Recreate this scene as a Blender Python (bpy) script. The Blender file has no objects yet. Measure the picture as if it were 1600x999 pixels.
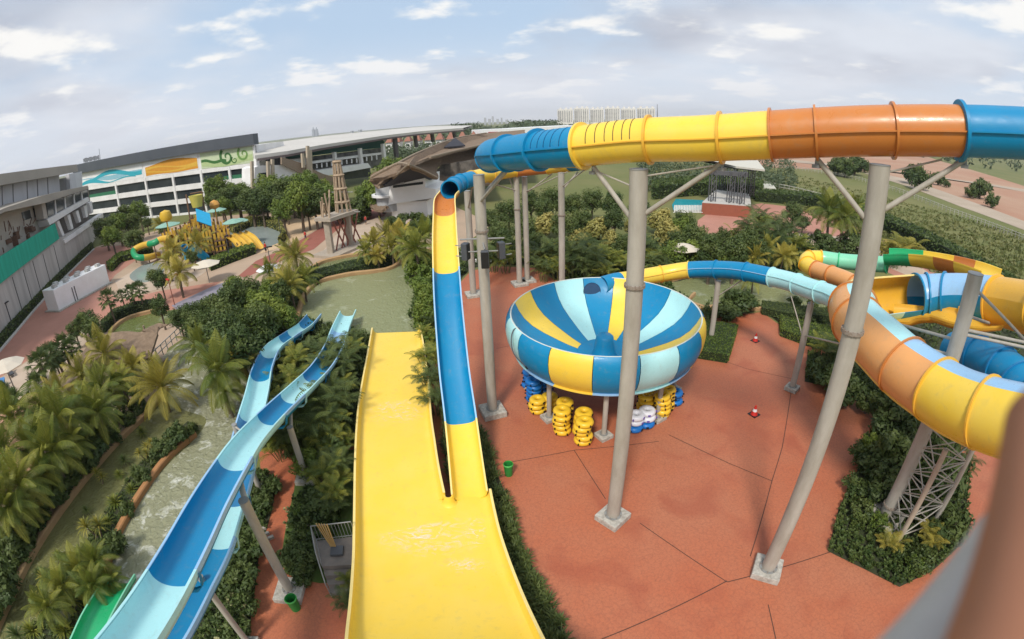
import bpy, bmesh, random
from math import *
from mathutils import Vector, Matrix, geometry
random.seed(7)
S = bpy.context.scene
COL = S.collection
# ---------------------------------------------------------------- camera model (wide action-camera lens)
F, K, TH, RO, CY, H = 715.098, .368119, .291889, .0367805, 398.26, 17.5
def ray(x, y):
    u, v = (x-800)/F, -(y-CY)/F
    r = hypot(u, v); a = atan(r*K)/K
    d = (u/r*sin(a), v/r*sin(a), cos(a)) if r > 1e-9 else (0, 0, 1)
    c, s = cos(RO), sin(RO); d = (c*d[0]+s*d[1], -s*d[0]+c*d[1], d[2])
    c, s = cos(TH), sin(TH)
    return (d[0], c*d[2]+s*d[1], c*d[1]-s*d[2])
def G(x, y, z=0.0):                       # point of height z seen at a pixel of the survey photograph
    d = ray(x, y); t = (z-H)/d[2]; return Vector((d[0]*t, d[1]*t, z))
def D(x, y, h):                           # point at horizontal distance h
    d = ray(x, y); t = h/hypot(d[0], d[1]); return Vector((d[0]*t, d[1]*t, H+d[2]*t))
def R(x, y, d):
    q = ray(x, y); return Vector((q[0]*d, q[1]*d, H+q[2]*d))
def PX(p):
    X, Y, Z = p[0], p[1], p[2]-H
    c, s = cos(TH), sin(TH); f = c*Y-s*Z; u = s*Y+c*Z; x = X
    c, s = cos(RO), sin(RO); x, u = c*x-s*u, s*x+c*u
    n = sqrt(f*f+x*x+u*u); a = acos(f/n); r = tan(K*a)/K*F; q = hypot(x, u) or 1
    return (800+x/q*r, CY-u/q*r)
cd = bpy.data.cameras.new('camera'); cam = bpy.data.objects.new('camera', cd); COL.objects.link(cam); S.camera = cam
cd.type = 'PANO'; cd.panorama_type = 'FISHEYE_LENS_POLYNOMIAL'; cd.fisheye_fov = pi*1.5
cd.sensor_width = 16; cd.sensor_height = 9.99; cd.sensor_fit = 'HORIZONTAL'
cd.clip_start = .02; cd.clip_end = 20000
cd.fisheye_polynomial_k0 = 0
cd.fisheye_polynomial_k1 = -0.13977521624002154
cd.fisheye_polynomial_k2 = -6.612992107085021e-05
cd.fisheye_polynomial_k3 = 0.0001459725996209435
cd.fisheye_polynomial_k4 = -3.3044900358267573e-06
cd.shift_y = -(499.5-CY)/999
cd.dof.use_dof = True; cd.dof.focus_distance = 24; cd.dof.aperture_fstop = 3.5
fwd = Vector((0, cos(TH), -sin(TH))); up = Vector((0, sin(TH), cos(TH))); rt = Vector((1, 0, 0))
_c, _s = cos(RO), sin(RO); X_ = _c*rt-_s*up; Y_ = _s*rt+_c*up; Z_ = -fwd
cam.matrix_world = Matrix(((X_.x, Y_.x, Z_.x, 0), (X_.y, Y_.y, Z_.y, 0), (X_.z, Y_.z, Z_.z, H), (0, 0, 0, 1)))

# ---------------------------------------------------------------- object helpers
def tag(o, label=None, cat=None, group=None, kind=None):
    if label: o['label'] = label
    if cat: o['category'] = cat
    if group: o['group'] = group
    if kind: o['kind'] = kind
    return o
def thing(name, label, cat, loc=(0, 0, 0), rz=0, group=None):
    o = bpy.data.objects.new(name, None); COL.objects.link(o); o.empty_display_size = .3
    o.location = loc; o.rotation_euler = (0, 0, rz)
    return tag(o, label, cat, group)
def wm(o):
    m = Matrix.Translation(o.location) @ Matrix.Rotation(o.rotation_euler[2], 4, 'Z')
    return wm(o.parent) @ o.matrix_parent_inverse @ m if o.parent else m
def link(name, me, parent=None, world=True):
    o = bpy.data.objects.new(name, me); COL.objects.link(o)
    if parent is not None:
        o.parent = parent
        if world: o.matrix_parent_inverse = wm(parent).inverted()      # mesh is in world coordinates
    return o
def copy_tree(o, parent=None):
    c = o.copy(); COL.objects.link(c); c.parent = parent
    for ch in list(o.children): copy_tree(ch, c)
    return c
class MB:
    def __init__(s): s.st = []; s.v = []; s.f = []; s.c = []; s.cur = .5; s.mi = []; s.m = 0
    def add(s, vs, fs):
        b = len(s.v); s.st.append((b, len(s.f))); s.v += [tuple(p) for p in vs]; s.f += [tuple(i+b for i in f) for f in fs]
        s.c += [s.cur]*len(vs); s.mi += [s.m]*len(fs); return s
    def box(s, c, d, rz=0, tilt=None):
        cx, cy, cz = c; a, b, h = d[0]/2, d[1]/2, d[2]/2; co, si = cos(rz), sin(rz); vs = []
        for z in (-h, h):
            for x, y in ((-a, -b), (a, -b), (a, b), (-a, b)):
                vs.append((cx+x*co-y*si, cy+x*si+y*co, cz+z))
        return s.add(vs, [(3, 2, 1, 0), (4, 5, 6, 7), (0, 1, 5, 4), (1, 2, 6, 5), (2, 3, 7, 6), (3, 0, 4, 7)])
    def bar(s, p, q, r, r2=None, n=8, caps=True):
        p, q = Vector(p), Vector(q); t = (q-p)
        if t.length < 1e-6: return s
        t.normalize(); a = t.orthogonal().normalized(); b = t.cross(a); r2 = r if r2 is None else r2
        vs = [p+(a*cos(2*pi*i/n)+b*sin(2*pi*i/n))*r for i in range(n)]+[q+(a*cos(2*pi*i/n)+b*sin(2*pi*i/n))*r2 for i in range(n)]
        fs = [(i, (i+1) % n, n+(i+1) % n, n+i) for i in range(n)]
        if caps: fs += [tuple(range(n))[::-1], tuple(range(n, 2*n))]
        return s.add(vs, fs)
    def beam(s, p, q, w, h):                # rectangular bar, w wide, h high
        p, q = Vector(p), Vector(q); t = (q-p).normalized(); sd = t.cross(Vector((0, 0, 1)))
        sd = sd.normalized() if sd.length > 1e-4 else Vector((1, 0, 0)); u = sd.cross(t); vs = []
        for e in (p, q):
            for x, y in ((-w/2, -h/2), (w/2, -h/2), (w/2, h/2), (-w/2, h/2)): vs.append(e+sd*x+u*y)
        return s.add(vs, [(3, 2, 1, 0), (4, 5, 6, 7), (0, 1, 5, 4), (1, 2, 6, 5), (2, 3, 7, 6), (3, 0, 4, 7)])
    def path(s, pts, r, n=8):
        for a, b in zip(pts, pts[1:]): s.bar(a, b, r, n=n)
        return s
    def prism(s, poly, z0, z1):
        n = len(poly); P = [(p[0], p[1]) for p in poly]
        ar = sum(P[i][0]*P[(i+1) % n][1]-P[(i+1) % n][0]*P[i][1] for i in range(n))
        if ar < 0: P = P[::-1]
        tr = geometry.tessellate_polygon([[Vector((x, y, 0)) for x, y in P]])
        vs = [(x, y, z0) for x, y in P]+[(x, y, z1) for x, y in P]; fs = []
        for t in tr:
            a, b, c = t; cr = (P[b][0]-P[a][0])*(P[c][1]-P[a][1])-(P[b][1]-P[a][1])*(P[c][0]-P[a][0])
            if cr < 0: a, c = c, a
            fs.append((n+a, n+b, n+c)); fs.append((c, b, a))
        fs += [(i, (i+1) % n, n+(i+1) % n, n+i) for i in range(n)]
        return s.add(vs, fs)
    def sheet(s, poly, z):
        n = len(poly); P = [(p[0], p[1]) for p in poly]
        tr = geometry.tessellate_polygon([[Vector((x, y, 0)) for x, y in P]]); fs = []
        for a, b, c in tr:
            cr = (P[b][0]-P[a][0])*(P[c][1]-P[a][1])-(P[b][1]-P[a][1])*(P[c][0]-P[a][0])
            fs.append((a, b, c) if cr > 0 else (c, b, a))
        return s.add([(x, y, z) for x, y in P], fs)
    def lathe(s, prof, c=(0, 0, 0), n=32, a0=0, a1=2*pi, caps=False):
        full = abs(a1-a0-2*pi) < 1e-6; m = n if full else n+1; k = len(prof)
        vs = [(c[0]+r*cos(a0+(a1-a0)*i/n), c[1]+r*sin(a0+(a1-a0)*i/n), c[2]+z) for i in range(m) for r, z in prof]
        fs = []
        for i in range(n):
            j = (i+1) % m
            for q in range(k-1): fs.append((i*k+q, j*k+q, j*k+q+1, i*k+q+1))
        return s.add(vs, fs)
    def strip(s, A, B):                     # quads between two polylines
        n = len(A); return s.add(list(A)+list(B), [(i, i+1, n+i+1, n+i) for i in range(n-1)])
    def build(s, name, mat, parent=None, smooth=False, world=True, solid=0, attr=False, bevel=0):
        me = bpy.data.meshes.new(name); me.from_pydata(s.v, [], s.f)
        mats = mat if isinstance(mat, (list, tuple)) else [mat]
        for m in mats: me.materials.append(m)
        if len(mats) > 1: me.polygons.foreach_set('material_index', s.mi)
        if smooth: me.polygons.foreach_set('use_smooth', [True]*len(s.f))
        if attr:
            at = me.attributes.new('tint', 'FLOAT', 'POINT'); at.data.foreach_set('value', s.c)
        me.update()
        o = link(name, me, parent, world)
        if smooth and not attr:
            bm = bmesh.new(); bm.from_mesh(me)
            for e in bm.edges:
                if len(e.link_faces) == 2 and e.calc_face_angle(0) > radians(42): e.smooth = False
            bm.to_mesh(me); bm.free()
        if solid:
            md = o.modifiers.new('thickness', 'SOLIDIFY'); md.thickness = solid; md.offset = -1
        if bevel:
            md = o.modifiers.new('bevel', 'BEVEL'); md.width = bevel; md.segments = 2; md.limit_method = 'ANGLE'
        return o
def build_each(mb, name, mat, parent, smooth=False, world=True):   # every primitive becomes a part of its own; equal shapes are not merged
    st = mb.st+[(len(mb.v), len(mb.f))]; out = []
    for (v0, f0), (v1, f1) in zip(st, st[1:]):
        m = MB(); m.v = mb.v[v0:v1]; m.f = [tuple(i-v0 for i in f) for f in mb.f[f0:f1]]; m.c = mb.c[v0:v1]; m.mi = mb.mi[f0:f1]; out.append(m.build(name, mat, parent, smooth, world))
    return out
def struct(name, mb, mat, **k):
    o = mb.build(name, mat, **k); o['kind'] = 'structure'; return o

# ---------------------------------------------------------------- materials
MAT = {}
def mat(name, col, rough=.6, col2=None, scale=2.0, amt=.5, bump=0, bscale=8, spec=.4, coat=0, metal=0, tintcol=None, detail=6, obj_var=0, trans=0, streak=0, grime=0):
    if name in MAT: return MAT[name]
    m = bpy.data.materials.new(name); m.use_nodes = True; nt = m.node_tree; N = nt.nodes; L = nt.links
    b = N['Principled BSDF']; b.inputs['Roughness'].default_value = rough; b.inputs['Metallic'].default_value = metal
    b.inputs['Specular IOR Level'].default_value = spec; b.inputs['Coat Weight'].default_value = coat; b.inputs['Coat Roughness'].default_value = .08
    tc = N.new('ShaderNodeTexCoord'); src = tc.outputs['Object']
    c1 = (*col, 1); c2 = (*(col2 or tuple(x*.75 for x in col)), 1)
    nz = N.new('ShaderNodeTexNoise'); nz.inputs['Scale'].default_value = scale; nz.inputs['Detail'].default_value = detail; nz.inputs['Roughness'].default_value = .62
    if streak:
        mp = N.new('ShaderNodeMapping'); mp.inputs['Scale'].default_value = (1, 1, streak); L.new(src, mp.inputs[0]); L.new(mp.outputs[0], nz.inputs[0])
    else: L.new(src, nz.inputs[0])
    rmp = N.new('ShaderNodeMapRange'); rmp.inputs['From Min'].default_value = .35; rmp.inputs['From Max'].default_value = .68; rmp.inputs['To Max'].default_value = amt
    L.new(nz.outputs[0], rmp.inputs[0])
    mx = N.new('ShaderNodeMix'); mx.data_type = 'RGBA'; mx.inputs['A'].default_value = c1; mx.inputs['B'].default_value = c2
    L.new(rmp.outputs[0], mx.inputs['Factor']); out = mx.outputs['Result']
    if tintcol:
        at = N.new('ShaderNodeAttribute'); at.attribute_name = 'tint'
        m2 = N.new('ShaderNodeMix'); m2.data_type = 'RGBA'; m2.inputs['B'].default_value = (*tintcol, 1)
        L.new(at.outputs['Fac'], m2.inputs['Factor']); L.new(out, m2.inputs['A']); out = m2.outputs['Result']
    if obj_var:
        oi = N.new('ShaderNodeObjectInfo'); hs = N.new('ShaderNodeHueSaturation')
        mr = N.new('ShaderNodeMapRange'); mr.inputs['To Min'].default_value = 1-obj_var; mr.inputs['To Max'].default_value = 1+obj_var
        L.new(oi.outputs['Random'], mr.inputs[0]); L.new(mr.outputs[0], hs.inputs['Value'])
        mh = N.new('ShaderNodeMapRange'); mh.inputs['To Min'].default_value = .5+obj_var*.07; mh.inputs['To Max'].default_value = .5-obj_var*.07
        L.new(oi.outputs['Random'], mh.inputs[0]); L.new(mh.outputs[0], hs.inputs['Hue'])
        L.new(out, hs.inputs['Color']); out = hs.outputs[0]
    if grime:                                # faint water stains and dull patches
        g1 = N.new('ShaderNodeTexNoise'); g1.inputs['Scale'].default_value = 2.6; g1.inputs['Detail'].default_value = 9; g1.inputs['Roughness'].default_value = .7; g1.inputs['Distortion'].default_value = .6; L.new(src, g1.inputs[0])
        g2 = N.new('ShaderNodeMapRange'); g2.inputs['From Min'].default_value = .54; g2.inputs['From Max'].default_value = .74; g2.inputs['To Max'].default_value = grime*.45; L.new(g1.outputs[0], g2.inputs[0])
        g3 = N.new('ShaderNodeMix'); g3.data_type = 'RGBA'; g3.inputs['B'].default_value = (.30, .27, .20, 1); L.new(out, g3.inputs['A']); L.new(g2.outputs[0], g3.inputs['Factor']); out = g3.outputs['Result']
        g4 = N.new('ShaderNodeMapRange'); g4.inputs['From Min'].default_value = .3; g4.inputs['From Max'].default_value = .7; g4.inputs['To Min'].default_value = rough-.06; g4.inputs['To Max'].default_value = rough+.18; L.new(g1.outputs[0], g4.inputs[0]); L.new(g4.outputs[0], b.inputs['Roughness'])
    L.new(out, b.inputs['Base Color'])
    if bump:
        n2 = N.new('ShaderNodeTexNoise'); n2.inputs['Scale'].default_value = bscale; n2.inputs['Detail'].default_value = 5; L.new(src, n2.inputs[0])
        bp = N.new('ShaderNodeBump'); bp.inputs['Strength'].default_value = bump; bp.inputs['Distance'].default_value = .05; L.new(n2.outputs[0], bp.inputs['Height']); L.new(bp.outputs[0], b.inputs['Normal'])
    if trans:
        b.inputs['Transmission Weight'].default_value = 0
        tr = N.new('ShaderNodeBsdfTranslucent'); L.new(out, tr.inputs['Color']); ms = N.new('ShaderNodeMixShader'); ms.inputs[0].default_value = trans
        L.new(b.outputs[0], ms.inputs[1]); L.new(tr.outputs[0], ms.inputs[2]); L.new(ms.outputs[0], N['Material Output'].inputs['Surface'])
    MAT[name] = m; return m
def plastic(name, col, c2=None, rough=.28): return mat(name, col, rough, c2 or tuple(x*.82+.02 for x in col), scale=.7, amt=.6, coat=.05, bump=.02, bscale=2, grime=.5)
YEL = plastic('yellow fibreglass', (.86, .58, .055), (.84, .60, .11), .3)
YEDGE = plastic('pale yellow edge', (.88, .68, .24))  # lighter yellow for the rims, their edge highlight put into the colour
BLU = plastic('blue fibreglass', (.001, .205, .42), (.002, .23, .44), .4)
BLU2 = plastic('mid blue fibreglass', (.006, .19, .42))
LBL = plastic('light blue fibreglass', (.30, .52, .76))
CYA = plastic('pale cyan fibreglass', (.42, .73, .75), (.36, .66, .68))
ORA = plastic('orange fibreglass', (.56, .20, .045), (.50, .17, .04))
SAL = plastic('salmon fibreglass', (.74, .35, .12))
GRN = plastic('green fibreglass', (.02, .42, .16))
GRNL = plastic('light green fibreglass', (.22, .62, .40))
YOR = plastic('amber fibreglass', (.80, .43, .04))
STEEL = mat('painted steel', (.42, .385, .33), .55, (.29, .26, .21), 2.2, .8, bump=.08, bscale=14, streak=.25, grime=.7)
STEELD = mat('galvanised steel', (.26, .26, .25), .45, (.18, .18, .17), 3, .6)
RUST = mat('rusty bolt ring', (.30, .26, .22), .7, (.16, .10, .06), 14, .8)
CONC = mat('concrete footing', (.50, .47, .41), .9, (.26, .235, .20), 5, .95, bump=.3, bscale=30)
WHITE = mat('white render', (.80, .79, .78), .7, (.62, .60, .57), .35, .7)
WHT = mat('clean white', (.80, .80, .80), .5, (.70, .69, .67), .8, .6)
DARKG = mat('dark glass', (.022, .03, .035), .12, (.05, .06, .065), .25, .8)
DGREY = mat('dark grey metal', (.075, .08, .09), .5)
BLACK = mat('black', (.012, .012, .014), .5)
THATCH = mat('thatch', (.235, .165, .11), .95, (.145, .10, .065), 2.2, .9, bump=.8, bscale=6)
WOOD = mat('weathered wood', (.32, .24, .17), .8, (.20, .145, .10), 4, .8)
REDW = mat('red stained timber', (.28, .10, .07), .7)
TREAD = mat('tower concrete', (.40, .34, .27), .8, (.29, .24, .19), 2, .6)
BARK = mat('bark', (.16, .12, .085), .9, (.09, .07, .05), 6, .8)
# ---------------------------------------------------------------- sweeps
def cr(P, t):                              # Catmull-Rom through P at parameter t
    n = len(P)-1; t = min(max(t, 0), n); i = min(int(t), n-1); u = t-i
    p1, p2 = Vector(P[i]), Vector(P[i+1]); p0 = Vector(P[i-1]) if i > 0 else p1*2-p2; p3 = Vector(P[i+2]) if i+2 <= n else p2*2-p1
    return .5*((2*p1)+(p2-p0)*u+(2*p0-5*p1+4*p2-p3)*u*u+(3*p1-p0-3*p2+p3)*u**3)
def frame(P, t, bank=0):
    a, b = cr(P, t-.03), cr(P, t+.03); T = (b-a).normalized(); Sd = T.cross(Vector((0, 0, 1))).normalized(); U = Sd.cross(T)
    if bank: Sd, U = Sd*cos(bank)+U*sin(bank), U*cos(bank)-Sd*sin(bank)
    return cr(P, t), T, Sd, U
def arc_prof(r, a0, a1, th=.04, n=20):     # angle 0 = right, 90 = up
    k = max(2, int(n*abs(a1-a0)/(2*pi))); o = [(r*cos(a0+(a1-a0)*i/k), r*sin(a0+(a1-a0)*i/k)) for i in range(k+1)]
    q = [((r-th)*cos(a0+(a1-a0)*i/k), (r-th)*sin(a0+(a1-a0)*i/k)) for i in range(k+1)]
    return o+q[::-1]
def u_prof(w, h, th=.05, lip=.07, e=2.6, n=18):   # open flume: half width w, depth h
    pts = []
    for i in range(n+1):
        a = pi+pi*i/n; c, s = cos(a), sin(a)
        pts.append((w*abs(c)**(2/e)*(1 if c > 0 else -1), h*(1-abs(s)**(2/e))))
    inn = pts; out = [(x*(1+th/w), z-th) for x, z in pts]
    return [(-w-lip, h-.09), (-w-lip, h+.02), ]+inn+[(w+lip, h+.02), (w+lip, h-.09)]+out[::-1]
def sweep(P, t0, t1, prof, name, m, parent, step=.25, bank=0, sc=None, close=True, sm=True):
    n = max(2, int(ceil((t1-t0)/step))); mb = MB(); k = len(prof)
    for i in range(n+1):
        t = t0+(t1-t0)*i/n; b = bank(t) if callable(bank) else bank; p, T, Sd, U = frame(P, t, b); s_ = sc(t) if sc else 1
        mb.v += [tuple(p+Sd*(x*s_)+U*(y*s_)) for x, y in prof]
    for i in range(n):
        for j in range(k if close else k-1):
            j2 = (j+1) % k; mb.f.append((i*k+j, i*k+j2, (i+1)*k+j2, (i+1)*k+j))
    if close:
        mb.f.append(tuple(range(k))[::-1]); mb.f.append(tuple(range(n*k, n*k+k)))
    mb.c = [.5]*len(mb.v); mb.mi = [0]*len(mb.f)
    o = mb.build(name, m, parent, smooth=sm)
    bm = bmesh.new(); bm.from_mesh(o.data); bmesh.ops.recalc_face_normals(bm, faces=bm.faces); bm.to_mesh(o.data); bm.free()
    return o
def tube(P, t0, t1, r, name, m, parent, step=.2, **k):
    mb = MB(); n = max(2, int(ceil((t1-t0)/step))); ns = 28
    for rr in (r, r-.04):
        for i in range(n+1):
            p, T, Sd, U = frame(P, t0+(t1-t0)*i/n)
            mb.v += [tuple(p+Sd*cos(2*pi*j/ns)*rr+U*sin(2*pi*j/ns)*rr) for j in range(ns)]
    b = (n+1)*ns
    for i in range(n):
        for j in range(ns):
            j2 = (j+1) % ns; a, c = i*ns, (i+1)*ns
            mb.f.append((a+j, a+j2, c+j2, c+j)); mb.f.append((b+a+j2, b+a+j, b+c+j, b+c+j2))
    for j in range(ns):
        j2 = (j+1) % ns; mb.f.append((j, b+j, b+j2, j2)); mb.f.append((n*ns+j, n*ns+j2, b+n*ns+j2, b+n*ns+j))
    mb.c = [.5]*len(mb.v); mb.mi = [0]*len(mb.f)
    return mb.build(name, m, parent, smooth=True)
def ring(P, t, r, m, parent, w=.035, h=.10, a0=0, a1=2*pi, name='flange'):
    p, T, Sd, U = frame(P, t); mb = MB(); n = 32; vs = []
    for i in range(n+1):
        a = a0+(a1-a0)*i/n; d = Sd*cos(a)+U*sin(a)
        vs += [p+d*(r-.005)-T*w, p+d*(r+h)-T*w, p+d*(r+h)+T*w, p+d*(r-.005)+T*w]
    fs = [(i*4+j, (i+1)*4+j, (i+1)*4+(j+1) % 4, i*4+(j+1) % 4) for i in range(n) for j in range(4)]
    mb.add(vs, fs); o = mb.build(name, m, parent, smooth=True); return o
def seam(P, t0, t1, r, m, parent, ang, name='seam_flange', step=.2, h=.07):
    prof = [((r-.005)*cos(ang+e/r)*1, (r-.005)*sin(ang+e/r)) for e in (-.02, .02)]+[((r+h)*cos(ang+e/r), (r+h)*sin(ang+e/r)) for e in (.02, -.02)]
    return sweep(P, t0, t1, prof, name, m, parent, step)
def solve(px, py, fn, lo, hi):              # point on the pixel's ray where z = fn(y)
    d = ray(px, py)
    for _ in range(50):
        m = (lo+hi)/2; z = H+d[2]*m
        if z > fn(d[1]*m): lo = m
        else: hi = m
    return Vector((d[0]*m, d[1]*m, H+d[2]*m))
def interp(tab, y):
    if y <= tab[0][0]: return tab[0][1]
    for (a, b), (c, d) in zip(tab, tab[1:]):
        if y <= c: u = (y-a)/(c-a); return b+(d-b)*u
    return tab[-1][1]

# ---------------------------------------------------------------- yellow tube slide high above the plaza
T = thing('tube_slide', 'long enclosed tube slide in blue, yellow and orange crossing high above the red plaza', 'water slide', (4.3, 14.6, 0))
TP = [(26, -1.0, 19.2), (18.5, 4.5, 18.5), (13.8, 7.9, 18.0), (10.2, 10.4, 17.55), (6.5, 13.2, 17.0), (4.2, 14.75, 16.8), (2.5, 16.0, 16.55), (1.2, 17.6, 16.35), (.1, 19.2, 16.15),
      (-.75, 21.2, 15.95), (-.6, 24.0, 15.6), (1.6, 29.0, 15.1), (4.6, 34, 14.6), (6.4, 38.5, 14.0)]
TP += [D(903, 255, 42.5), D(862, 260, 46), D(805, 266, 46.8), D(765, 273, 44), D(737, 280, 41), D(714, 288, 39), D(703, 296.5, 36.5)]
TP = [Vector(p) for p in TP]
def tt(px, a=0, b=9):                       # parameter where the path passes pixel column px
    best = min(((abs(PX(cr(TP, a+(b-a)*i/400))[0]-px), a+(b-a)*i/400) for i in range(401))); return best[1]
r_ = .72
cuts = [(0, BLU), (tt(1502), ORA), (tt(1204), YEL), (tt(908), BLU), (11, YEL), (12.6, BLU), (14.3, YEL), (15.1, ORA), (16.0, YEL), (18.0, BLU)]
for (a, m), (b, _) in zip(cuts, cuts[1:]+[(20, None)]): tube(TP, a, b, r_, 'tube_section', m, T)
for px in (1502,): ring(TP, tt(px), r_, BLU, T, .05, .14)
for px in (1394, 1278): ring(TP, tt(px), r_, ORA, T, .035, .09)
ring(TP, tt(1204), r_, ORA, T, .03, .09)
for px in (1129, 1015): ring(TP, tt(px), r_, YOR, T, .04, .10)
ring(TP, tt(910), r_, YEL, T, .05, .12); ring(TP, tt(842), r_, BLU, T, .05, .12); ring(TP, tt(793, 6, 9), r_, BLU, T, .05, .1)
for t in (9.6, 10.6, 11.6, 12.6, 13.5, 15.1, 16, 17, 18, 18.7, 19.3, 19.97): ring(TP, t, r_, BLU if t > 18 or t < 11 else YOR, T, .04, .09)
for a0, a1, m in ((0, tt(1502), BLU), (tt(1502), tt(1204), ORA), (tt(1204), tt(908), YOR), (tt(908), 9.6, BLU)):
    seam(TP, a0, a1, r_, m, T, pi); seam(TP, a0, a1, r_, m, T, 0)
GAP = mat('dark slot', (.10, .07, .03), .6); GAPB = mat('dark blue slot', (.004, .07, .18), .5)
for px in (930, 944, 957, 970, 983, 996): ring(TP, tt(px), r_, GAP, T, .013, .008, pi*.52, pi*.97, 'vent_slot')
for px in (852, 862, 872, 882, 893): ring(TP, tt(px), r_, GAPB, T, .012, .008, pi*.55, pi*.97, 'vent_slot')

# open chute from the tube mouth down to the boomerang run
prof_z = [(13, .94), (15.6, .95), (16.6, 1.05), (18.2, 1.55), (20, 2.5), (21.5, 3.55), (23, 4.75), (25, 6.5), (27, 8.0), (29, 9.15), (31.5, 10.1), (34, 10.9), (36.5, 11.35), (40, 11.6)]
fz = lambda y: interp(prof_z, y)
CP = [TP[-1]-Vector((0, 0, .68))+Vector((0, .25, 0)), solve(696, 322, fz, 20, 45), solve(695.5, 345, fz, 20, 45), solve(696, 385, fz, 15, 45), solve(698, 428, fz, 15, 45), solve(701, 480, fz, 15, 45),
      solve(706, 540, fz, 15, 45), solve(712, 600, fz, 15, 40), solve(720.5, 663, fz, 12, 40), solve(727, 715, fz, 12, 40), solve(735, 781, fz, 12, 40)]
C = thing('open_chute', 'steep open chute in yellow and blue dropping from the blue tube mouth', 'water slide', (CP[5].x, CP[5].y, 0))
pw = u_prof(.77, .58)
CS = [sweep(CP, a, b, pw, 'chute_section', m, C) for a, b, m in ((0, 1.75, ORA), (1.75, 4, YEL), (4, 8, BLU), (8, 10, YEL))]
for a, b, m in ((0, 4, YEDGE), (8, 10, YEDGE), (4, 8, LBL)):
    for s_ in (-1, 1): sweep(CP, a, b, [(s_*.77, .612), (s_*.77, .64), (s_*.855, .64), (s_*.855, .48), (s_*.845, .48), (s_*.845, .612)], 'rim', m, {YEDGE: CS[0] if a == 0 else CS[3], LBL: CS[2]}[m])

# ---------------------------------------------------------------- wide yellow boomerang run
W = thing('boomerang_slide', 'wide yellow slide sweeping from the pool up to a curved wall', 'water slide', (-7, 20, 0))
st = []   # (left, right, wall height)
for (lx, ly), (rx, ry), z in (((583, 515), (655, 512), .62), ((579, 538), (660, 536), .7), ((575, 562), (664, 565), .8), ((568, 600), (669, 605), .9), ((562, 640), (672, 650), .95), ((559, 680), (677.5, 690), 1.0), ((557.5, 720), (683.5, 730), 1.0), ((557, 766), (692.5, 774), 1.0)):
    st.append((G(lx, ly, z+.35), G(rx, ry, z+.35), z))
def wide_mesh(st, name, m, parent, wall=.5, left=True, right=True):
    mb = MB(); prof = []
    for L_, R_, z in st:
        s_ = (R_-L_); w = s_.length; s_.normalize(); u = Vector((0, 0, 1))
        row = [(-.1, wall-.1), (-.1, wall), (0, wall), (.03, .28), (.12, .09), (.32, 0), (.5, 0), (.7, 0), (w-.5, 0), (w-.32, 0), (w-.12, .09), (w-.03, .28), (w, wall), (w+.1, wall), (w+.1, wall-.1), (w+.04, .2), (w-.2, -.1), (.2, -.1), (-.04, .2)]
        if not right:
            row = row[:7]+[(w*.5, 0), (w*.66, 0), (w*.75, 0), (w*.83, 0), (w*.92, 0), (w-.01, 0), (w, 0), (w, -.02), (w, -.05), (w-.2, -.1), (.2, -.1), (-.04, .2)]
        prof.append([tuple(Vector((L_.x, L_.y, z))+s_*a+u*b) for a, b in row])
    k = len(prof[0])
    for p in prof: mb.v += p
    for i in range(len(prof)-1):
        for j in range(k): j2 = (j+1) % k; mb.f.append((i*k+j, i*k+j2, (i+1)*k+j2, (i+1)*k+j))
    mb.f += [tuple(range(k)), tuple(range((len(prof)-1)*k, len(prof)*k))[::-1]]
    mb.c = [.5]*len(mb.v); mb.mi = [0]*len(mb.f)
    o = mb.build(name, m, parent, smooth=True)
    bm = bmesh.new(); bm.from_mesh(o.data); bmesh.ops.recalc_face_normals(bm, faces=bm.faces); bm.to_mesh(o.data); bm.free()
    return o
def dens(P, k=3):                           # resample stations smoothly
    A = [s_[0] for s_ in P]; B = [s_[1] for s_ in P]; Z = [Vector((s_[2], 0, 0)) for s_ in P]; out = []
    for i in range((len(P)-1)*k+1): out.append((cr(A, i/k), cr(B, i/k), cr(Z, i/k).x))
    return out
wide_mesh(dens(st), 'run_out', YEL, W)
st2 = [(st[-1][0], G(764, 768, 1.35), 1.0)]
for (lx, ly), (rx, ry), z in (((556.8, 796), (770, 798), 1.0), ((556.5, 830), (778, 832), 1.02), ((556, 870), (790, 870), 1.12), ((554, 910), (804, 908), 1.35), ((551, 950), (820, 947), 1.7), ((547, 990), (839, 988), 2.2), ((544, 1030), (858, 1026), 2.9), ((541, 1070), (880, 1066), 3.7), ((537, 1110), (902, 1106), 4.8)):
    st2.append((G(lx, ly, z+.35), G(rx, ry, z+.35), z))
wide_mesh(dens(st2), 'curved_wall', YEL, W)
for stl in (dens(st), dens(st2)):
    for si in (0, 1):
        if si == 1 and stl[0][2] < .9: pass
        mb = MB(); vs = []
        for L_, R_, z in stl:
            d = (R_-L_).normalized(); b = Vector((L_.x, L_.y, z)) if si == 0 else Vector((L_.x, L_.y, z))+d*(R_-L_).length; o_ = -d if si == 0 else d
            vs += [b+Vector((0, 0, .503)), b+Vector((0, 0, .535)), b+o_*.115+Vector((0, 0, .535)), b+o_*.115+Vector((0, 0, .38))]
        n = len(stl); mb.add(vs, [(i*4+j, i*4+j+1, (i+1)*4+j+1, (i+1)*4+j) for i in range(n-1) for j in range(3)])
        mb.build('rim', YEDGE, W, smooth=True, solid=.0)
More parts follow.
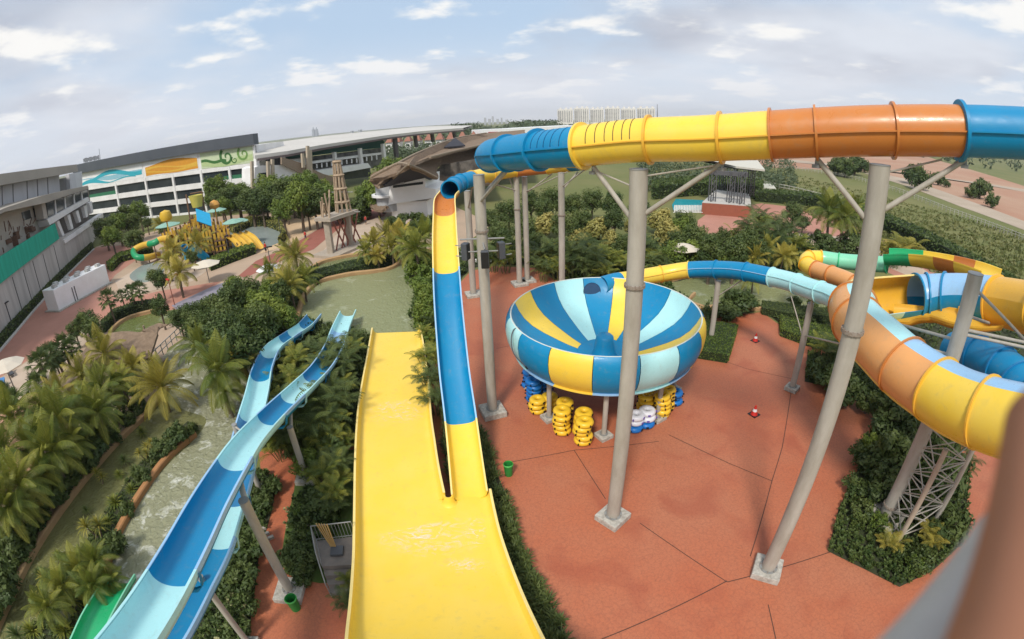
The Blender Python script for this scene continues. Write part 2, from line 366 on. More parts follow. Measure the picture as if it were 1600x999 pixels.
# rounded nose where the two lanes split
nose = G(700.5, 775, 1.5); mb = MB(); mb.lathe([(.15, .0), (.15, .50), (.23, .52), (.245, .40), (.26, .2), (.30, .08), (.38, .0)], (nose.x+.0, nose.y+.05, 1.0), 16, pi, 2*pi)
mb.build('split_nose', YEL, W, smooth=True)
for y_, x0_, x1_ in ((31, -11.3, -7.4), (26, -10.3, -6.6), (21.5, -9.2, -5.2), (17.3, -8.0, -4.2), (13, -6.8, -1.4), (9.5, -6.0, -.2)):
    mb = MB(); mb.beam((x0_, y_, .55 if y_ > 12 else .8), (x1_, y_, .55 if y_ > 12 else .8), .2, .16)
    for x in (x0_+.3, x1_-.3): mb.bar((x, y_, 0), (x, y_, .5 if y_ > 12 else .75), .09)
    build_each(mb, 'support_frame', STEELD, W)
def foam_mat(name, sc_, thr, off):
    m = bpy.data.materials.new(name); m.use_nodes = True; nt = m.node_tree; N = nt.nodes; L = nt.links; b = N['Principled BSDF']; b.inputs['Base Color'].default_value = (.86, .86, .78, 1); b.inputs['Roughness'].default_value = .3
    tc = N.new('ShaderNodeTexCoord'); mp = N.new('ShaderNodeMapping'); mp.inputs['Scale'].default_value = (1, 2.2, 1); mp.inputs['Location'].default_value = (off, 0, 0); L.new(tc.outputs['Object'], mp.inputs[0])
    n = N.new('ShaderNodeTexNoise'); n.inputs['Scale'].default_value = sc_; n.inputs['Detail'].default_value = 10; n.inputs['Roughness'].default_value = .7; n.inputs['Distortion'].default_value = 1.6; L.new(mp.outputs[0], n.inputs[0])
    r = N.new('ShaderNodeMapRange'); r.inputs['From Min'].default_value = thr; r.inputs['From Max'].default_value = thr+.22; L.new(n.outputs[0], r.inputs[0])
    g = N.new('ShaderNodeVectorMath'); g.operation = 'SUBTRACT'; g.inputs[1].default_value = (.5, .5, .5); L.new(tc.outputs['Generated'], g.inputs[0])
    mm = N.new('ShaderNodeVectorMath'); mm.operation = 'MULTIPLY'; mm.inputs[1].default_value = (2, 2, 0); L.new(g.outputs[0], mm.inputs[0]); ln = N.new('ShaderNodeVectorMath'); ln.operation = 'LENGTH'; L.new(mm.outputs[0], ln.inputs[0])
    f = N.new('ShaderNodeMapRange'); f.inputs['From Min'].default_value = .15; f.inputs['From Max'].default_value = 1; f.inputs['To Min'].default_value = .9; f.inputs['To Max'].default_value = 0; L.new(ln.outputs['Value'], f.inputs[0])
    k = N.new('ShaderNodeMath'); k.operation = 'MULTIPLY'; L.new(r.outputs[0], k.inputs[0]); L.new(f.outputs[0], k.inputs[1]); L.new(k.outputs[0], b.inputs['Alpha']); return m
def splash(pxs, z, label, sc_=2.2, thr=.5, lift=0):
    splash.n = getattr(splash, 'n', 0)+.012
    P = [G(x, y, z) for x, y in pxs]; n = 14; mb = MB(); vs = []
    for i in range(n+1):
        for j in range(n+1):
            u, v = i/n, j/n; p = (P[0].lerp(P[1], u)).lerp(P[3].lerp(P[2], u), v); bump_ = lift*sin(pi*u)*sin(pi*v)*(.5+.5*sin(17*u)*cos(13*v)); vs.append((p.x, p.y, wide_z(p.y)+.014+splash.n+bump_))
    mb.add(vs, [(i*(n+1)+j, (i+1)*(n+1)+j, (i+1)*(n+1)+j+1, i*(n+1)+j+1) for i in range(n) for j in range(n)])
    tag(mb.build('water_splash', foam_mat('foam '+label[:12], sc_, thr, len(label)*1.7), smooth=True), label, 'water', kind='stuff')
def wide_z(y):
    A = sorted([((a.y+b.y)/2, z) for a, b, z in dens(st, 3)+dens(st2, 3)]); return interp(A, y)
splash([(572, 632), (668, 618), (672, 660), (566, 668)], .97, 'thin white water crossing the upper yellow run', 1.5, .50)
splash([(575, 838), (745, 800), (752, 868), (570, 872)], 1.05, 'white water streaks across the lower yellow run', 1.6, .47)
splash([(720, 806), (758, 802), (765, 862), (722, 866)], 1.05, 'white spray beside the chute outlet', 2.6, .50, 0)
splash([(685, 866), (765, 872), (768, 900), (685, 898)], 1.2, 'white splash low on the yellow run', 2.4, .48, 0)
# ---------------------------------------------------------------- blue and cyan body slides on the left
def body_slide(P, cuts, label, w=.70, h=.55, post=None):
    T_ = thing('body_slide', label, 'water slide', (P[3][0], P[3][1], 0)); P = [Vector(p) for p in P]
    pr = u_prof(w, h, e=2.3); n = len(P)-1
    for (a, m), (b, _) in zip(cuts, cuts[1:]+[(n, None)]):
        sc_o = sweep(P, a, b, pr, 'slide_section', m, T_)
        for s_ in (-1, 1): sweep(P, a, b, [(s_*w, h+.022), (s_*w, h+.05), (s_*(w+.09), h+.05), (s_*(w+.09), h-.13), (s_*(w+.078), h-.13), (s_*(w+.078), h+.022)], 'rim', LBL if m in (BLU, BLU2) else CYA, sc_o)
        if b < n: 
            sweep(P, b-.03, b+.03, [(x*1.0, z-.0) for x, z in [(-w-.13, h-.05), (-w-.13, h-.12)]+[(-w*1.1, 0.05), (-w*.8, -.16), (0, -.2), (w*.8, -.16), (w*1.1, .05)]+[(w+.13, h-.12), (w+.13, h-.05), (w*1.02, .0), (w*.7, -.07), (0, -.1), (-w*.7, -.07), (-w*1.02, 0)]], 'flange', m, T_, step=.06)
    return T_, P
L1 = [G(545, 494, .55), G(534, 520, .9), G(524, 550, 1.5), G(505, 583, 2.2), G(476, 614, 3.0), G(436, 654, 3.9), G(396, 699, 4.9), G(366, 746, 5.6), G(334, 804, 6.1), G(301, 873, 6.6), G(263, 946, 7.1), G(219, 1018, 7.6), G(163, 1098, 8.2)]
def lt(P, py): return min((abs(PX(cr(P, i/20))[1]-py), i/20) for i in range((len(P)-1)*20))[1]
c1 = [(0, CYA), (lt(L1, 515), BLU), (lt(L1, 535), CYA), (lt(L1, 560), BLU), (lt(L1, 600), CYA), (lt(L1, 622), BLU), (lt(L1, 656), CYA)]
c1 = [(0, CYA), (lt(L1, 520), LBL), (lt(L1, 545), BLU), (lt(L1, 592), BLU2), (lt(L1, 598), CYA), (lt(L1, 632), BLU), (lt(L1, 664), CYA), (lt(L1, 737), BLU), (lt(L1, 918), CYA)]
body_slide(L1, c1, 'upper blue and pale cyan open flume running over the other one beside the river', w=.72)
L2 = [G(492, 500, .55), G(478, 516, .8), G(455, 532, 1.2), G(428, 553, 1.7), G(413, 585, 2.2), G(405, 625, 2.8), G(395, 668, 3.3), G(386, 715, 3.6), G(375, 765, 3.8), G(360, 815, 4.0), G(342, 870, 4.3), G(315, 925, 4.6), G(275, 1000, 5.0), G(220, 1080, 5.4)]
c2 = [(0, BLU), (lt(L2, 514), CYA), (lt(L2, 528), BLU), (lt(L2, 537), CYA), (lt(L2, 560), BLU), (lt(L2, 597), CYA), (lt(L2, 660), BLU2), (lt(L2, 792), CYA), (lt(L2, 860), BLU)]
body_slide(L2, c2, 'lower blue and pale cyan open flume passing beneath the other beside the river', w=.68)
GP = [G(112, 1085, 2.2), G(140, 1020, 1.8), G(158, 975, 1.4), G(178, 938, 1.0), G(194, 912, .6)]
gs = thing('green_slide', 'short green flume ending in the river under the cyan flume', 'water slide', (GP[2].x, GP[2].y, 0))
sweep([p-Vector((2.0, 0, 0)) if 0 else p for p in GP], 0, 4, u_prof(.72, .42, e=2.6), 'chute_section', GRN, gs); [sweep(GP, 0, 4, [(s_*.72, .44), (s_*.72, .47), (s_*.80, .47), (s_*.80, .3), (s_*.79, .3), (s_*.79, .44)], 'rim', GRNL, gs) for s_ in (-1, 1)]

# ---------------------------------------------------------------- bowl slide
B = thing('bowl_slide', 'giant round bowl slide striped blue, yellow and pale cyan on short posts', 'water slide', (5.75, 25.9, 0))
bc = (5.75, 25.9, 0)
pf = [(5.62, 3.5), (5.74, 3.5), (6.08, 3.95), (6.28, 4.5), (6.34, 5.05), (6.28, 5.5), (6.16, 5.78), (6.02, 5.92), (5.94, 5.90), (5.88, 5.78), (5.70, 5.38), (5.35, 4.85), (4.8, 4.35), (4.0, 3.9), (3.0, 3.45), (2.4, 3.2), (1.75, 2.98), (1.2, 3.45), (3.9, 4.2), (5.0, 4.6), (5.62, 3.9)]
ref = G(930, 585, 4.2); ang0 = atan2(ref.y-bc[1], ref.x-bc[0])
seq = [BLU, CYA, BLU, YEL]
for i in range(16):
    a0 = ang0+i*2*pi/16; mb = MB(); mb.lathe(pf[:17], bc, 5, a0+.003, a0+2*pi/16-.003)
    mb.build('bowl_panel', seq[i % 4], B, smooth=True, solid=0)
    mb = MB(); mb.lathe([(5.60, 3.42), (5.86, 3.42), (5.86, 3.49), (5.60, 3.49), (5.60, 3.42)], bc, 5, a0, a0+2*pi/16); mb.build('lower_flange', LBL if i % 4 in (0, 2) else seq[i % 4], B)
mb = MB(); mb.lathe([(5.93, 5.905), (5.95, 5.935), (5.99, 5.94), (6.02, 5.925)], bc, 64); mb.build('rim', mat('pale lip', (.62, .66, .60), .5), B, smooth=True)
mb = MB(); mb.lathe([(1.75, 2.975), (1.2, 2.78), (.85, 2.7), (.70, 2.95), (.62, 3.6), (.56, 4.02), (.44, 4.14), (.0, 4.17)], bc, 32); mb.build('centre_cone', BLU, B, smooth=True)
mb = MB(); mb.lathe([(5.60, 3.5), (4.9, 3.1), (3.9, 2.8), (2.0, 2.6), (.01, 2.55)], bc, 48); mb.build('underside', mat('dull underside', (.16, .10, .09), .8), B, smooth=True)
# dark inlet and bump at the back
IN = D(938, 447, 30.6)
BE = [D(1330, 480, 26.5), D(1300, 463, 28.5), D(1270, 453, 30), D(1237, 441, 31.6), D(1205, 433, 32.8), D(1160, 424, 34), D(1119, 421, 35.1), D(1075, 422, 35.8), D(1035, 428, 35.6), D(995, 435, 34.5), D(962, 440, 33.2), D(941, 446, 32.3)]
mb = MB(); p_, T_, S_, U_ = frame(BE, 10.9)
E_ = thing('feeder_tube', 'yellow, blue and pale cyan enclosed tube feeding the striped bowl from the right', 'water slide', (16, 31.3, 0))
def te(px): return min((abs(PX(cr(BE, i/30))[0]-px), i/30) for i in range(331))[1]
for a, b, m in ((0, te(1206), CYA), (te(1206), te(1075), BLU), (te(1075), 9.8, YEL), (9.8, 11, BLU)): tube(BE, a, b, .66, 'tube_section', m, E_)
for px, m in ((1282, CYA), (1246, CYA), (1206, CYA), (1166, BLU), (1119, BLU), (1076, YEL), (1033, YOR)): ring(BE, te(px), .66, m, E_, .035, .08)
for a, b, m in ((0, te(1206), CYA), (te(1206), te(1075), LBL), (te(1075), 9.8, YOR)): seam(BE, a, b, .66, m, E_, -.35, h=.06); seam(BE, a, b, .66, m, E_, pi-.35, h=.06)
for px in (1287, 1293, 1299, 1305): ring(BE, te(px), .66, mat('grey slot', (.12, .2, .28), .6), E_, .02, .008, .1, 1.5, 'vent_slot')
mb = MB(); q = G(925, 455, 5.05); mb.lathe([(.0, 0), (.62, 0.0), (.66, -.1)], (0, 0, 0), 24); mb.v = [(q.x+x, q.y+.32*z+.12*y+y*.25, q.z+y*.9) for x, y, z in mb.v]; mb.build('inlet_shade_disc', mat('painted inlet shade', (.01, .05, .12), .6), B)  # flat dark disc, the shade of the opening put into its colour

# ---------------------------------------------------------------- slides on the right
RT = thing('raft_slide', 'big raft tube looping in orange, yellow, blue and cyan at the right edge', 'water slide', (17, 14, 0))
RP = [R(1740, 530, 24), R(1675, 500, 26.5), R(1610, 482, 28.8), R(1555, 470, 30.5), R(1500, 463, 31.5), R(1450, 463, 31.8), R(1408, 466, 31), R(1368, 470, 29.5), R(1335, 476, 27.4), R(1340, 502, 25.4), R(1378, 540, 23.6), R(1415, 575, 22.5), R(1455, 603, 21.8), R(1495, 627, 21), R(1540, 645, 20.3), R(1600, 662, 19.7), R(1700, 690, 19)]
rr = 1.32
def tr_(px, a, b): return min((abs(PX(cr(RP, a+(b-a)*i/300))[0]-px), a+(b-a)*i/300) for i in range(301))[1]
for a, b, m in ((0, tr_(1556, 1, 5), YOR), (tr_(1556, 1, 5), 5.45, LBL)):
    sweep(RP, a, b, arc_prof(rr, -.35, 2.9, n=28), 'tube_section', m, RT, .2); sweep(RP, a, b, arc_prof(rr, 2.9, 2*pi-.35, n=28), 'tube_section', BLU if m is LBL else YOR, RT, .2)
for t, m in ((tr_(1556, 1, 5), YOR), (5.45, BLU), (5.05, BLU), (4.45, BLU), (1.7, YOR), (3.6, BLU)): ring(RP, t, rr, m, RT, .05, .12)
# open turn: the outer wall is amber, the floor pale
for a, b, m in ((5.45, 6.3, BLU), (6.3, 7.3, CYA), (7.3, 8.2, CYA)): sweep(RP, a, b, arc_prof(rr, pi+.25, 2*pi-1.5, n=28), 'open_turn_floor', m, RT, .2)
for a, b, m in ((5.45, 8.2, YOR),): sweep(RP, a, b, arc_prof(rr, -1.5, 1.25, n=28), 'open_turn_wall', m, RT, .2)
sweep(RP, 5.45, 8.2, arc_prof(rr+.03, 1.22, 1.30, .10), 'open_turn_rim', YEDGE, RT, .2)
for a, b, mo, mi_ in ((8.2, 9.0, SAL, CYA), (9.0, 10.9, SAL, CYA), (10.9, 12.25, SAL, LBL), (12.25, 16, YEL, LBL)):
    sweep(RP, a, b, arc_prof(rr, -.35*pi, .36*pi, n=30), 'tube_section', mo, RT, .15)
    sweep(RP, a, b, arc_prof(rr, -1.0*pi, -.35*pi, n=30), 'tube_section', mo, RT, .15)
    sweep(RP, a, b, arc_prof(rr, .36*pi, 1.0*pi, n=30), 'tube_section', mi_, RT, .15)
for t, m in ((8.2, ORA), (9.0, ORA), (10.9, ORA), (12.25, YOR), (14.0, YOR), (15.3, YOR)): ring(RP, t, rr, m, RT, .04, .09)
seam(RP, 8.2, 16, rr, YOR, RT, -.3*pi)
# small tube and open family slide behind
FP = [R(1372, 470, 38), R(1340, 447, 39.5), R(1310, 433, 41), R(1282, 424, 42.5), R(1262, 415, 44), R(1262, 405, 45.2), R(1282, 404, 46), R(1310, 408, 46), R(1345, 411, 46), R(1375, 413, 45.5), R(1410, 414, 45), R(1445, 418, 44), R(1480, 425, 42.5), R(1515, 435, 41), R(1545, 447, 40)]
FS = thing('family_slide', 'salmon, yellow and green tube opening into a multicoloured flume behind the raft slide', 'water slide', (28, 33, 0))
for a, b, m in ((0, 3.3, SAL), (3.3, 6.0, YEL), (6.0, 9.3, GRNL)): tube(FP, a, b, .72, 'tube_section', m, FS)
for t, m in ((1.2, ORA), (2.4, ORA), (3.3, ORA), (4.2, YOR), (5.2, YOR), (6.0, YOR), (7, GRN), (8, GRN), (9.3, GRN)): ring(FP, t, .72, m, FS, .05, .09)
for a, b, m in ((9.3, 10.6, GRN), (10.6, 11.8, YEL), (11.8, 12.7, ORA), (12.7, 14, YEL)): sweep(FP, a, b, u_prof(1.35, 1.15, e=2.2), 'flume_section', m, FS)
YC = thing('amber_flume', 'amber open flume seen through the middle of the raft loop', 'water slide', (22, 17, 0))
sweep([R(1395, 500, 30), R(1430, 502, 30), R(1465, 500, 29.5), R(1500, 508, 29), R(1545, 506, 30)], 0, 4, u_prof(1.3, .5), 'flume_section', YOR, YC)
BD = thing('descending_blue_tube', 'blue enclosed tube with an open mouth beneath the raft loop', 'water slide', (22, 12, 0))
DP = [R(1490, 548, 27), R(1522, 556, 25.8), R(1553, 570, 24.8), R(1582, 590, 23.9), R(1606, 620, 23.0)]
tube(DP, 0, 4, .95, 'tube_section', BLU, BD)
for t in (1.2, 2.4, 3.3, 4): ring(DP, t, .95, BLU2, BD, .04, .09)
# ---------------------------------------------------------------- steel posts
def post(px, py, top, r, label, foot=.62, fh=.34, braces=(), collars=(), pos=None, rz=.6, m=None, fz=0.0, group='steel slide posts'):
    g = Vector(pos) if pos else G(px, py); g = Vector((g[0], g[1], 0))
    t = thing('support_post', label, 'post', g, 0, group); m = m or STEEL
    mb = MB(); mb.bar(g+Vector((0, 0, fh)), g+Vector((0, 0, top)), r, n=28, caps=False)
    mb.build('column', m, t, smooth=True)
    mb = MB(); mb.bar(g+Vector((0, 0, top)), g+Vector((0, 0, top+.03)), r*1.03, n=28); mb.build('cap_plate', STEELD, t, smooth=True)
    if foot: mb = MB(); mb.box((g.x, g.y, fh/2), (foot*2, foot*2, fh), rz); ft = mb.build('footing', CONC, t, bevel=.03)
    for z in collars:
        mb = MB(); mb.lathe([(r-.01, -.05), (r+.07, -.05), (r+.07, .05), (r-.01, .05)], (g.x, g.y, z), 28)
        for k in range(14): a = 2*pi*k/14; mb.bar((g.x+(r+.04)*cos(a), g.y+(r+.04)*sin(a), z-.09), (g.x+(r+.04)*cos(a), g.y+(r+.04)*sin(a), z+.09), .018, n=6)
        mb.build('collar', RUST, t)
    mb0 = MB(); mb0.bar(g+Vector((0, 0, fh)), g+Vector((0, 0, fh+.04)), r+.1, n=28); mb0.build('base_plate', STEELD, ft if foot else t)
    mb0 = MB()
    for k in range(8): a = 2*pi*k/8+.2; mb0.bar((g.x+(r+.06)*cos(a), g.y+(r+.06)*sin(a), fh), (g.x+(r+.06)*cos(a), g.y+(r+.06)*sin(a), fh+.1), .022, n=6)
    if foot and r > .18: build_each(mb0, 'anchor_bolt', RUST, ft)
    for (z, q, br) in braces:
        q = Vector(q); d = (Vector((q.x, q.y, 0))-g).normalized()
        mb = MB(); mb.bar(Vector((g.x, g.y, z))+d*(r-.02), q, br, n=12); mb.build('brace', m, t, smooth=True)
    return t
def under(P, px, r, a=0, b=9):
    t = min((abs(PX(cr(P, a+(b-a)*i/300))[0]-px), a+(b-a)*i/300) for i in range(301))[1]; p = cr(P, t); return Vector((p.x, p.y, p.z-r-.05))
def zc(px, py, g): return D(px, py, hypot(g[0], g[1])).z
g1 = G(957, 811); g2 = G(1197, 893); g0 = G(770, 646)
def P_brace(g, pys, pxs): return [(zc(x, y, g), under(TP, tx, r_), rad) for (x, y), tx, rad in zip(pys, pxs, (.085,)*9)]
def saddle(t, P, px, a=0, b=9):
    q = under(P, px, r_, a, b); mb = MB(); mb.bar(q+Vector((0, 0, -.22)), q+Vector((0, 0, .06)), .07, .05); mb.box((q.x, q.y, q.z-.2), (.22, .22, .1), .6); mb.build('saddle', STEELD, t)
t = post(957, 811, 15.85, .31, 'tall grey post in front of the striped bowl', .62, .36, P_brace(g1, ((996, 340), (1003, 332)), (928, 1131)), (zc(993, 446, g1),), rz=.72)
for px in (928, 1131): saddle(t, TP, px)
mb = MB(); mb.bar((g1.x, g1.y, 15.6), under(TP, 1131, r_)+Vector((-.3, 0, -.1)), .03); mb.bar((g1.x, g1.y, 15.2), under(TP, 928, r_)+Vector((0, 0, -.1)), .03); build_each(mb, 'tie_rod', STEEL, t)
t = post(1197, 893, 16.6, .31, 'tallest grey post nearest the camera at the right', .62, .36, P_brace(g2, ((1352, 340), (1373, 326)), (1281, 1512)), (zc(1330, 516, g2),), rz=.95)
for px in (1281, 1512): saddle(t, TP, px)
mb = MB(); mb.bar((g2.x, g2.y, 16.35), under(TP, 1512, r_)+Vector((-.6, .4, -.1)), .03); mb.build('tie_rod', STEEL, t)
t = post(770, 646, 14.75, .30, 'grey post with loudspeakers beside the blue chute', .72, .4, ((zc(755, 312, g0), under(TP, 790, r_, 5, 9), .08), (zc(752, 305, g0), (-.3, 25.6, 14.7), .07)), (zc(754, 361, g0),), rz=.35)
post(740, 462, 10.9, .32, 'brown grey post behind the loudspeaker post', .8, .3, ((9.3, TP[18]-Vector((0, 0, .8)), .07),), rz=.3)
post(812, 445, 11.75, .30, 'left of the two close grey posts behind the bowl', .8, .3, ((10.2, TP[16]-Vector((.6, 0, .8)), .07), (10.4, TP[17]-Vector((0, 0, .8)), .07)), (zc(806, 327, G(812, 445)),), rz=.3)
post(824, 440, 11.6, .30, 'right of the two close grey posts behind the bowl', .8, .3, ((10, TP[15]-Vector((0, 0, .8)), .07), (10.1, TP[14]-Vector((1.0, 0, .8)), .05)), rz=.3)
post(878, 470, 12.6, .30, 'slim grey post standing alone behind the bowl', .7, .3, ((11.2, TP[14]-Vector((0, 0, .8)), .07), (11.4, TP[13]-Vector((0, 0, .8)), .06)), (zc(878, 336, G(878, 470)),), rz=.3)
post(1110, 535, 5.35, .22, 'short grey post rising from the square clipped hedge', .45, .3, ((4.2, under(BE, 1160, .66, 0, 11), .05), (5.2, under(BE, 1119, .66, 0, 11), .06)))
gg = G(1237, 609)
post(1237, 609, 6.5, .22, 'short grey post on the plaza under the pale cyan tube', .45, .3, ((6.0, under(BE, 1272, .66, 0, 11), .08), (4.2, under(BE, 1246, .66, 0, 11)+Vector((-.4, 0, -.1)), .04), (4.3, RP[9]-Vector((0, 0, 1.4)), .05)))
LP_ = G(1380, 811)
t = post(1380, 811, 12.7, .33, 'thick grey post rising through the raft slide loop', .9, .3, (), (1.0,), rz=.4)
Lt = thing('lattice_leg', 'triangular lattice of thin steel legs supporting the raft slide', 'support', G(1400, 850))
la = G(1400, 850); lb = G(1450, 832); lc = LP_; za, zb, zc_ = 5.7, 7.1, 7.5
mb = MB(); mb.bar(la, la+Vector((0, 0, za)), .13, n=12); mb.build('leg', mat('orange lit steel tint', (.42, .34, .26), .55), Lt, smooth=True)  # steel copy with the orange light on this leg put into its colour
mb = MB(); mb.bar(lb, lb+Vector((0, 0, zb)), .13, n=12); mb.build('leg', STEEL, Lt, smooth=True)
mb = MB()
for k in range(4):
    z0, z1 = .6+k*1.3, .6+(k+1)*1.3
    for p, q in ((la, lb), (la, lc), (lb, lc)):
        mb.bar((p.x, p.y, z0), (q.x, q.y, z0), .035, n=6); mb.bar((p.x, p.y, z0), (q.x, q.y, z1), .035, n=6); mb.bar((q.x, q.y, z0), (p.x, p.y, z1), .03, n=6)
build_each(mb, 'brace', STEEL, Lt)
mb = MB()
for a, za_, b in ((LP_, 9.2, cr(RP, 10)+Vector((.4, .5, .2))), (LP_, 9.9, cr(RP, 9.4)+Vector((1, .6, .3))), (LP_, 9.0, cr(RP, 11)+Vector((.5, .6, 0))), (LP_, 8.6, cr(RP, 12.6)+Vector((.3, .9, .3))), (LP_, 8.8, cr(RP, 13.6)+Vector((.3, 1.0, .3))), (LP_, 12.2, R(1600, 530, 25)), (LP_, 11, R(1545, 505, 27)), (LP_, 10.4, R(1600, 535, 24)), (LP_, 10.2, R(1610, 545, 24))):
    mb.bar((a.x, a.y, za_), b, .07, n=10)
build_each(mb, 'brace', STEEL, t, smooth=True)
# body slide posts
def slide_under(P, px, py): t_ = lt(P, py); return cr(P, t_)
q1 = G(455, 926); q2 = G(480, 749)
post(455, 926, 5.75, .20, 'slanting looking grey post with a green bin at its foot', .62, .3, ((5.4, slide_under(L1, 0, 745)+Vector((.2, 0, -.25)), .12),), rz=.1)
post(480, 749, 3.6, .17, 'grey post on the grass verge under the blue flume', .55, .3, ((3.3, slide_under(L1, 0, 640)+Vector((.1, 0, -.2)), .09),), rz=.15)
post(0, 0, 4.6, .14, 'thin grey post behind the slanting looking post', .35, .25, ((4.5, slide_under(L1, 0, 690)+Vector((.1, 0, -.2)), .05),), pos=G(408, 770), rz=.2)
post(0, 0, 4.7, .12, 'thin grey post at the bottom edge under the flumes', .35, .25, ((4.4, slide_under(L2, 0, 930)+Vector((.1, 0, -.1)), .05),), pos=G(392, 1010), rz=.2)
# bowl posts
for (px, py), nm in (((858, 655), 'bowl post between the yellow float stacks at the left'), ((943, 683), 'frontmost short post under the striped bowl'), ((1027, 655), 'bowl post among the yellow floats at the right'), ((830, 608), 'far left short post under the striped bowl'), ((1052, 610), 'far right short post under the striped bowl')):
    post(px, py, 3.0, .15, nm, .42, .25, rz=.5, group='short posts under the bowl')
# loudspeakers hung on the post, each its own thing
def speaker(px, py, z, dx, dy, rz, label):
    c = Vector((g0.x+dx, g0.y+dy, z)); t = thing('loudspeaker', label, 'loudspeaker', c, rz)
    mb = MB(); mb.box((0, 0, 0), (.42, .36, .95)); mb.build('cabinet', DGREY, t, world=False, bevel=.05)
    mb = MB(); mb.box((0, -.19, 0), (.36, .03, .87)); mb.build('grille', BLACK, t, world=False)
    mb = MB(); mb.bar((0, .25, .3), (0, .6, .3), .03); mb.bar((0, .25, -.3), (0, .6, -.3), .03); build_each(mb, 'bracket', STEELD, t, world=False)
zs = zc(762, 398, g0)
speaker(0, 0, zs, .15, -.85, 0, 'black loudspeaker on the front of the post'); speaker(0, 0, zs+.2, -.95, .1, 1.2, 'dark loudspeaker on the left side of the post'); speaker(0, 0, zs+.2, 1.0, .1, -1.2, 'dark loudspeaker on the right side of the post')
mb = MB(); mb.bar((g0.x-1.2, g0.y, zs+.9), (g0.x+1.2, g0.y, zs+.9), .05); mb.bar((g0.x-1.2, g0.y, zs+.2), (g0.x+1.2, g0.y, zs+.2), .04); mb.bar((g0.x, g0.y, zs+.9), (g0.x+.15, g0.y-.7, zs+.5), .04)
tag(mb.build('speaker_crossbar', STEELD), 'grey crossbar carrying the loudspeakers on the post', 'bracket')
# railing and timber next to the camera
mb = MB(); mb.bar(R(1672, 668, .66), R(1560, 1190, .50), .080, .085, n=40, caps=True)
tag(mb.build('timber_post', mat('orange brown timber', (.36, .155, .085), .6, (.28, .115, .06), 6, .6), smooth=True), 'blurred orange brown timber post beside the camera', 'post')
mb = MB(); mb.bar(R(1600, 870, .80), R(1320, 1190, .60), .085, .075, n=32)
tag(mb.build('handrail', mat('pale grey rail', (.46, .44, .41), .6, (.36, .345, .32), 9, .5), smooth=True), 'blurred pale grey handrail at the lower right corner', 'handrail')
# traffic cones
def cone(px, py, label):
    g = G(px, py); t = thing('traffic_cone', label, 'traffic cone', g, .4, 'traffic cones on the plaza')
    mb = MB(); mb.box((0, 0, .02), (.62, .62, .04)); mb.build('base', BLACK, t, world=False)
    mb = MB(); mb.lathe([(.24, .04), (.22, .08), (.15, .28)], n=20); mb.lathe([(.10, .46), (.05, .70), (0, .72)], n=20); mb.build('cone_body', mat('cone red', (.62, .03, .02), .5), t, world=False, smooth=True)
    mb = MB(); mb.lathe([(.152, .28), (.102, .46)], n=20); mb.build('reflective_band', WHT, t, world=False, smooth=True)
hs = thing('drain_hose', 'thin dark hose hanging down the left side of the striped bowl', 'hose', G(803, 560, 4)); hp = [R(812, 513, 26.6), R(803, 515, 26.5), R(799, 530, 26.2), R(803, 553, 25.8), R(821, 573, 25.0)]; mb = MB(); hp = [cr(hp, i/5) for i in range(21)]; mb.path(hp, .035, 6); mb.build('hose', DGREY, hs); mb = MB(); mb.bar(hp[-1], hp[-1]+Vector((.1, 0, -.15)), .05); mb.build('hose_end', BLACK, hs)
cone(1180, 533, 'red traffic cone further away near the hedges'); cone(1178, 648, 'red traffic cone on a black base nearer the bowl')
# floats stacked under the bowl
def float_proto(m, m2):
    t = thing('double_float', 'x', 'swim float'); mb = MB()
    for sgn in (-1, 1):
        k = 20; q = 10; vs = []
        for i in range(k):
            for j in range(q):
                a, b = 2*pi*i/k, 2*pi*j/q; vs.append((sgn*.42+(.32+.215*cos(b))*cos(a), (.32+.215*cos(b))*sin(a), .19*sin(b)+.19))
        mb.add(vs, [(i*q+j, ((i+1) % k)*q+j, ((i+1) % k)*q+(j+1) % q, i*q+(j+1) % q) for i in range(k) for j in range(q)])
    mb.build('float_ring', m, t, world=False, smooth=True)
    for x, y in ((-.85, .3), (.85, .3), (-.85, -.3), (.85, -.3), (-.2, -.48), (.2, -.48)):
        mb = MB(); mb.box((x, y, .2), (.16, .06, .10), .5 if x*y > 0 else -.5); mb.build('handle', m2, t, world=False)
    return t
fpY = float_proto(mat('yellow vinyl', (.80, .50, .03), .35, (.70, .42, .03), 3, .5), BLACK); fpB = float_proto(mat('blue vinyl', (.01, .16, .50), .35), BLACK); fpW = float_proto(mat('white vinyl', (.74, .74, .78), .4), mat('violet handle', (.16, .10, .40), .5))
used = set()
def stack(proto, px, py, n, rz, col, where, dx=0):
    g = G(px, py); names = ['bottom', 'second from the bottom', 'third from the bottom', 'fourth from the bottom', 'fifth from the bottom', 'sixth from the bottom']
    for k in range(n):
        o = proto if id(proto) not in used else copy_tree(proto); used.add(id(proto))
        o.location = (g.x+random.uniform(-.06, .06), g.y+random.uniform(-.06, .06), k*.33+.01); o.rotation_euler = (0, 0, rz+random.uniform(-.12, .12))
        tag(o, '%s float, %s of the stack %s' % (col, 'topmost' if k == n-1 else names[k], where), 'swim float', group='floats stacked under the bowl')
stack(fpY, 880, 668, 5, 1.35, 'yellow', 'left of the green lit gap'.replace('green lit gap', 'front left bowl post') if 0 else 'second from the left in front')
stack(fpY, 910, 684, 5, 1.45, 'yellow', 'nearest the front post'); stack(fpY, 849, 640, 3, .4, 'yellow', 'at the left bowl post'); stack(fpB, 842, 622, 5, .6, 'blue', 'behind the left yellow ones')
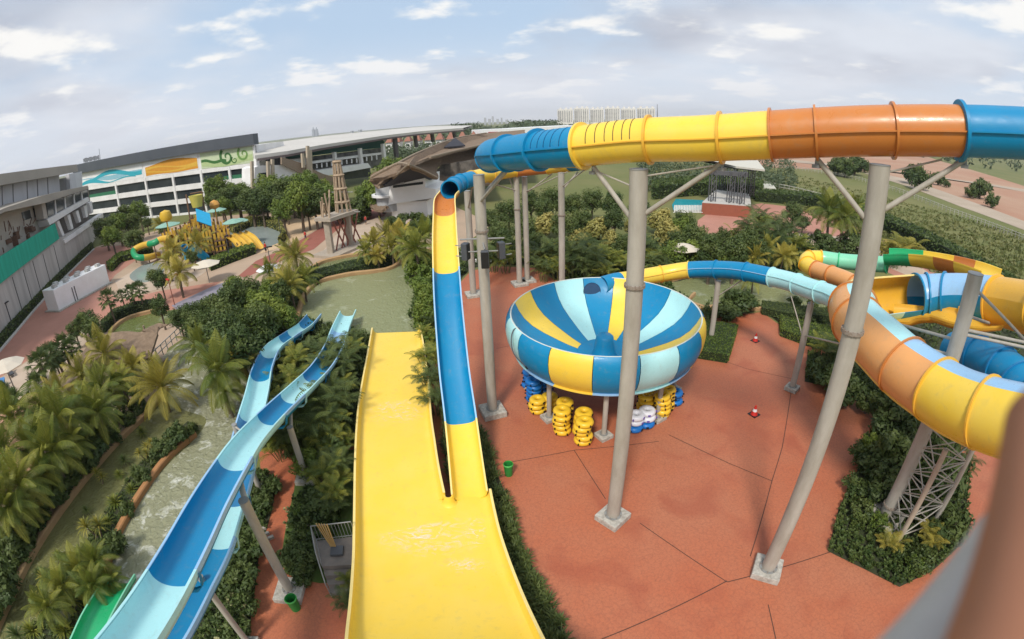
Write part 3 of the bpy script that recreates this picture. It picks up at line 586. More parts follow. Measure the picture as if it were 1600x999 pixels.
stack(fpB, 834, 600, 4, .9, 'blue', 'furthest back at the left'); stack(fpY, 1036, 645, 5, .9, 'yellow', 'right of the right bowl post'); stack(fpY, 1014, 640, 4, .5, 'yellow', 'left of the right bowl post'); stack(fpB, 1044, 632, 3, .2, 'blue', 'behind the right yellow ones')
stack(fpB, 1001, 668, 1, .3, 'blue', 'under the white ones'); stack(fpW, 1001, 664, 2, .3, 'white', 'beside the tall post')
for o in [o for o in COL.objects if o.get('label', '').startswith('white float')]: o.location.z += .34
# ---------------------------------------------------------------- ground, paving and water
def poly(pts): return [G(x, y) for x, y in pts]
def smooth_poly(P, k=4, closed=True):
    n = len(P); out = []; P = [Vector((p[0], p[1], 0)) for p in P]
    for i in range(n):
        for j in range(k):
            u = j/k; p0, p1, p2, p3 = P[(i-1) % n], P[i], P[(i+1) % n], P[(i+2) % n]
            out.append(.5*((2*p1)+(p2-p0)*u+(2*p0-5*p1+4*p2-p3)*u*u+(3*p1-p0-3*p2+p3)*u**3))
    return out
def sheet(name, pts, z, m, smooth=False):
    P = poly(pts) if len(pts[0]) == 2 else pts
    if smooth: P = smooth_poly(P)
    mb = MB(); mb.sheet(P, z); return struct(name, mb, m)
GR = mat('field grass', (.115, .135, .035), .95, (.18, .165, .06), .035, .95, bump=.5, bscale=1.5, detail=12)
gm = MB(); gm.sheet([(-5000, -1500), (6000, -1500), (6000, 9000), (-5000, 9000)], 0); struct('ground', gm, GR)
# stamped red concrete
def stamped():
    m = bpy.data.materials.new('stamped red concrete'); m.use_nodes = True; nt = m.node_tree; N = nt.nodes; L = nt.links; b = N['Principled BSDF']
    tc = N.new('ShaderNodeTexCoord'); v = N.new('ShaderNodeTexVoronoi'); v.feature = 'DISTANCE_TO_EDGE'; v.inputs['Scale'].default_value = 4.6
    nz = N.new('ShaderNodeTexNoise'); nz.inputs['Scale'].default_value = 1.6; nz.inputs['Detail'].default_value = 6
    mx = N.new('ShaderNodeMix'); mx.data_type = 'RGBA'; mx.inputs['Factor'].default_value = .18; L.new(tc.outputs['Object'], mx.inputs['A']); L.new(nz.outputs['Color'], mx.inputs['B']); L.new(tc.outputs['Object'], nz.inputs[0]); L.new(mx.outputs['Result'], v.inputs[0])
    big = N.new('ShaderNodeTexNoise'); big.inputs['Scale'].default_value = .16; big.inputs['Detail'].default_value = 7; big.inputs['Roughness'].default_value = .6; L.new(tc.outputs['Object'], big.inputs[0])
    r = N.new('ShaderNodeMapRange'); r.inputs['From Min'].default_value = .3; r.inputs['From Max'].default_value = .7; L.new(big.outputs[0], r.inputs[0])
    c = N.new('ShaderNodeMix'); c.data_type = 'RGBA'; c.inputs['A'].default_value = (.45, .118, .047, 1); c.inputs['B'].default_value = (.44, .165, .085, 1); L.new(r.outputs[0], c.inputs['Factor'])
    sp_ = N.new('ShaderNodeTexNoise'); sp_.inputs['Scale'].default_value = 9; sp_.inputs['Detail'].default_value = 8; sp_.inputs['Roughness'].default_value = .75; L.new(tc.outputs['Object'], sp_.inputs[0])
    r2 = N.new('ShaderNodeMapRange'); r2.inputs['From Min'].default_value = .45; r2.inputs['From Max'].default_value = .68; r2.inputs['To Max'].default_value = .6; L.new(sp_.outputs[0], r2.inputs[0])
    c2 = N.new('ShaderNodeMix'); c2.data_type = 'RGBA'; c2.inputs['B'].default_value = (.23, .075, .042, 1); L.new(c.outputs['Result'], c2.inputs['A']); L.new(r2.outputs[0], c2.inputs['Factor'])
    r3 = N.new('ShaderNodeMapRange'); r3.inputs['From Min'].default_value = 0; r3.inputs['From Max'].default_value = .06; r3.inputs['To Min'].default_value = .26; r3.inputs['To Max'].default_value = 0; L.new(v.outputs['Distance'], r3.inputs[0])
    c3 = N.new('ShaderNodeMix'); c3.data_type = 'RGBA'; c3.inputs['B'].default_value = (.14, .045, .03, 1); L.new(c2.outputs['Result'], c3.inputs['A']); L.new(r3.outputs[0], c3.inputs['Factor'])
    st_n = N.new('ShaderNodeTexNoise'); st_n.inputs['Scale'].default_value = .33; st_n.inputs['Detail'].default_value = 5; st_n.inputs['Distortion'].default_value = .8; mp_ = N.new('ShaderNodeMapping'); mp_.inputs['Location'].default_value = (13, 5, 0); L.new(tc.outputs['Object'], mp_.inputs[0]); L.new(mp_.outputs[0], st_n.inputs[0])
    r5 = N.new('ShaderNodeMapRange'); r5.inputs['From Min'].default_value = .52; r5.inputs['From Max'].default_value = .68; r5.inputs['To Max'].default_value = .5; L.new(st_n.outputs[0], r5.inputs[0])
    c4 = N.new('ShaderNodeMix'); c4.data_type = 'RGBA'; c4.inputs['B'].default_value = (.30, .065, .030, 1); L.new(c3.outputs['Result'], c4.inputs['A']); L.new(r5.outputs[0], c4.inputs['Factor']); c3 = c4
    L.new(c3.outputs['Result'], b.inputs['Base Color']); rr_ = N.new('ShaderNodeMapRange'); rr_.inputs['To Min'].default_value = .42; rr_.inputs['To Max'].default_value = .75; L.new(big.outputs[0], rr_.inputs[0]); L.new(rr_.outputs[0], b.inputs['Roughness'])
    bp = N.new('ShaderNodeBump'); bp.inputs['Strength'].default_value = .2; bp.inputs['Distance'].default_value = .02; L.new(v.outputs['Distance'], bp.inputs['Height']); L.new(bp.outputs[0], b.inputs['Normal'])
    return m
REDC = stamped()
pts = [(404, 702), (520, 702), (690, 560), (712, 450), (735, 424), (770, 416), (835, 419), (866, 437), (960, 470), (1095, 490), (1112, 497), (1130, 494), (1190, 488), (1228, 515), (1300, 540), (1400, 640), (1560, 660), (1700, 690), (1760, 760), (1680, 1120), (1100, 1250), (700, 1250), (392, 1120), (392, 980), (402, 860), (412, 770)]
sheet('plaza', poly(pts), .012, REDC)
JT = mat('paving joint', (.10, .045, .03), .8)
def line(pts, w=.045, z=.018):
    mb = MB()
    for a, b in zip(pts, pts[1:]):
        A, Bq = G(*a), G(*b); d = (Bq-A).normalized(); s_ = Vector((-d.y, d.x, 0))*w/2
        mb.add([(*(A-s_).xy, z), (*(Bq-s_).xy, z), (*(Bq+s_).xy, z), (*(A+s_).xy, z)], [(0, 1, 2, 3)])
    struct('paving_joint', mb, JT)
line([(800, 722), (897, 704), (1030, 690)]); line([(897, 704), (946, 780)]); line([(1000, 818), (1136, 910)]); line([(1136, 908), (940, 999)], z=.020); line([(1136, 910), (1300, 862)], z=.022)
line([(1045, 680), (1140, 725), (1206, 752)], z=.024); line([(1126, 563), (1168, 577), (1236, 592)]); line([(1236, 612), (1222, 700), (1206, 752), (1172, 870)], z=.026); line([(1200, 945), (1212, 999)])
line([(776, 545), (800, 540)]); line([(757, 500), (762, 546)], z=.022)
SOIL = mat('planting soil', (.045, .042, .022), .95, (.03, .05, .015), 3, .9, bump=.4)
VERGE = mat('verge turf', (.065, .12, .02), .95, (.09, .11, .03), 4, .9, bump=.6, bscale=30)
BED = {'strip': [(742, 668), (757, 676), (766, 700), (777, 740), (796, 790), (815, 850), (846, 915), (884, 990), (905, 1040), (935, 1110), (860, 1110), (790, 1000), (740, 850), (715, 780), (700, 740), (693, 700), (690, 640), (715, 640)],
       'left': [(466, 707), (500, 705), (610, 700), (620, 800), (600, 960), (553, 1000), (545, 960), (533, 910), (500, 912), (462, 905), (438, 882), (446, 830), (460, 765)],
       'under': [(290, 1040), (330, 900), (352, 830), (375, 765), (392, 738), (425, 742), (434, 752), (425, 800), (405, 870), (398, 930), (388, 1000), (380, 1060)],
       'island': [(1262, 548), (1300, 560), (1420, 625), (1495, 690), (1512, 765), (1505, 848), (1460, 890), (1405, 918), (1350, 890), (1293, 862), (1310, 795), (1345, 722), (1338, 700), (1378, 655), (1368, 636), (1300, 605), (1257, 597)],
       'back': [(640, 500), (655, 440), (700, 400), (760, 385), (1130, 372), (1270, 372), (1240, 440), (1100, 432), (1040, 445), (1080, 478), (960, 468), (866, 434), (835, 416), (770, 413), (735, 420), (712, 446), (690, 560), (655, 515)],
       'mid': [(400, 640), (470, 500), (515, 512), (583, 530), (560, 700), (470, 705), (404, 702)],
       'rightback': [(1080, 480), (1110, 470), (1180, 478), (1262, 488), (1320, 470), (1500, 420), (1700, 470), (1760, 700), (1560, 658), (1400, 636), (1262, 545), (1228, 512), (1190, 486), (1112, 494)]}
sheet('planting_bed', BED['strip'], .032, SOIL); sheet('verge', BED['left'], .032, VERGE); sheet('planting_bed', BED['under'], .032, SOIL); sheet('planting_bed', BED['island'], .034, SOIL)
sheet('planting_bed', BED['back'], .006, SOIL); sheet('planting_bed', BED['mid'], .007, SOIL); sheet('planting_bed', BED['rightback'], .008, SOIL)
# park paving on the left
PAVE = mat('pale paving', (.50, .40, .31), .85, (.42, .32, .24), .35, .8, bump=.1); PINK = mat('pink paving', (.44, .21, .155), .85, (.36, .17, .12), .3, .8); SAND = mat('sand', (.56, .40, .25), .95, (.47, .33, .19), .4, .8)
DRED = mat('dark red paving', (.30, .105, .075), .85, (.25, .085, .06), .4, .8)
sheet('park_paving', [(-260, 1100), (-160, 640), (0, 548), (150, 386), (200, 372), (330, 340), (520, 322), (700, 318), (770, 350), (700, 400), (640, 412), (520, 425), (470, 448), (380, 480), (300, 520), (262, 545), (240, 640), (150, 730), (40, 870), (-60, 1100)], .010, mat('park paving', (.43, .31, .22), .9, (.36, .27, .19), .25, .8))
sheet('promenade', [(-200, 640), (0, 540), (80, 451), (150, 387), (225, 380), (215, 405), (180, 430), (165, 450), (185, 470), (250, 455), (345, 440), (330, 452), (290, 480), (210, 500), (140, 500), (75, 545), (0, 590), (-180, 720)], .016, PINK)
sheet('path', [(-180, 735), (0, 592), (75, 547), (140, 501), (150, 520), (110, 560), (60, 612), (0, 640), (-150, 790)], .020, PAVE)
sheet('path', [(-150, 795), (0, 642), (60, 612), (105, 620), (60, 720), (-80, 900)], .022, mat('salmon paving', (.50, .27, .18), .85, (.42, .23, .16), .4, .8))
sheet('path', [(372, 432), (400, 408), (430, 395), (470, 375), (508, 352), (540, 332), (610, 326), (600, 338), (530, 357), (490, 390), (430, 412), (385, 434)], .020, DRED)
sheet('sand', [(405, 352), (450, 338), (505, 328), (520, 342), (500, 356), (470, 372), (425, 392), (400, 398), (430, 378), (438, 365)], .024, SAND)
sheet('path', [(500, 398), (530, 362), (590, 340), (660, 340), (640, 370), (600, 398)], .026, PAVE)
sheet('path', [(180, 440), (240, 405), (320, 398), (340, 412), (300, 440), (250, 452), (190, 465)], .028, PAVE)
KP = mat('shallow pool floor', (.30, .34, .32), .15, (.25, .29, .27), .5, .7)
sheet('wading_pool', [(300, 402), (330, 384), (380, 352), (425, 356), (443, 372), (425, 384), (375, 400), (330, 414)], .032, KP, True)
sheet('wading_pool', [(203, 430), (225, 414), (252, 412), (255, 428), (235, 440), (212, 441)], .034, KP, True)
sheet('deck', [(268, 478), (330, 449), (355, 440), (372, 452), (330, 480), (290, 496)], .036, mat('lilac deck', (.27, .25, .30), .5, (.20, .19, .23), .5, .8))
# right hand land
EARTH = mat('bare earth', (.36, .19, .12), .95, (.42, .28, .19), .02, .9); ROAD = mat('dirt road', (.42, .34, .26), .95, (.34, .27, .2), .1, .8)
sheet('bare_earth', [(1020, 232), (1200, 222), (1420, 236), (1470, 252), (1600, 291), (1750, 345), (1750, 430), (1600, 350), (1500, 318), (1420, 288), (1380, 270), (1300, 266), (1190, 262), (1100, 246)], .03, EARTH)
sheet('dirt_road', [(1370, 270), (1420, 281), (1500, 309), (1600, 346), (1760, 420), (1760, 444), (1600, 360), (1500, 323), (1410, 289), (1350, 271)], .06, ROAD)
sheet('promenade', [(1090, 345), (1110, 330), (1190, 318), (1240, 324), (1330, 352), (1430, 396), (1540, 460), (1500, 470), (1400, 432), (1320, 395), (1230, 372), (1190, 365), (1120, 368), (1090, 362)], .012, PINK)
sheet('path', [(1220, 362), (1330, 372), (1430, 412), (1470, 440), (1440, 440), (1330, 395), (1230, 375)], .018, PAVE)
sheet('path', [(1215, 252), (1240, 250), (1600, 300), (1600, 296)], .05, ROAD)
# water
def water(name, base, foam, pts, z, fscale=.5, fmin=.55, fmax=.75):
    m = bpy.data.materials.new(name); m.use_nodes = True; nt = m.node_tree; N = nt.nodes; L = nt.links; b = N['Principled BSDF']
    b.inputs['Roughness'].default_value = .1; b.inputs['IOR'].default_value = 1.33
    tc = N.new('ShaderNodeTexCoord'); n = N.new('ShaderNodeTexNoise'); n.inputs['Scale'].default_value = fscale; n.inputs['Detail'].default_value = 10; n.inputs['Roughness'].default_value = .68; n.inputs['Distortion'].default_value = .5; L.new(tc.outputs['Object'], n.inputs[0])
    r = N.new('ShaderNodeMapRange'); r.inputs['From Min'].default_value = fmin; r.inputs['From Max'].default_value = fmax; L.new(n.outputs[0], r.inputs[0])
    mx = N.new('ShaderNodeMix'); mx.data_type = 'RGBA'; mx.inputs['A'].default_value = (*base, 1); mx.inputs['B'].default_value = (*foam, 1); L.new(r.outputs[0], mx.inputs['Factor']); L.new(mx.outputs['Result'], b.inputs['Base Color'])
    w_ = N.new('ShaderNodeTexNoise'); w_.inputs['Scale'].default_value = 2.6; w_.inputs['Detail'].default_value = 6; w_.inputs['Distortion'].default_value = 1.2; L.new(tc.outputs['Object'], w_.inputs[0])
    bp = N.new('ShaderNodeBump'); bp.inputs['Strength'].default_value = .8; bp.inputs['Distance'].default_value = .25; L.new(w_.outputs[0], bp.inputs['Height']); L.new(bp.outputs[0], b.inputs['Normal'])
    mb = MB(); mb.sheet(smooth_poly(poly(pts)), z); return struct('water', mb, m)
water('plunge pool water', (.25, .27, .14), (.50, .53, .40), [(458, 512), (470, 482), (480, 462), (503, 443), (545, 433), (590, 427), (625, 416), (650, 402), (705, 400), (690, 425), (662, 440), (656, 470), (656, 516), (620, 530), (560, 530), (500, 518)], .05, .35, .58, .78)
water('upper channel water', (.17, .20, .09), (.40, .42, .34), [(480, 425), (505, 412), (560, 400), (650, 394), (720, 392), (700, 404), (640, 410), (600, 414), (560, 422), (510, 434)], .045)
water('lazy river water', (.165, .165, .065), (.21, .21, .09), [(-150, 1160), (-60, 1060), (0, 978), (42, 888), (80, 825), (130, 757), (185, 693), (232, 648), (262, 612), (330, 590), (345, 640), (310, 700), (270, 780), (225, 870), (240, 960), (200, 1150)], .04, .3)
water('rapids water', (.26, .26, .16), (.70, .70, .62), [(170, 910), (185, 850), (228, 770), (268, 722), (306, 686), (322, 655), (285, 640), (262, 612), (250, 570), (270, 545), (320, 520), (385, 560), (400, 600), (395, 660), (372, 720), (330, 800), (300, 880), (280, 960), (215, 955)], .055, 1.1, .53, .72)
water('still inlet water', (.12, .15, .04), (.3, .34, .22), [(176, 522), (196, 503), (222, 494), (262, 486), (300, 484), (285, 500), (245, 512), (215, 520)], .05, .6)
water('right lagoon water', (.22, .24, .11), (.40, .42, .32), [(1042, 446), (1062, 440), (1100, 432), (1180, 438), (1240, 446), (1310, 462), (1330, 480), (1262, 486), (1240, 492), (1195, 480), (1130, 478), (1095, 486), (1078, 478)], .05)
mb = MB(); mb.sheet(poly([(1050, 322), (1056, 313), (1099, 315), (1098, 331), (1052, 331)]), .3); struct('wave_pool', mb, mat('turquoise water', (.03, .36, .42), .1))
KERB = mat('ochre pool kerb', (.42, .27, .13), .85, (.34, .20, .10), 1.2, .8, bump=.3); KERB2 = mat('orange kerb', (.40, .19, .07), .8, (.32, .16, .07), 1.5, .8)
def kerb(pts, w=.4, h=.35, m=None):
    P = [G(*p) for p in pts]; P = [cr(P, i/3) for i in range((len(P)-1)*3+1)]; A, Bq, vs = [], [], []
    for i, p in enumerate(P):
        d = (P[min(i+1, len(P)-1)]-P[max(i-1, 0)]).normalized(); s_ = Vector((-d.y, d.x, 0))*w/2
        vs += [(*(p-s_).xy, 0), (*(p-s_).xy, h*.85), (*(p-s_*.7).xy, h), (*(p+s_*.7).xy, h), (*(p+s_).xy, h*.85), (*(p+s_).xy, 0)]
    mb = MB(); mb.add(vs, [(i*6+j, (i+1)*6+j, (i+1)*6+j+1, i*6+j+1) for i in range(len(P)-1) for j in range(5)]); o = struct('kerb', mb, m or KERB, smooth=True); return o
kerb([(462, 512), (467, 490), (476, 464), (488, 450), (503, 441), (545, 431), (580, 427), (602, 424), (618, 418), (626, 410)], .5, .45)
kerb([(470, 438), (490, 420), (510, 410), (560, 400), (620, 397), (700, 392)], .6, .5)
kerb([(-70, 1060), (-20, 1015), (0, 978), (42, 888), (80, 825), (130, 757), (185, 693), (232, 648), (262, 610)], .45, .4)
kerb([(172, 912), (172, 875), (190, 830), (228, 766), (264, 718), (306, 682)], .4, .4, KERB2)
kerb([(655, 438), (660, 430), (690, 422)], .4, .4); kerb([(172, 522), (190, 505), (216, 494), (262, 484)], .4, .4)
kerb([(1090, 486), (1130, 482), (1190, 486), (1262, 490), (1300, 488)], .5, .4); kerb([(1044, 441), (1100, 428), (1180, 434), (1240, 440), (1300, 455)], .5, .4)
kerb([(1085, 462), (1076, 474), (1100, 484)], .3, .4)
mb = MB(); mb.prism([p for p in poly([(0, 1100), (40, 1020), (70, 960), (105, 900), (140, 845), (182, 785), (218, 730), (258, 696), (295, 662), (310, 668), (300, 684), (262, 720), (228, 768), (190, 832), (173, 876), (176, 912), (150, 970), (120, 1060)])], 0, .22); struct('island_ground', mb, SOIL)
# earth edging line of the left promenade
kerb([(-60, 605), (0, 550), (75, 462), (147, 390)], .35, .25, mat('white kerb', (.52, .50, .46), .8))
# ---------------------------------------------------------------- buildings
class Plane:
    def __init__(s, a, b): s.a = Vector((a[0], a[1], 0)); s.d = (Vector((b[0], b[1], 0))-s.a).normalized(); s.n = Vector((s.d.y, -s.d.x, 0))
    def at(s, px, py, off=0):
        q = Vector(ray(px, py)); t = (s.a+s.n*off).dot(s.n)/q.dot(s.n); return q*t+Vector((0, 0, H))
    def hv(s, p): return ((Vector((p[0], p[1], 0))-s.a).dot(s.d), p[2])
    def pt(s, h, z, off=0): q = s.a+s.d*h+s.n*off; return Vector((q.x, q.y, z))
def slab(pl, pts, th, name, m, parent, off=0, mb=None):   # polygon on a vertical plane (pixels), thickness goes behind; off>0 = towards n
    P = [pl.at(x, y, off) for x, y in pts]; return slab3(pl, [pl.hv(p) for p in P], th, name, m, parent, off, mb)
def slab3(pl, hv, th, name, m, parent, off=0, mb=None):
    own = mb is None; mb = mb or MB(); n = len(hv)
    tr = geometry.tessellate_polygon([[Vector((a, b, 0)) for a, b in hv]])
    f = [pl.pt(a, b, off) for a, b in hv]; k = [pl.pt(a, b, off-th) for a, b in hv]
    mb.add(f+k, [tuple(t) for t in tr]+[tuple(n+i for i in t[::-1]) for t in tr]+[(i, (i+1) % n, n+(i+1) % n, n+i) for i in range(n)])
    return mb.build(name, m, parent) if own else None
camside = lambda pl: 1 if (Vector((0, 0, 0))-pl.a).dot(pl.n) > 0 else -1
# main white building
fy = Plane((-134, 109), (-60, 109)); sgn = camside(fy)
if sgn < 0: fy.n = -fy.n
MBd = thing('exhibition_building', 'long white four storey building with three painted murals under a dark roof fascia', 'building', (-99, 109, 0))
hz_ = lambda px, py: fy.hv(fy.at(px, py))
hL, hR = hz_(127, 300)[0], hz_(398, 240)[0]; zt = 19.6; zm1, zm0 = 16.7, 11.9
mb = MB()
bays = [hL, hz_(181, 290)[0], hz_(227, 280)[0], hz_(269, 270)[0], hz_(313, 262)[0], hz_(357, 255)[0], hR]
rows = [(8.5, 11.0), (4.6, 7.0), (.6, 3.2)]
for a, b in zip(bays, bays[1:]):
    slab3(fy, [(a-.35, 0), (a+.35, 0), (a+.35, zm0), (a-.35, zm0)], .6, '', None, None, .25, mb)
for z0, z1 in ((zm0-.9, zm0), (7.0, 8.5), (3.2, 4.6), (0, .6)): slab3(fy, [(hL-.34, z0), (hR, z0), (hR, z1), (hL-.34, z1)], .5, '', None, None, .1, mb)
slab3(fy, [(hL-.3, zm0), (hR, zm0), (hR, zm1), (hL-.3, zm1)], .6, '', None, None, .02, mb)
mb.box(((fy.pt(hL, 0).x+fy.pt(hR, 0).x)/2, 109+9.6, 8.3), (hR-hL-.5, 16, 16.6)); mb.build('wall', WHITE, MBd)
for a, b in zip(bays, bays[1:]):
    for z0, z1 in rows:
        w_ = slab3(fy, [(a+.36, z0), (b-.36, z0), (b-.36, z1), (a+.36, z1)], .1, 'window', DARKG, MBd, -.35)
slab3(fy, [(hL+.36, 8.52), (bays[1]-.36, 8.52), (bays[1]-.36, 9.6), (hL+.36, 9.4)], .05, 'green_blind', mat('green blind', (.03, .16, .08), .7), MBd, -.28)
slab3(fy, [(hR-11, 8.52), (hR-.4, 8.52), (hR-.4, 9.5), (hR-11, 9.5)], .05, 'green_blind', MAT['green blind'], MBd, -.28)
slab3(fy, [(hL-1.2, zm1), (hR+.8, zm1), (hR+.8, zt), (hL-1.2, zt)], 2.5, 'fascia', mat('dark grey fascia', (.085, .095, .11), .5, (.06, .07, .085), .2, .7), MBd, 1.2)
mb = MB(); mb.box(((fy.pt(hL, 0).x+fy.pt(hR, 0).x)/2-7, 109+9, 17.2), (hR-hL-12, 13, 1.2)); mb.build('roof', mat('roof sheet', (.33, .31, .28), .7), MBd)
def mural(a, b, base, name): slab3(fy, [(a+.5, zm0+.25), (b-.5, zm0+.25), (b-.5, zm1-.25), (a+.5, zm1-.25)], .06, name, base, MBd, .10)
def wave(a, b, n, f0, f1, m, off=.13):
    top = []; bot = []
    for i in range(n+1):
        u = i/n; lo, hi = f0(u), f1(u)
        if hi-lo < .05: hi = lo+.05
        top.append((a+(b-a)*u, hi)); bot.append((a+(b-a)*u, lo))
    slab3(fy, bot+top[::-1], .02, 'mural_paint', m, MBd, off)
TEAL = mat('mural teal', (.04, .40, .50), .7); TEAL2 = mat('mural pale blue', (.28, .52, .62), .7); MOR = mat('mural orange', (.66, .30, .03), .7); MYE = mat('mural amber', (.72, .44, .06), .7); MGR = mat('mural pale green', (.45, .56, .27), .7); MDG = mat('mural dark green', (.05, .16, .04), .7)
mural(hL, bays[2], WHT, 'mural_board'); mural(bays[2], bays[4], WHT, 'mural_board'); mural(bays[4], hR, mat('mural cream green', (.56, .64, .42), .7), 'mural_board')
a, b = hL+.7, bays[2]-.7; zz = zm0+.4; hh = zm1-zm0-.8
wave(a, b, 40, lambda u: zz+hh*(.38+.16*sin(7*u+1)-.10*u), lambda u: zz+hh*(.42+.17*sin(7*u+1)+.26*max(0, sin(3.3*u-.2))**2), TEAL2)
wave(a+4, b-.2, 40, lambda u: zz+hh*(.40+.20*sin(6.3*u-1.2)), lambda u: zz+hh*(.60+.26*sin(6.3*u-1.2)+.16*u), TEAL, .15)
wave(a, b-3, 40, lambda u: zz+hh*(.08+.10*sin(9*u)), lambda u: zz+hh*(.16+.12*sin(9*u)+.20*max(0, sin(5*u+.4))), TEAL, .14)
a, b = bays[2]+.7, bays[4]-.7
wave(a, b, 40, lambda u: zz+hh*(.02+.03*sin(8*u)), lambda u: zz+hh*(.78+.14*sin(5*u-1.2)+.08*u), MOR); wave(a, b, 40, lambda u: zz+hh*(.40+.12*sin(6*u)), lambda u: zz+hh*(.52+.12*sin(6*u+.4)), MYE, .15)
wave(a, b, 40, lambda u: zz+hh*(.18+.10*sin(5*u+2)), lambda u: zz+hh*(.28+.11*sin(5*u+2.3)), MYE, .14)
a, b = bays[4]+.7, hR-.7
wave(a, b, 40, lambda u: zz+hh*(.04+.10*sin(6*u+2)), lambda u: zz+hh*(.38+.16*sin(6*u+2.4)), MGR); wave(a, b*.5+a*.5, 30, lambda u: zz+hh*(.38-.20*u+.06*sin(9*u)), lambda u: zz+hh*(.56-.18*u+.06*sin(9*u)), MDG, .15)
def spiral(ch, cz_, r, w_, m):
    pts = [(ch+r*(1-t/1.15)*cos(7.8*t+2.2), cz_+r*(1-t/1.15)*sin(7.8*t+2.2)) for t in [i/34 for i in range(35)]]; o_, i_ = [], []
    for k in range(len(pts)):
        p, q = pts[max(0, k-1)], pts[min(len(pts)-1, k+1)]; dx, dz = q[0]-p[0], q[1]-p[1]; l = hypot(dx, dz) or 1; ww = w_*(1-.6*k/34)
        o_.append((pts[k][0]-dz/l*ww, pts[k][1]+dx/l*ww)); i_.append((pts[k][0]+dz/l*ww, pts[k][1]-dx/l*ww))
    mb = MB(); A = [fy.pt(x, z, .17) for x, z in o_]; Bq = [fy.pt(x, z, .17) for x, z in i_]; mb.strip(A, Bq); mb.build('mural_paint', m, MBd, solid=.02)
spiral(a+(b-a)*.52, zz+hh*.56, 2.3, .40, MDG); spiral(a+(b-a)*.84, zz+hh*.62, 1.9, .34, mat('mural mid green', (.16, .30, .08), .7)); spiral(a+(b-a)*.66, zz+hh*.3, 1.0, .16, MDG)
sg = thing('rooftop_sign', 'grey rooftop lettering frame standing on the dark fascia', 'sign', fy.pt(hz_(145, 245)[0], zt))
h0 = hz_(131, 249)[0]
mb = MB(); 
for i in range(11): mb.box(tuple(fy.pt(h0+.75*i, zt+.85)), (.5, .2, 1.3 if i % 3 else 1.0))
mb.box(tuple(fy.pt(h0+3.8, zt+.15)), (8.4, .15, .12)); mb.build('letter_row', mat('grey sign letters', (.22, .23, .25), .6), sg)
mb = MB(); mb.bar(fy.pt(h0+8.2, zt), fy.pt(h0+8.2, zt+3.4), .06); mb.build('mast', DGREY, sg)
# annex on the left with retaining wall
pa = Plane(G(0, 540), G(145, 385)); 
if camside(pa) < 0: pa.n = -pa.n
RW = thing('retaining_wall', 'tall grey concrete retaining wall along the far left promenade', 'wall', G(75, 450))
CW = mat('streaked concrete wall', (.52, .49, .455), .85, (.33, .305, .28), .5, .9, streak=.12)
slab(pa, [(-90, 625), (-90, 500), (0, 444), (93, 373), (161, 337), (163, 352), (145, 379), (63, 458), (0, 534)], 1.2, 'wall', CW, RW)
mb = MB()
for px, py in ((18, 430), (35, 418), (50, 405), (66, 394), (83, 381)):
    h_, z_ = pa.hv(pa.at(px, py)); slab3(pa, [(h_-.08, .2), (h_+.08, .2), (h_+.08, z_-.3), (h_-.08, z_-.3)], .1, '', None, None, .05, mb)
build_each(mb, 'joint_batten', mat('wall joint dark', (.10, .095, .09), .9), RW)
slab(pa, [(100, 375), (161, 333), (162, 339), (102, 381)], 1.5, 'coping', WHITE, RW, .3)
tag(slab(pa, [(-90, 455), (0, 401), (86, 349), (93, 373), (0, 444), (-90, 500)], .12, 'hoarding', mat('green mesh', (.02, .40, .27), .8, (.01, .27, .18), 1.5, .9, streak=.1), None, .35), 'green mesh hoarding along the top of the retaining wall', 'hoarding')
mb = MB()
for k in range(26):
    x = -8+k*3.9; y = 405.5-(x)*.605+1; h_, z_ = pa.hv(pa.at(x, y)); slab3(pa, [(h_-.04, z_-6.2), (h_+.04, z_-6.2), (h_+.04, z_), (h_-.04, z_)], .06, '', None, None, .45, mb)
AX = thing('annex_building', 'white annex with dark glazing and beige roofs above the retaining wall', 'building', pa.pt(30, 0, -8))
slab(pa, [(66, 312), (138, 292), (141, 314), (139, 345), (104, 372), (93, 374), (85, 352), (70, 352)], .4, 'wall', mat('shaded interior', (.16, .14, .13), .8), AX, -3)  # shade behind the columns put into this wall's dark colour
slab(pa, [(74, 343), (138, 308), (140, 314), (78, 352)], 2.5, 'balcony_band', WHITE, AX, .1)
for i, (x0, y0, x1, y1) in enumerate(((88, 347, 98, 369), (105, 337, 112, 359), (118, 331, 124, 348), (131, 323, 135, 340), (139, 317, 143, 334))):
    q = slab(pa, [(x0, y0), (x0+4.5, y0-2.5), (x1+3, y1-2), (x1, y1)], .8, 'column', WHITE, AX, -.6)
slab(pa, [(73, 317), (136, 297), (138.5, 308.5), (75.5, 340)], .3, 'glazing', DARKG, AX, -.5)
for x, y, yb in ((86, 313, 336), (101, 308, 329), (115, 304, 321), (127, 300, 315)): slab(pa, [(x, y), (x+1.3, y-.4), (x+3, yb-1), (x+1.7, yb)], .4, 'mullion', WHITE, AX, -.3)
slab(pa, [(64, 314), (70, 313), (75, 341), (69, 342)], 1.5, 'column', mat('beige render', (.42, .38, .33), .8), AX, -.1)
BE_ = MAT['beige render']; BROOF = mat('beige roof sheet', (.36, .32, .27), .7, (.29, .26, .22), .12, .8)
slab(pa, [(-90, 372), (8, 325), (66, 306), (137, 290), (138, 295), (72, 317), (8, 331), (-90, 385)], 7, 'lower_roof', BROOF, AX, 1.2)
slab(pa, [(-90, 330), (0, 288), (92, 272), (94, 300), (66, 308), (0, 332), (-90, 370)], 1, 'upper_wall', mat('white panel wall', (.62, .61, .63), .7, (.50, .49, .51), .3, .8, streak=.1), AX, -7)
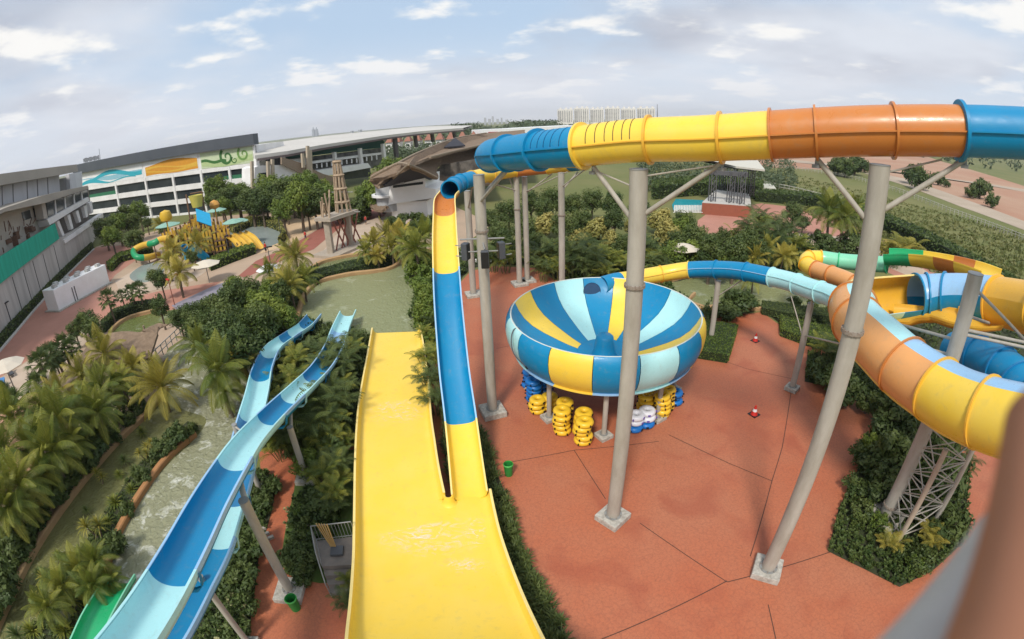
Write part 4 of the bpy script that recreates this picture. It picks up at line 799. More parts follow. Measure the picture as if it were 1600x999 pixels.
slab(pa, [(108, 272), (128, 268), (129, 292), (110, 296)], 1, 'upper_wall', MAT['white panel wall'], AX, -7); slab(pa, [(92, 280), (110, 276), (111, 296), (94, 300)], .5, 'recess', mat('recess grey', (.22, .21, .21), .8), AX, -8)
for x, y0, y1 in ((20, 288, 326), (42, 282, 318), (58, 278, 312), (74, 275, 306), (3, 290, 330)): slab(pa, [(x, y0), (x+1, y0), (x+2.4, y1), (x+1.4, y1)], .3, 'panel_joint', MAT['recess grey'], AX, -6.9)
slab(pa, [(-90, 308), (0, 272), (120, 257), (122, 268), (92, 274), (0, 290), (-90, 330)], 22, 'upper_roof', BROOF, AX, -4)
slab(pa, [(-90, 385), (8, 332), (64, 316), (70, 345), (100, 372), (90, 385), (0, 440), (-90, 500)], .4, 'lower_wall', MAT['beige render'], AX, -2)
for x, y in ((34, 332), (52, 326)): slab(pa, [(x, y), (x+13, y-4), (x+15, y+9), (x+3, y+13)], .2, 'window', DARKG, AX, -1.9)
RU = mat('rusty scaffold', (.17, .09, .06), .9, (.10, .06, .04), 3, .9)
Sc = thing('scaffold', 'rusty brown scaffolding and debris behind the green hoarding', 'scaffold', pa.pt(8, 8, -1.5)); mb = MB()
for k in range(70):
    x = random.uniform(-30, 80); y = 372-x*.42+random.uniform(-6, 14); p = pa.at(x, y, -1-random.random()*2.5); a_ = random.uniform(0, pi); l = random.uniform(.6, 2.4)
    q = p+pa.d*cos(a_)*l+Vector((0, 0, sin(a_)*l)); mb.bar(p, q, .08, n=5)
build_each(mb, 'pole', RU, Sc); mb = MB()
for k in range(40):
    x = random.uniform(-30, 78); y = 385-x*.45+random.uniform(-8, 8); p = pa.at(x, y, -2-random.random()*2); mb.box(tuple(p), (random.uniform(.6, 2), random.uniform(.5, 1.5), random.uniform(.5, 1.6)), random.random()*3)
build_each(mb, 'debris', RU, Sc)
# container block on the promenade
ct = thing('plant_room', 'long white container block with roof vents on the promenade', 'container', G(93, 487))
A = G(93, 487); Bc = G(172, 443); dd = (Bc-A).normalized(); nn = Vector((dd.y, -dd.x, 0)); L_ = (Bc-A).length; hC = 2.9; dpt = 2.6
if nn.dot(A) > 0: nn = -nn
cen = A+dd*L_/2-nn*dpt/2; rz_ = atan2(dd.y, dd.x)
mb = MB(); mb.box((cen.x, cen.y, hC/2+.15), (L_, dpt, hC), rz_); mb.build('body', WHT, ct, bevel=.05)
mb = MB(); mb.box((cen.x, cen.y, .08), (L_+.6, dpt+.8, .16), rz_); mb.build('plinth', CONC, ct)
for k in range(9):
    p = A+dd*(1+k*(L_-2)/8)-nn*dpt*(.3+.4*(k % 2)); mb = MB(); mb.box((p.x, p.y, hC+.35), (.7, .6, .5), rz_); mb.build('roof_vent', mat('vent grey', (.45, .44, .42), .6), ct)
for k in (3.4, 3.9): 
    p = A+dd*k+nn*.03; mb = MB(); mb.box((p.x, p.y, 1.2), (.12, .08, 2.0), rz_); mb.build('door_bar', DGREY, ct)
# canopy market hall
MK = thing('market_hall', 'open market hall under a long low curved pale canopy', 'building', (-50, 140, 0))
fe = [D(398, 243, 122), D(450, 236, 128), D(500, 227, 138), D(560, 218, 152), D(600, 212, 165), D(660, 205, 184), D(724, 200, 205)]
be = [D(398, 227, 150), D(450, 220, 158), D(500, 213.5, 170), D(560, 207, 184), D(600, 203.5, 198), D(660, 198, 215), D(738, 196, 232)]
mb = MB(); mb.strip(fe, be); mb.strip(be, [p+Vector((0, 0, -.9)) for p in be]); mb.strip([p+Vector((0, 0, -.9)) for p in be], [p+Vector((0, 0, -.9)) for p in fe]); mb.strip([p+Vector((0, 0, -.9)) for p in fe], fe)
mb.build('canopy_roof', mat('pale canopy sheet', (.56, .53, .48), .6, (.47, .44, .40), .1, .8), MK)
mb = MB(); 
for a, b in zip(fe, fe[1:]): mb.beam(a+Vector((.3, .8, -1.2)), b+Vector((.3, .8, -1.2)), .5, .6)
mb.build('eave_beam', mat('brown steel truss', (.13, .10, .095), .7), MK)
pc = Plane((fe[0].x, fe[0].y), (fe[4].x, fe[4].y))
if camside(pc) < 0: pc.n = -pc.n
for x, y0, yb, w_ in ((400, 248, 292, 5), (441, 240, 262, 4), (483, 234, 290, 4), (522, 238, 262, 3.5), (562, 232, 258, 3.5), (598, 225, 254, 3.5), (616, 212, 246, 4.5), (648, 208, 230, 3), (674, 204, 222, 3), (708, 202, 216, 2.5)):
    slab(pc, [(x, y0), (x+w_, y0-.5), (x+w_+3, yb), (x+3, yb)], 1.0, 'column', WHITE if x < 610 else mat('dark column', (.10, .09, .09), .7), MK, -1)
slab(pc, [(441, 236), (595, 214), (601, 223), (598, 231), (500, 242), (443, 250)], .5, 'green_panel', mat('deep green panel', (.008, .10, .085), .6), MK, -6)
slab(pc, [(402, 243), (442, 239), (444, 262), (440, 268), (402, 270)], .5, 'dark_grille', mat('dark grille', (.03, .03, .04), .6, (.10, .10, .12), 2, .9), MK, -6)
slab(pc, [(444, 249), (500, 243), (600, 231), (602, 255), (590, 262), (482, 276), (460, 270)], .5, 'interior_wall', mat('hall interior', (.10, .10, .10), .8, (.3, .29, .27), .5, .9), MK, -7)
slab(pc, [(482, 253), (600, 238), (601, 241), (482, 257)], 3, 'gallery', WHITE, MK, -2); slab(pc, [(446, 250), (478, 247), (480, 262), (462, 256)], 1, 'white_wall', WHITE, MK, -4)
slab(pc, [(486, 268), (575, 255), (580, 262), (500, 277)], 4, 'lower_canopy', WHT, MK, 0); slab(pc, [(525, 268), (578, 262), (580, 276), (530, 282)], 2, 'shop_front', DARKG, MK, -2)
for i in range(14): x = 487+i*7.8; slab(pc, [(x, 257.5-(x-487)*.145), (x+1, 257.4-(x-487)*.145), (x+1.4, 264-(x-487)*.14), (x+.4, 264-(x-487)*.14)], .3, 'gallery_post', WHT, MK, -1)
STB = thing('stair_building', 'white stair block with brown fence rails in front of the market hall', 'building', pc.pt(10, 0, 3))
slab(pc, [(398, 262), (404, 259), (440, 258), (480, 275), (498, 300), (500, 325), (398, 330)], 5, 'wall', WHITE, STB, 5)
slab(pc, [(404, 271), (421, 269), (422, 277), (405, 279)], .2, 'window', DARKG, STB, 5.1); pass
slab(pc, [(440, 246), (456, 250), (474, 256), (488, 264), (505, 272), (524, 277), (524, 290), (500, 290), (476, 274), (440, 257)], .4, 'stair_fence', WOOD, STB, 6)
for x, y0, yb in ((393, 252, 300), (418, 252, 290), (425, 249, 290), (480, 228, 286), (484, 235, 290), (472, 240, 262)): slab(pc, [(x, y0), (x+3.5, y0), (x+5.5, yb), (x+1.5, yb)], .6, 'timber_post', mat('pale timber', (.46, .38, .28), .8), STB, 7)
# thatched restaurant
RS = thing('thatched_restaurant', 'white restaurant under a great curved thatched roof with dark gables', 'building', (-17, 87, 0))
PLA = mat('fresh white plaster', (.90, .89, .87), .7, (.80, .79, .76), .4, .5); pw_ = Plane(G(604, 346), G(676, 345))
if camside(pw_) < 0: pw_.n = -pw_.n
h0, h1 = pw_.hv(pw_.at(612, 330))[0], pw_.hv(pw_.at(668, 330))[0]
slab3(pw_, [(h0, 0), (h1, 0), (h1, 3.7), (h0, 3.7)], 9, 'lower_wall', PLA, RS, 0)
slab(pw_, [(608, 301), (607, 320), (681, 309), (681, 296), (664, 293), (664, 277), (612, 284)], 9, 'upper_wall', PLA, RS, 1.4)
slab(pw_, [(614, 290), (661, 284), (661, 288), (614, 294)], .3, 'window', DARKG, RS, 1.45)
for x in (617, 625): slab(pw_, [(x, 284), (x+6, 283), (x+6, 287), (x, 288)], .7, 'air_conditioner', mat('ac grey', (.4, .4, .4), .6), RS, 2.0)
mb = MB(); c_r = pw_.at(606, 304, -1); mb.lathe([(2.5, -.2), (3.1, -.2), (3.1, .25), (2.5, .25), (2.5, -.2)], (c_r.x, c_r.y, c_r.z), 16, pi*.6, pi*1.6); mb.build('balcony_ring', WHT, RS, smooth=True)
mb = MB(); mb.bar((c_r.x, c_r.y, 2.0), (c_r.x, c_r.y, 8.2), 2.3, n=20); mb.build('stair_drum', mat('drum grey', (.4, .41, .42), .7), RS, smooth=True)
def roof(T, Bt, nm, m=THATCH, th=.45):
    n = 6; A = [G(*p) for p in T]; Bq = [G(*p) for p in Bt]; mb = MB(); cols_ = 24; k = 7; vs = []
    for i in range(cols_+1):
        a = cr(A, i/cols_*(len(A)-1)); b = cr(Bq, i/cols_*(len(Bq)-1))
        for j in range(k): u = j/(k-1); p = a.lerp(b, u); vs.append((p.x+random.uniform(-.1, .1), p.y, p.z-.5*sin(pi*u)+random.uniform(-.08, .08)))
    mb.add(vs, [(i*k+j, i*k+j+1, (i+1)*k+j+1, (i+1)*k+j) for i in range(cols_) for j in range(k-1)]); return mb.build(nm, m, RS, solid=th)
# front hall: ridge runs back from the gable apex, eaves left and right
roof([(580, 277, 9.3), (600, 266, 10.4), (622, 256, 11.2), (638, 258, 11.6)], [(577, 282, 8.0), (583, 288, 7.7), (592, 293, 7.5), (606, 285, 7.6)], 'roof')
roof([(622, 256, 11.2), (638, 257, 11.6), (655, 240, 12.2), (700, 222, 13), (760, 209, 13.5), (820, 204, 13.5)], [(606, 286, 7.6), (639, 258, 11.4), (683, 278, 7.8), (690, 258, 8.8), (752, 250, 7.8), (830, 247, 7.5)], 'roof')
roof([(578, 280, 9.2), (622, 254, 11.2), (660, 236, 12), (713, 216, 13), (760, 208, 13.5), (820, 203, 13.5)], [(640, 258, 11.5), (655, 252, 11.6), (672, 246, 11.6), (715, 235, 11.6), (760, 225, 11.8), (820, 220, 12)], 'roof')
mb = MB(); g_ = [G(594, 292, 7.5), G(638, 260, 11.2), G(680, 277, 7.9), G(664, 281, 7.4), G(612, 288, 7.2)]; mb.add(g_, [(0, 1, 2, 3, 4)]); mb.build('gable', mat('gable near black', (.035, .035, .045), .8), RS, solid=.3)  # near-black sheet filling the triangle under the roof
mb = MB(); g_ = [G(694, 232, 11.8), G(711, 217, 13.6), G(727, 229, 11.9)]; mb.add(g_, [(0, 1, 2)]); mb.build('gable', MAT['gable near black'], RS, solid=.3)
roof([(590, 294, 5.2), (583, 298, 5.0), (600, 300, 5.0), (612, 306, 4.8)], [(576, 311, 3.6), (582, 325, 3.0), (596, 328, 3.0), (606, 322, 3.2)], 'lower_ring_roof')
roof([(664, 281, 6.3), (690, 271, 6.3), (720, 263, 6.3), (760, 256, 6.3)], [(668, 296, 4.4), (700, 292, 4.4), (730, 290, 4.4), (775, 286, 4.4)], 'lower_ring_roof')
mb = MB(); mb.path([G(664, 280, 6.9), G(690, 270, 6.9), G(720, 262.5, 6.9), G(760, 255, 6.9)], .28, 6); mb.build('white_gutter', WHT, RS)
slab(pw_, [(676, 272), (690, 258), (752, 248), (754, 262), (700, 276)], 1, 'shaded_veranda', mat('veranda dark', (.05, .045, .04), .8, (.16, .14, .12), .8, .9), RS, -12)  # flat panel, the veranda's shade put into its dark colour
RC = mat('thatch ridge cap', (.30, .23, .165), .9, (.22, .17, .12), 3, .8)
for q in ([G(580, 277, 9.6), G(600, 266, 10.8), G(622, 255.5, 11.7), G(638, 257, 12.0)], [G(638, 257, 12.0), G(606, 286, 8.0), G(592, 293, 7.8)], [G(638, 257, 12.0), G(660, 266, 10.2), G(683, 278, 8.1)], [G(622, 255, 11.7), G(660, 236, 12.4), G(713, 216, 13.3), G(760, 208, 13.8)], [G(672, 246, 11.9), G(715, 235, 11.9), G(760, 225, 12.1)]):
    mb = MB(); mb.path([cr(q, i/4) for i in range((len(q)-1)*4+1)], .22, 6); mb.build('ridge_cap', RC, RS)
# stone wall beside it
tag(slab(Plane(G(640, 365), G(668, 338)), [(636, 358), (640, 345), (652, 336), (668, 330), (668, 344), (650, 362)], .6, 'ramp_wall', mat('pinkish wall', (.42, .33, .27), .85), None), 'low pinkish ramp wall beside the thatched restaurant', 'wall')
# timber tower
TW = thing('rope_tower', 'tall mast of bundled timber poles on a raised platform with red cross braces', 'tower', G(545, 385))
ga, gb = G(527, 397), G(550, 385); plz = D(545, 333, hypot(*G(545, 385).xy)).z
def col_(g, nm='column'): mb = MB(); mb.box((g.x, g.y, plz/2), (.85, .85, plz)); mb.build(nm, TREAD, TW)
g3 = G(513, 395)+Vector((0, 0, 0)); g4 = ga.lerp(gb, .5)+Vector((-2.5, 4, 0)); col_(G(518, 399)); col_(G(548, 386))
pc_ = G(518, 399).lerp(G(548, 386), .5); rzp = atan2((G(548, 386)-G(518, 399)).y, (G(548, 386)-G(518, 399)).x)
mb = MB(); mb.box((pc_.x, pc_.y, plz+.3), (6.4, 3.2, .5), rzp); mb.build('platform', TREAD, TW); mb = MB(); mb.box((pc_.x, pc_.y, .2), (8, 4.5, .4), rzp); mb.build('plinth', TREAD, TW)
mb = MB(); dA = (G(548, 386)-G(518, 399)).normalized(); nA = Vector((-dA.y, dA.x, 0)); q0 = G(518, 399)+dA*1.0
for k in range(4):
    x0 = q0+dA*(k*1.3); mb.bar(x0, x0+dA*2.4+Vector((0, 0, plz)), .13, n=6); mb.bar(x0+dA*2.4, x0+Vector((0, 0, plz)), .13, n=6)
build_each(mb, 'red_brace', REDW, TW)
top_ = D(534, 258, hypot(*pc_.xy)).z; mb = MB(); base = pc_+dA*1.7
for k in range(9):
    a = 2*pi*k/9; mb.bar((base.x+1.15*cos(a), base.y+1.15*sin(a), plz+.5), (base.x+.5*cos(a+.5)-dA.x*1.0, base.y+.5*sin(a+.5), top_+random.uniform(-1, .6)), .17, n=6)
for z_ in (2, 4, 6, 8): mb.lathe([(1.2-.08*z_, -.25), (1.4-.08*z_, 0), (1.2-.08*z_, .25)], (base.x-dA.x*z_*.1, base.y, plz+z_), 12)
build_each(mb, 'mast_pole', mat('bundled pole', (.40, .30, .20), .85, (.27, .19, .13), 3, .8), TW)
mb = MB(); b2 = pc_-dA*2.2
for k in range(6): mb.bar((b2.x+.3*k-.7, b2.y+random.uniform(-1, 1), plz+.5), (b2.x+.25*k-.6, b2.y+random.uniform(-1, 1), plz+random.uniform(2.5, 4.6)), .14, n=6)
build_each(mb, 'short_pole', MAT['bundled pole'], TW)
mb = MB(); mb.bar(base+Vector((-1.6, 0, top_-4)), base+Vector((1.8, 0, top_-4.2)), .06); mb.bar(base+Vector((-1.4, 0, top_-7)), base+Vector((2.6, 0, top_-7.2)), .06); build_each(mb, 'yard', STEELD, TW)
# hoop bridge thatch over the river (left)
TB = thing('thatched_bridge', 'curved thatched roof over a footbridge across the river', 'footbridge', G(200, 560))
def froof(quads, nm, m, par, th=.25):
    mb = MB()
    for T, Bt in quads:
        A = [G(*p) for p in T]; Bq = [G(*p) for p in Bt]; vs = []; c_n, k = 12, 5
        for i in range(c_n+1):
            a = cr(A, i/c_n*(len(A)-1)); b = cr(Bq, i/c_n*(len(Bq)-1))
            for j in range(k): p = a.lerp(b, j/(k-1)); vs.append((p.x, p.y, p.z+random.uniform(-.05, .05)))
        mb.add(vs, [(i*k+j, i*k+j+1, (i+1)*k+j+1, (i+1)*k+j) for i in range(c_n) for j in range(k-1)])
    return mb.build(nm, m, par, solid=th)
froof([([(118, 566, 3.0), (150, 528, 3.3), (190, 518, 3.6), (246, 521, 3.4)], [(120, 590, 2.4), (150, 580, 2.5), (185, 572, 2.5), (234, 558, 2.5)]), ([(222, 516, 3.3), (244, 506, 3.3), (262, 507, 3.2)], [(238, 522, 2.9), (246, 520, 2.9), (250, 514, 2.9)])], 'thatch_roof', THATCH, TB)
for px, py in ((135, 612), (185, 605), (238, 585), (150, 560), (236, 548)): 
    g = G(px, py); mb = MB(); mb.bar(g, g+Vector((0, 0, 2.6)), .10); mb.build('post', WOOD, TB)
mb = MB(); mb.beam(G(120, 640, .3), G(250, 560, .3), 2.2, .25); mb.build('deck', WOOD, TB)
mb = MB(); a, b = G(240, 570, .4), G(290, 520, .4)
for z_ in (.5, 1.0): mb.bar(a+Vector((0, 0, z_)), b+Vector((0, 0, z_)), .05)
for i in range(8): p = a.lerp(b, i/7); mb.bar(p, p+Vector((0, 0, 1.05)), .05)
mb.build('railing', mat('pale railing', (.4, .38, .35), .7), TB)
# performance stage on the right
ps = Plane(G(1096, 335), G(1170, 342))
if camside(ps) < 0: ps.n = -ps.n
SG = thing('water_stage', 'open steel framed pavilion with a flat pale roof on a red walled podium', 'pavilion', G(1130, 338))
a, b = G(1096, 335), G(1172, 341); 
zP = ps.at(1096, 322).z; pod = [a, b, b+Vector((7, 13, 0)), a+Vector((10, 15, 0))]
mb = MB(); mb.prism(pod, 0, 2.2); mb.build('podium', mat('red podium wall', (.30, .095, .055), .85), SG)
mb = MB(); mb.prism([p+Vector((0, 0, 0)) for p in pod], 2.2, 2.3); mb.build('podium_floor', mat('podium floor', (.5, .48, .44), .8, (.4, .38, .35), .4, .8), SG)
zr = D(1190, 268, hypot(*b.xy)+2).z
rp = [G(1098, 249, zr+.6), G(1143, 246, zr+1.0), G(1184, 249, zr+.6), G(1195, 268, zr), G(1150, 262, zr+.1), G(1102, 252, zr)]
mb = MB(); mb.prism(rp, zr, zr+.35); mb.build('roof', mat('pale flat roof', (.58, .55, .47), .7), SG)
for g in (pod[0]+Vector((2.5, 1, 0)), (pod[0]+pod[1])/2+Vector((1.5, 1.5, 0)), pod[1]+Vector((-1.2, 2, 0)), pod[2]+Vector((-1, -2, 0)), (pod[2]+pod[3])/2, pod[3]+Vector((1, -1, 0))):
    mb = MB()
    for dx, dy in ((-.5, -.5), (.5, -.5), (.5, .5), (-.5, .5)): mb.bar((g.x+dx, g.y+dy, 2.3), (g.x+dx, g.y+dy, zr), .11, n=6)
    for k in range(6): z_ = 2.3+k*(zr-2.3)/6; mb.bar((g.x-.5, g.y-.5, z_), (g.x+.5, g.y-.5, z_+(zr-2.3)/6), .05, n=5); mb.bar((g.x-.5, g.y-.5, z_), (g.x+.5, g.y+.5, z_), .05, n=5)
    mb.build('truss_leg', mat('dark truss', (.10, .10, .105), .6), SG)
mb = MB(); mb.beam(pod[0]+Vector((1, 2, zr-.8)), pod[1]+Vector((0, 2, zr-.8)), .8, .8); mb.beam(pod[3]+Vector((1, -1, zr-.8)), pod[2]+Vector((0, -1, zr-.8)), .8, .8); build_each(mb, 'roof_truss', MAT['dark truss'], SG)
pf_ = thing('pool_fence', 'white picket fence along the turquoise pool', 'fence', G(1070, 331)); mb = MB()
for i in range(18): g = G(1054+i*2.5, 332); mb.box((g.x, g.y, .7), (.25, .06, 1.4))
mb.beam(G(1052, 332, 1.1), G(1098, 332, 1.1), .06, .1); build_each(mb, 'picket', WHT, pf_)
PB_ = thing('white_lowrise', 'long low white building with a red sign behind the thatched roof', 'building', D(810, 212, 300)*1)
pq = Plane(D(755, 212, 300), D(900, 206, 330))
if camside(pq) < 0: pq.n = -pq.n
slab(pq, [(752, 203), (800, 201), (905, 196), (905, 212), (752, 216)], 20, 'wall', WHT, PB_); slab(pq, [(763, 206.5), (778, 206), (778, 210), (763, 210.5)], .3, 'sign_plate', mat('dull red plate', (.36, .04, .05), .6), PB_, .4)
slab(pq, [(766, 208), (775, 207.6), (775, 208.6), (766, 209)], .1, 'sign_mark', WHT, PB_, .5)
# apartment towers on the horizon
APW = mat('apartment render', (.70, .67, .62), .8, (.62, .59, .54), .02, .6); APD = mat('apartment opening', (.15, .145, .16), .5)
for i, (x0, x1, yt) in enumerate(((871, 896, 171), (897, 921, 169), (922, 944, 170), (945, 969, 168.5), (970, 994, 169.5), (995, 1024, 169))):
    d0 = 1380+i*6; a, b = D(x0, 190, d0), D(x1, 190, d0); c = (a+b)/2; wd = (b-a).length*.97; hA = D((x0+x1)/2, yt, d0).z; rzA = atan2((b-a).y, (b-a).x); nf = Vector((-sin(rzA), cos(rzA), 0)); dr_ = Vector((cos(rzA), sin(rzA), 0))
    t = thing('apartment_block', '%s of the six pale high rise apartment blocks on the horizon' % ['leftmost', 'second from left', 'third from left', 'third from right', 'second from right', 'rightmost'][i], 'apartment block', (c.x, c.y, 0), 0, 'apartment blocks on the horizon')
    mb = MB(); mb.box((c.x, c.y, hA/2), (wd, 16, hA), rzA); mb.build('wall', APW, t)
    mb = MB()
    for u in (-.3, .05, .36): q = c+dr_*wd*u; mb.box((q.x, q.y, hA+2.5), (wd*.13, 9, 5), rzA)
    build_each(mb, 'roof_house', APW, t); mb = MB(); mbs = MB()
    for f in range(10):
        z_ = 8+f*(hA-12)/10
        for u in (-.43, -.31, -.17, -.03, .12, .26, .40): q = c+dr_*wd*u-nf*8.02; mb.box((q.x, q.y, z_+2.0), (wd*(.085 if int(u*100) % 2 else .06), .3, (hA-12)/10*.55), rzA)
        for u in (-.37, .19): q = c+dr_*wd*u-nf*8.4; mbs.box((q.x, q.y, z_+.2), (wd*.22, 1.2, (hA-12)/10*.3), rzA)
    build_each(mb, 'window', APD, t); build_each(mbs, 'balcony', mat('pale slab', (.76, .74, .70), .8), t)
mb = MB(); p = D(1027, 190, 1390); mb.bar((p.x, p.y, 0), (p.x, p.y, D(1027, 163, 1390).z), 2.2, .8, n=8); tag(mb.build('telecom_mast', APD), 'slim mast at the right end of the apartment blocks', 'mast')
for i, x in enumerate((490.5, 495.5)):
    p = D(x, 215, 4200); mb = MB(); zz_ = D(x, 198, 4200).z; mb.bar((p.x, p.y, 0), (p.x, p.y, zz_*.72), 17, 14, n=10); mb.bar((p.x, p.y, zz_*.72), (p.x, p.y, zz_), 10, 1, n=10)
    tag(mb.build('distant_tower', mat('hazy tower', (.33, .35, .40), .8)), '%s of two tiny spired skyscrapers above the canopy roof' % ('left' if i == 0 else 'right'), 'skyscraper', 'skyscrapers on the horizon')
for i, (x, y, w_) in enumerate(((757, 184, 3), (763, 186, 4), (769, 182, 3), (776, 186, 4), (783, 184, 2.5), (790, 187, 5), (560, 203, 4), (548, 205, 3))):
    a, b = D(x, 200, 2600), D(x+w_, 200, 2600); c = (a+b)/2; hA = D(x, y, 2600).z; mb = MB(); mb.box((c.x, c.y, hA/2), ((b-a).length, 30, hA)); 
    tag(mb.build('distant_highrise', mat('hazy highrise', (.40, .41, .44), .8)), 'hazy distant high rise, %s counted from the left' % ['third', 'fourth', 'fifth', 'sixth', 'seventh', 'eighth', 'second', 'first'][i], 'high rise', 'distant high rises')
# houses with red tiled roofs far behind the canopy
HR = mat('red tile roof', (.30, .13, .085), .85, (.22, .10, .07), .3, .8)
for i, (x, y, w_) in enumerate(((604, 209, 10), (618, 208, 9), (633, 207, 10), (648, 206, 10), (664, 205, 12), (681, 204, 12), (698, 203, 12), (716, 202, 12), (734, 201, 11))):
    d0 = 330-i*3; a, b = D(x, y, d0), D(x+w_, y, d0); c = (a+b)/2; z0 = 7.5; wd = (b-a).length; t = thing('tiled_house', 'red tiled house behind the canopy, number %s from the left' % ['one', 'two', 'three', 'four', 'five', 'six', 'seven', 'eight', 'nine'][i], 'house', (c.x, c.y, 0), 0, 'tiled houses behind the canopy')
    mb = MB(); mb.box((c.x, c.y, z0/2), (wd*.9, 10, z0)); mb.build('wall', WHITE, t); mb = MB(); x0, x1 = c.x-wd*.52, c.x+wd*.52
    mb.add([(x0, c.y-6, z0-.3), (x1, c.y-6, z0-.3), (x1, c.y+6, z0-.3), (x0, c.y+6, z0-.3), (x0+2, c.y, z0+4), (x1-2, c.y, z0+4)], [(0, 1, 5, 4), (1, 2, 5), (2, 3, 4, 5), (3, 0, 4), (3, 2, 1, 0)]); mb.build('roof', HR, t)
    mb = MB(); mb.box((c.x, c.y-5.05, 4.6), (wd*.5, .1, 1.5)); mb.build('window', DARKG, t)
# ---------------------------------------------------------------- plants
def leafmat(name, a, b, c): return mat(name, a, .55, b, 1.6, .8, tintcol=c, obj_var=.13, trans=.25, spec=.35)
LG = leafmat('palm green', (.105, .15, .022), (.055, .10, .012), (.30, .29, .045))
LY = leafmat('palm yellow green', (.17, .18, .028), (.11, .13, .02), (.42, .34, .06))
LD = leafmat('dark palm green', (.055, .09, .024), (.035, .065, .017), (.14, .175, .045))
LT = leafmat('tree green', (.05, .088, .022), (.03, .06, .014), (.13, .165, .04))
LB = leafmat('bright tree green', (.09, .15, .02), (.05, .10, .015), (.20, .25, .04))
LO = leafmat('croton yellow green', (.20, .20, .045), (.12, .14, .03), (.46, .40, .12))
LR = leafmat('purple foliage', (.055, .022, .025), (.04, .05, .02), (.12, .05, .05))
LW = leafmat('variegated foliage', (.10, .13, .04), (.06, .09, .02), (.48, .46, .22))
rnd = random.Random(11); U_ = rnd.uniform
def quadleaf(mb, p, d, side, l, w):           # pointed leaf, two quads, bent
    q = p+d*l*.55; e = p+d*l+Vector((0, 0, -.18*l)); mb.add([p-side*w*.3, p+side*w*.3, q+side*w, q-side*w, e], [(0, 1, 2, 3), (3, 2, 4)])
def frond(mb, base, az, el, L_, droop, n=26, lw=.055, ll=.74, hang=.5):
    d = Vector((cos(az)*cos(el), sin(az)*cos(el), sin(el))); p = Vector(base); sd = Vector((-sin(az), cos(az), 0)); st = L_/n
    rib = [p.copy()]; tint0 = mb.cur
    for i in range(n):
        u = i/n; d = (d+Vector((0, 0, -droop/n*(.4+1.6*u)))).normalized(); q = p+d*st; up_ = sd.cross(d)*-1
        l = ll*(sin(pi*min(1, .18+.86*u))**.7)*(1 if u > .12 else .3)
        mb.cur = min(1, max(0, tint0+U_(-.15, .15)+.2*(u-.5)))
        for s_ in (-1, 1):
            ld = (sd*s_*.85+d*.55+Vector((0, 0, -hang*(.3+.9*u)+.12))).normalized(); w_ = d*lw
            a = q+sd*s_*.01; m_ = a+ld*l*.55; e = a+(ld+Vector((0, 0, -.35*hang))).normalized()*l
            mb.add([a-w_*.5, a+w_*.5, m_+w_*.6, m_-w_*.6, e], [(0, 1, 2, 3), (3, 2, 4)])
        p = q; rib.append(p.copy())
    mb.cur = min(1, tint0+.25)
    for a, b in zip(rib, rib[1:]): mb.bar(a, b, .018+.02*L_/3*.5, n=4, caps=False)
    mb.cur = tint0
def trunk_mesh(mb, h, r0, r1, lean=.1, rings=8):
    a = U_(0, 6.28); pts = [Vector((cos(a)*lean*h*(k/rings)**2, sin(a)*lean*h*(k/rings)**2, h*k/rings)) for k in range(rings+1)]
    for k in range(rings): mb.bar(pts[k], pts[k+1], r0+(r1-r0)*k/rings+.015, r0+(r1-r0)*(k+1)/rings, n=9, caps=False)
    return pts[-1]
def P_coconut(nm, m, h=4.2, n=26, L_=3.0, tint=(0, .8), hang=.6, droop=1.5):
    t = thing(nm, 'x', 'palm tree'); mb = MB(); top = trunk_mesh(mb, h, .15, .10, U_(.02, .1)); mb.build('trunk', BARK, t, world=False, smooth=True)
    mb = MB()
    for i in range(n):
        u = i/n; el = 1.45-1.75*u+U_(-.12, .12); mb.cur = U_(*tint)*(1.1-.5*u) if u < .85 else U_(.6, 1); frond(mb, top+Vector((0, 0, .08)), i*2.4+U_(-.2, .2), el, L_*U_(.85, 1.1), droop*(.5+.8*(1-abs(el)/1.6)), hang=hang)
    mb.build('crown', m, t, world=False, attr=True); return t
def P_fan(nm, m, h=2.6, n=26, R_=.85):
    t = thing(nm, 'x', 'palm tree'); mb = MB(); top = trunk_mesh(mb, h, .13, .11, .03); mb.build('trunk', BARK, t, world=False, smooth=True); mb = MB()
    for i in range(n):
        az = i*2.4; el = 1.4-2.1*(i/n)+U_(-.1, .1); d = Vector((cos(az)*cos(el), sin(az)*cos(el), sin(el))); st = top+d*R_*U_(.75, 1.0); sd = Vector((-sin(az), cos(az), 0)); mb.cur = U_(0, .7); mb.bar(top, st, .018, n=4, caps=False)
        upv = sd.cross(d)
        for k in range(-6, 7):
            a = k*.2; ld = (d*cos(a)+sd*sin(a)+Vector((0, 0, -.25-.1*abs(k)/6))).normalized(); l = R_*U_(.7, .95)*(1-.03*abs(k)); w_ = (sd*cos(a)-d*sin(a))*.045; mb.cur = min(1, max(0, mb.cur+U_(-.06, .06))); m_ = st+ld*l*.6; e = st+ld*l+Vector((0, 0, -.12*l)); mb.add([st, m_+w_, e, m_-w_], [(0, 1, 2, 3)])
    mb.build('crown', m, t, world=False, attr=True); return t
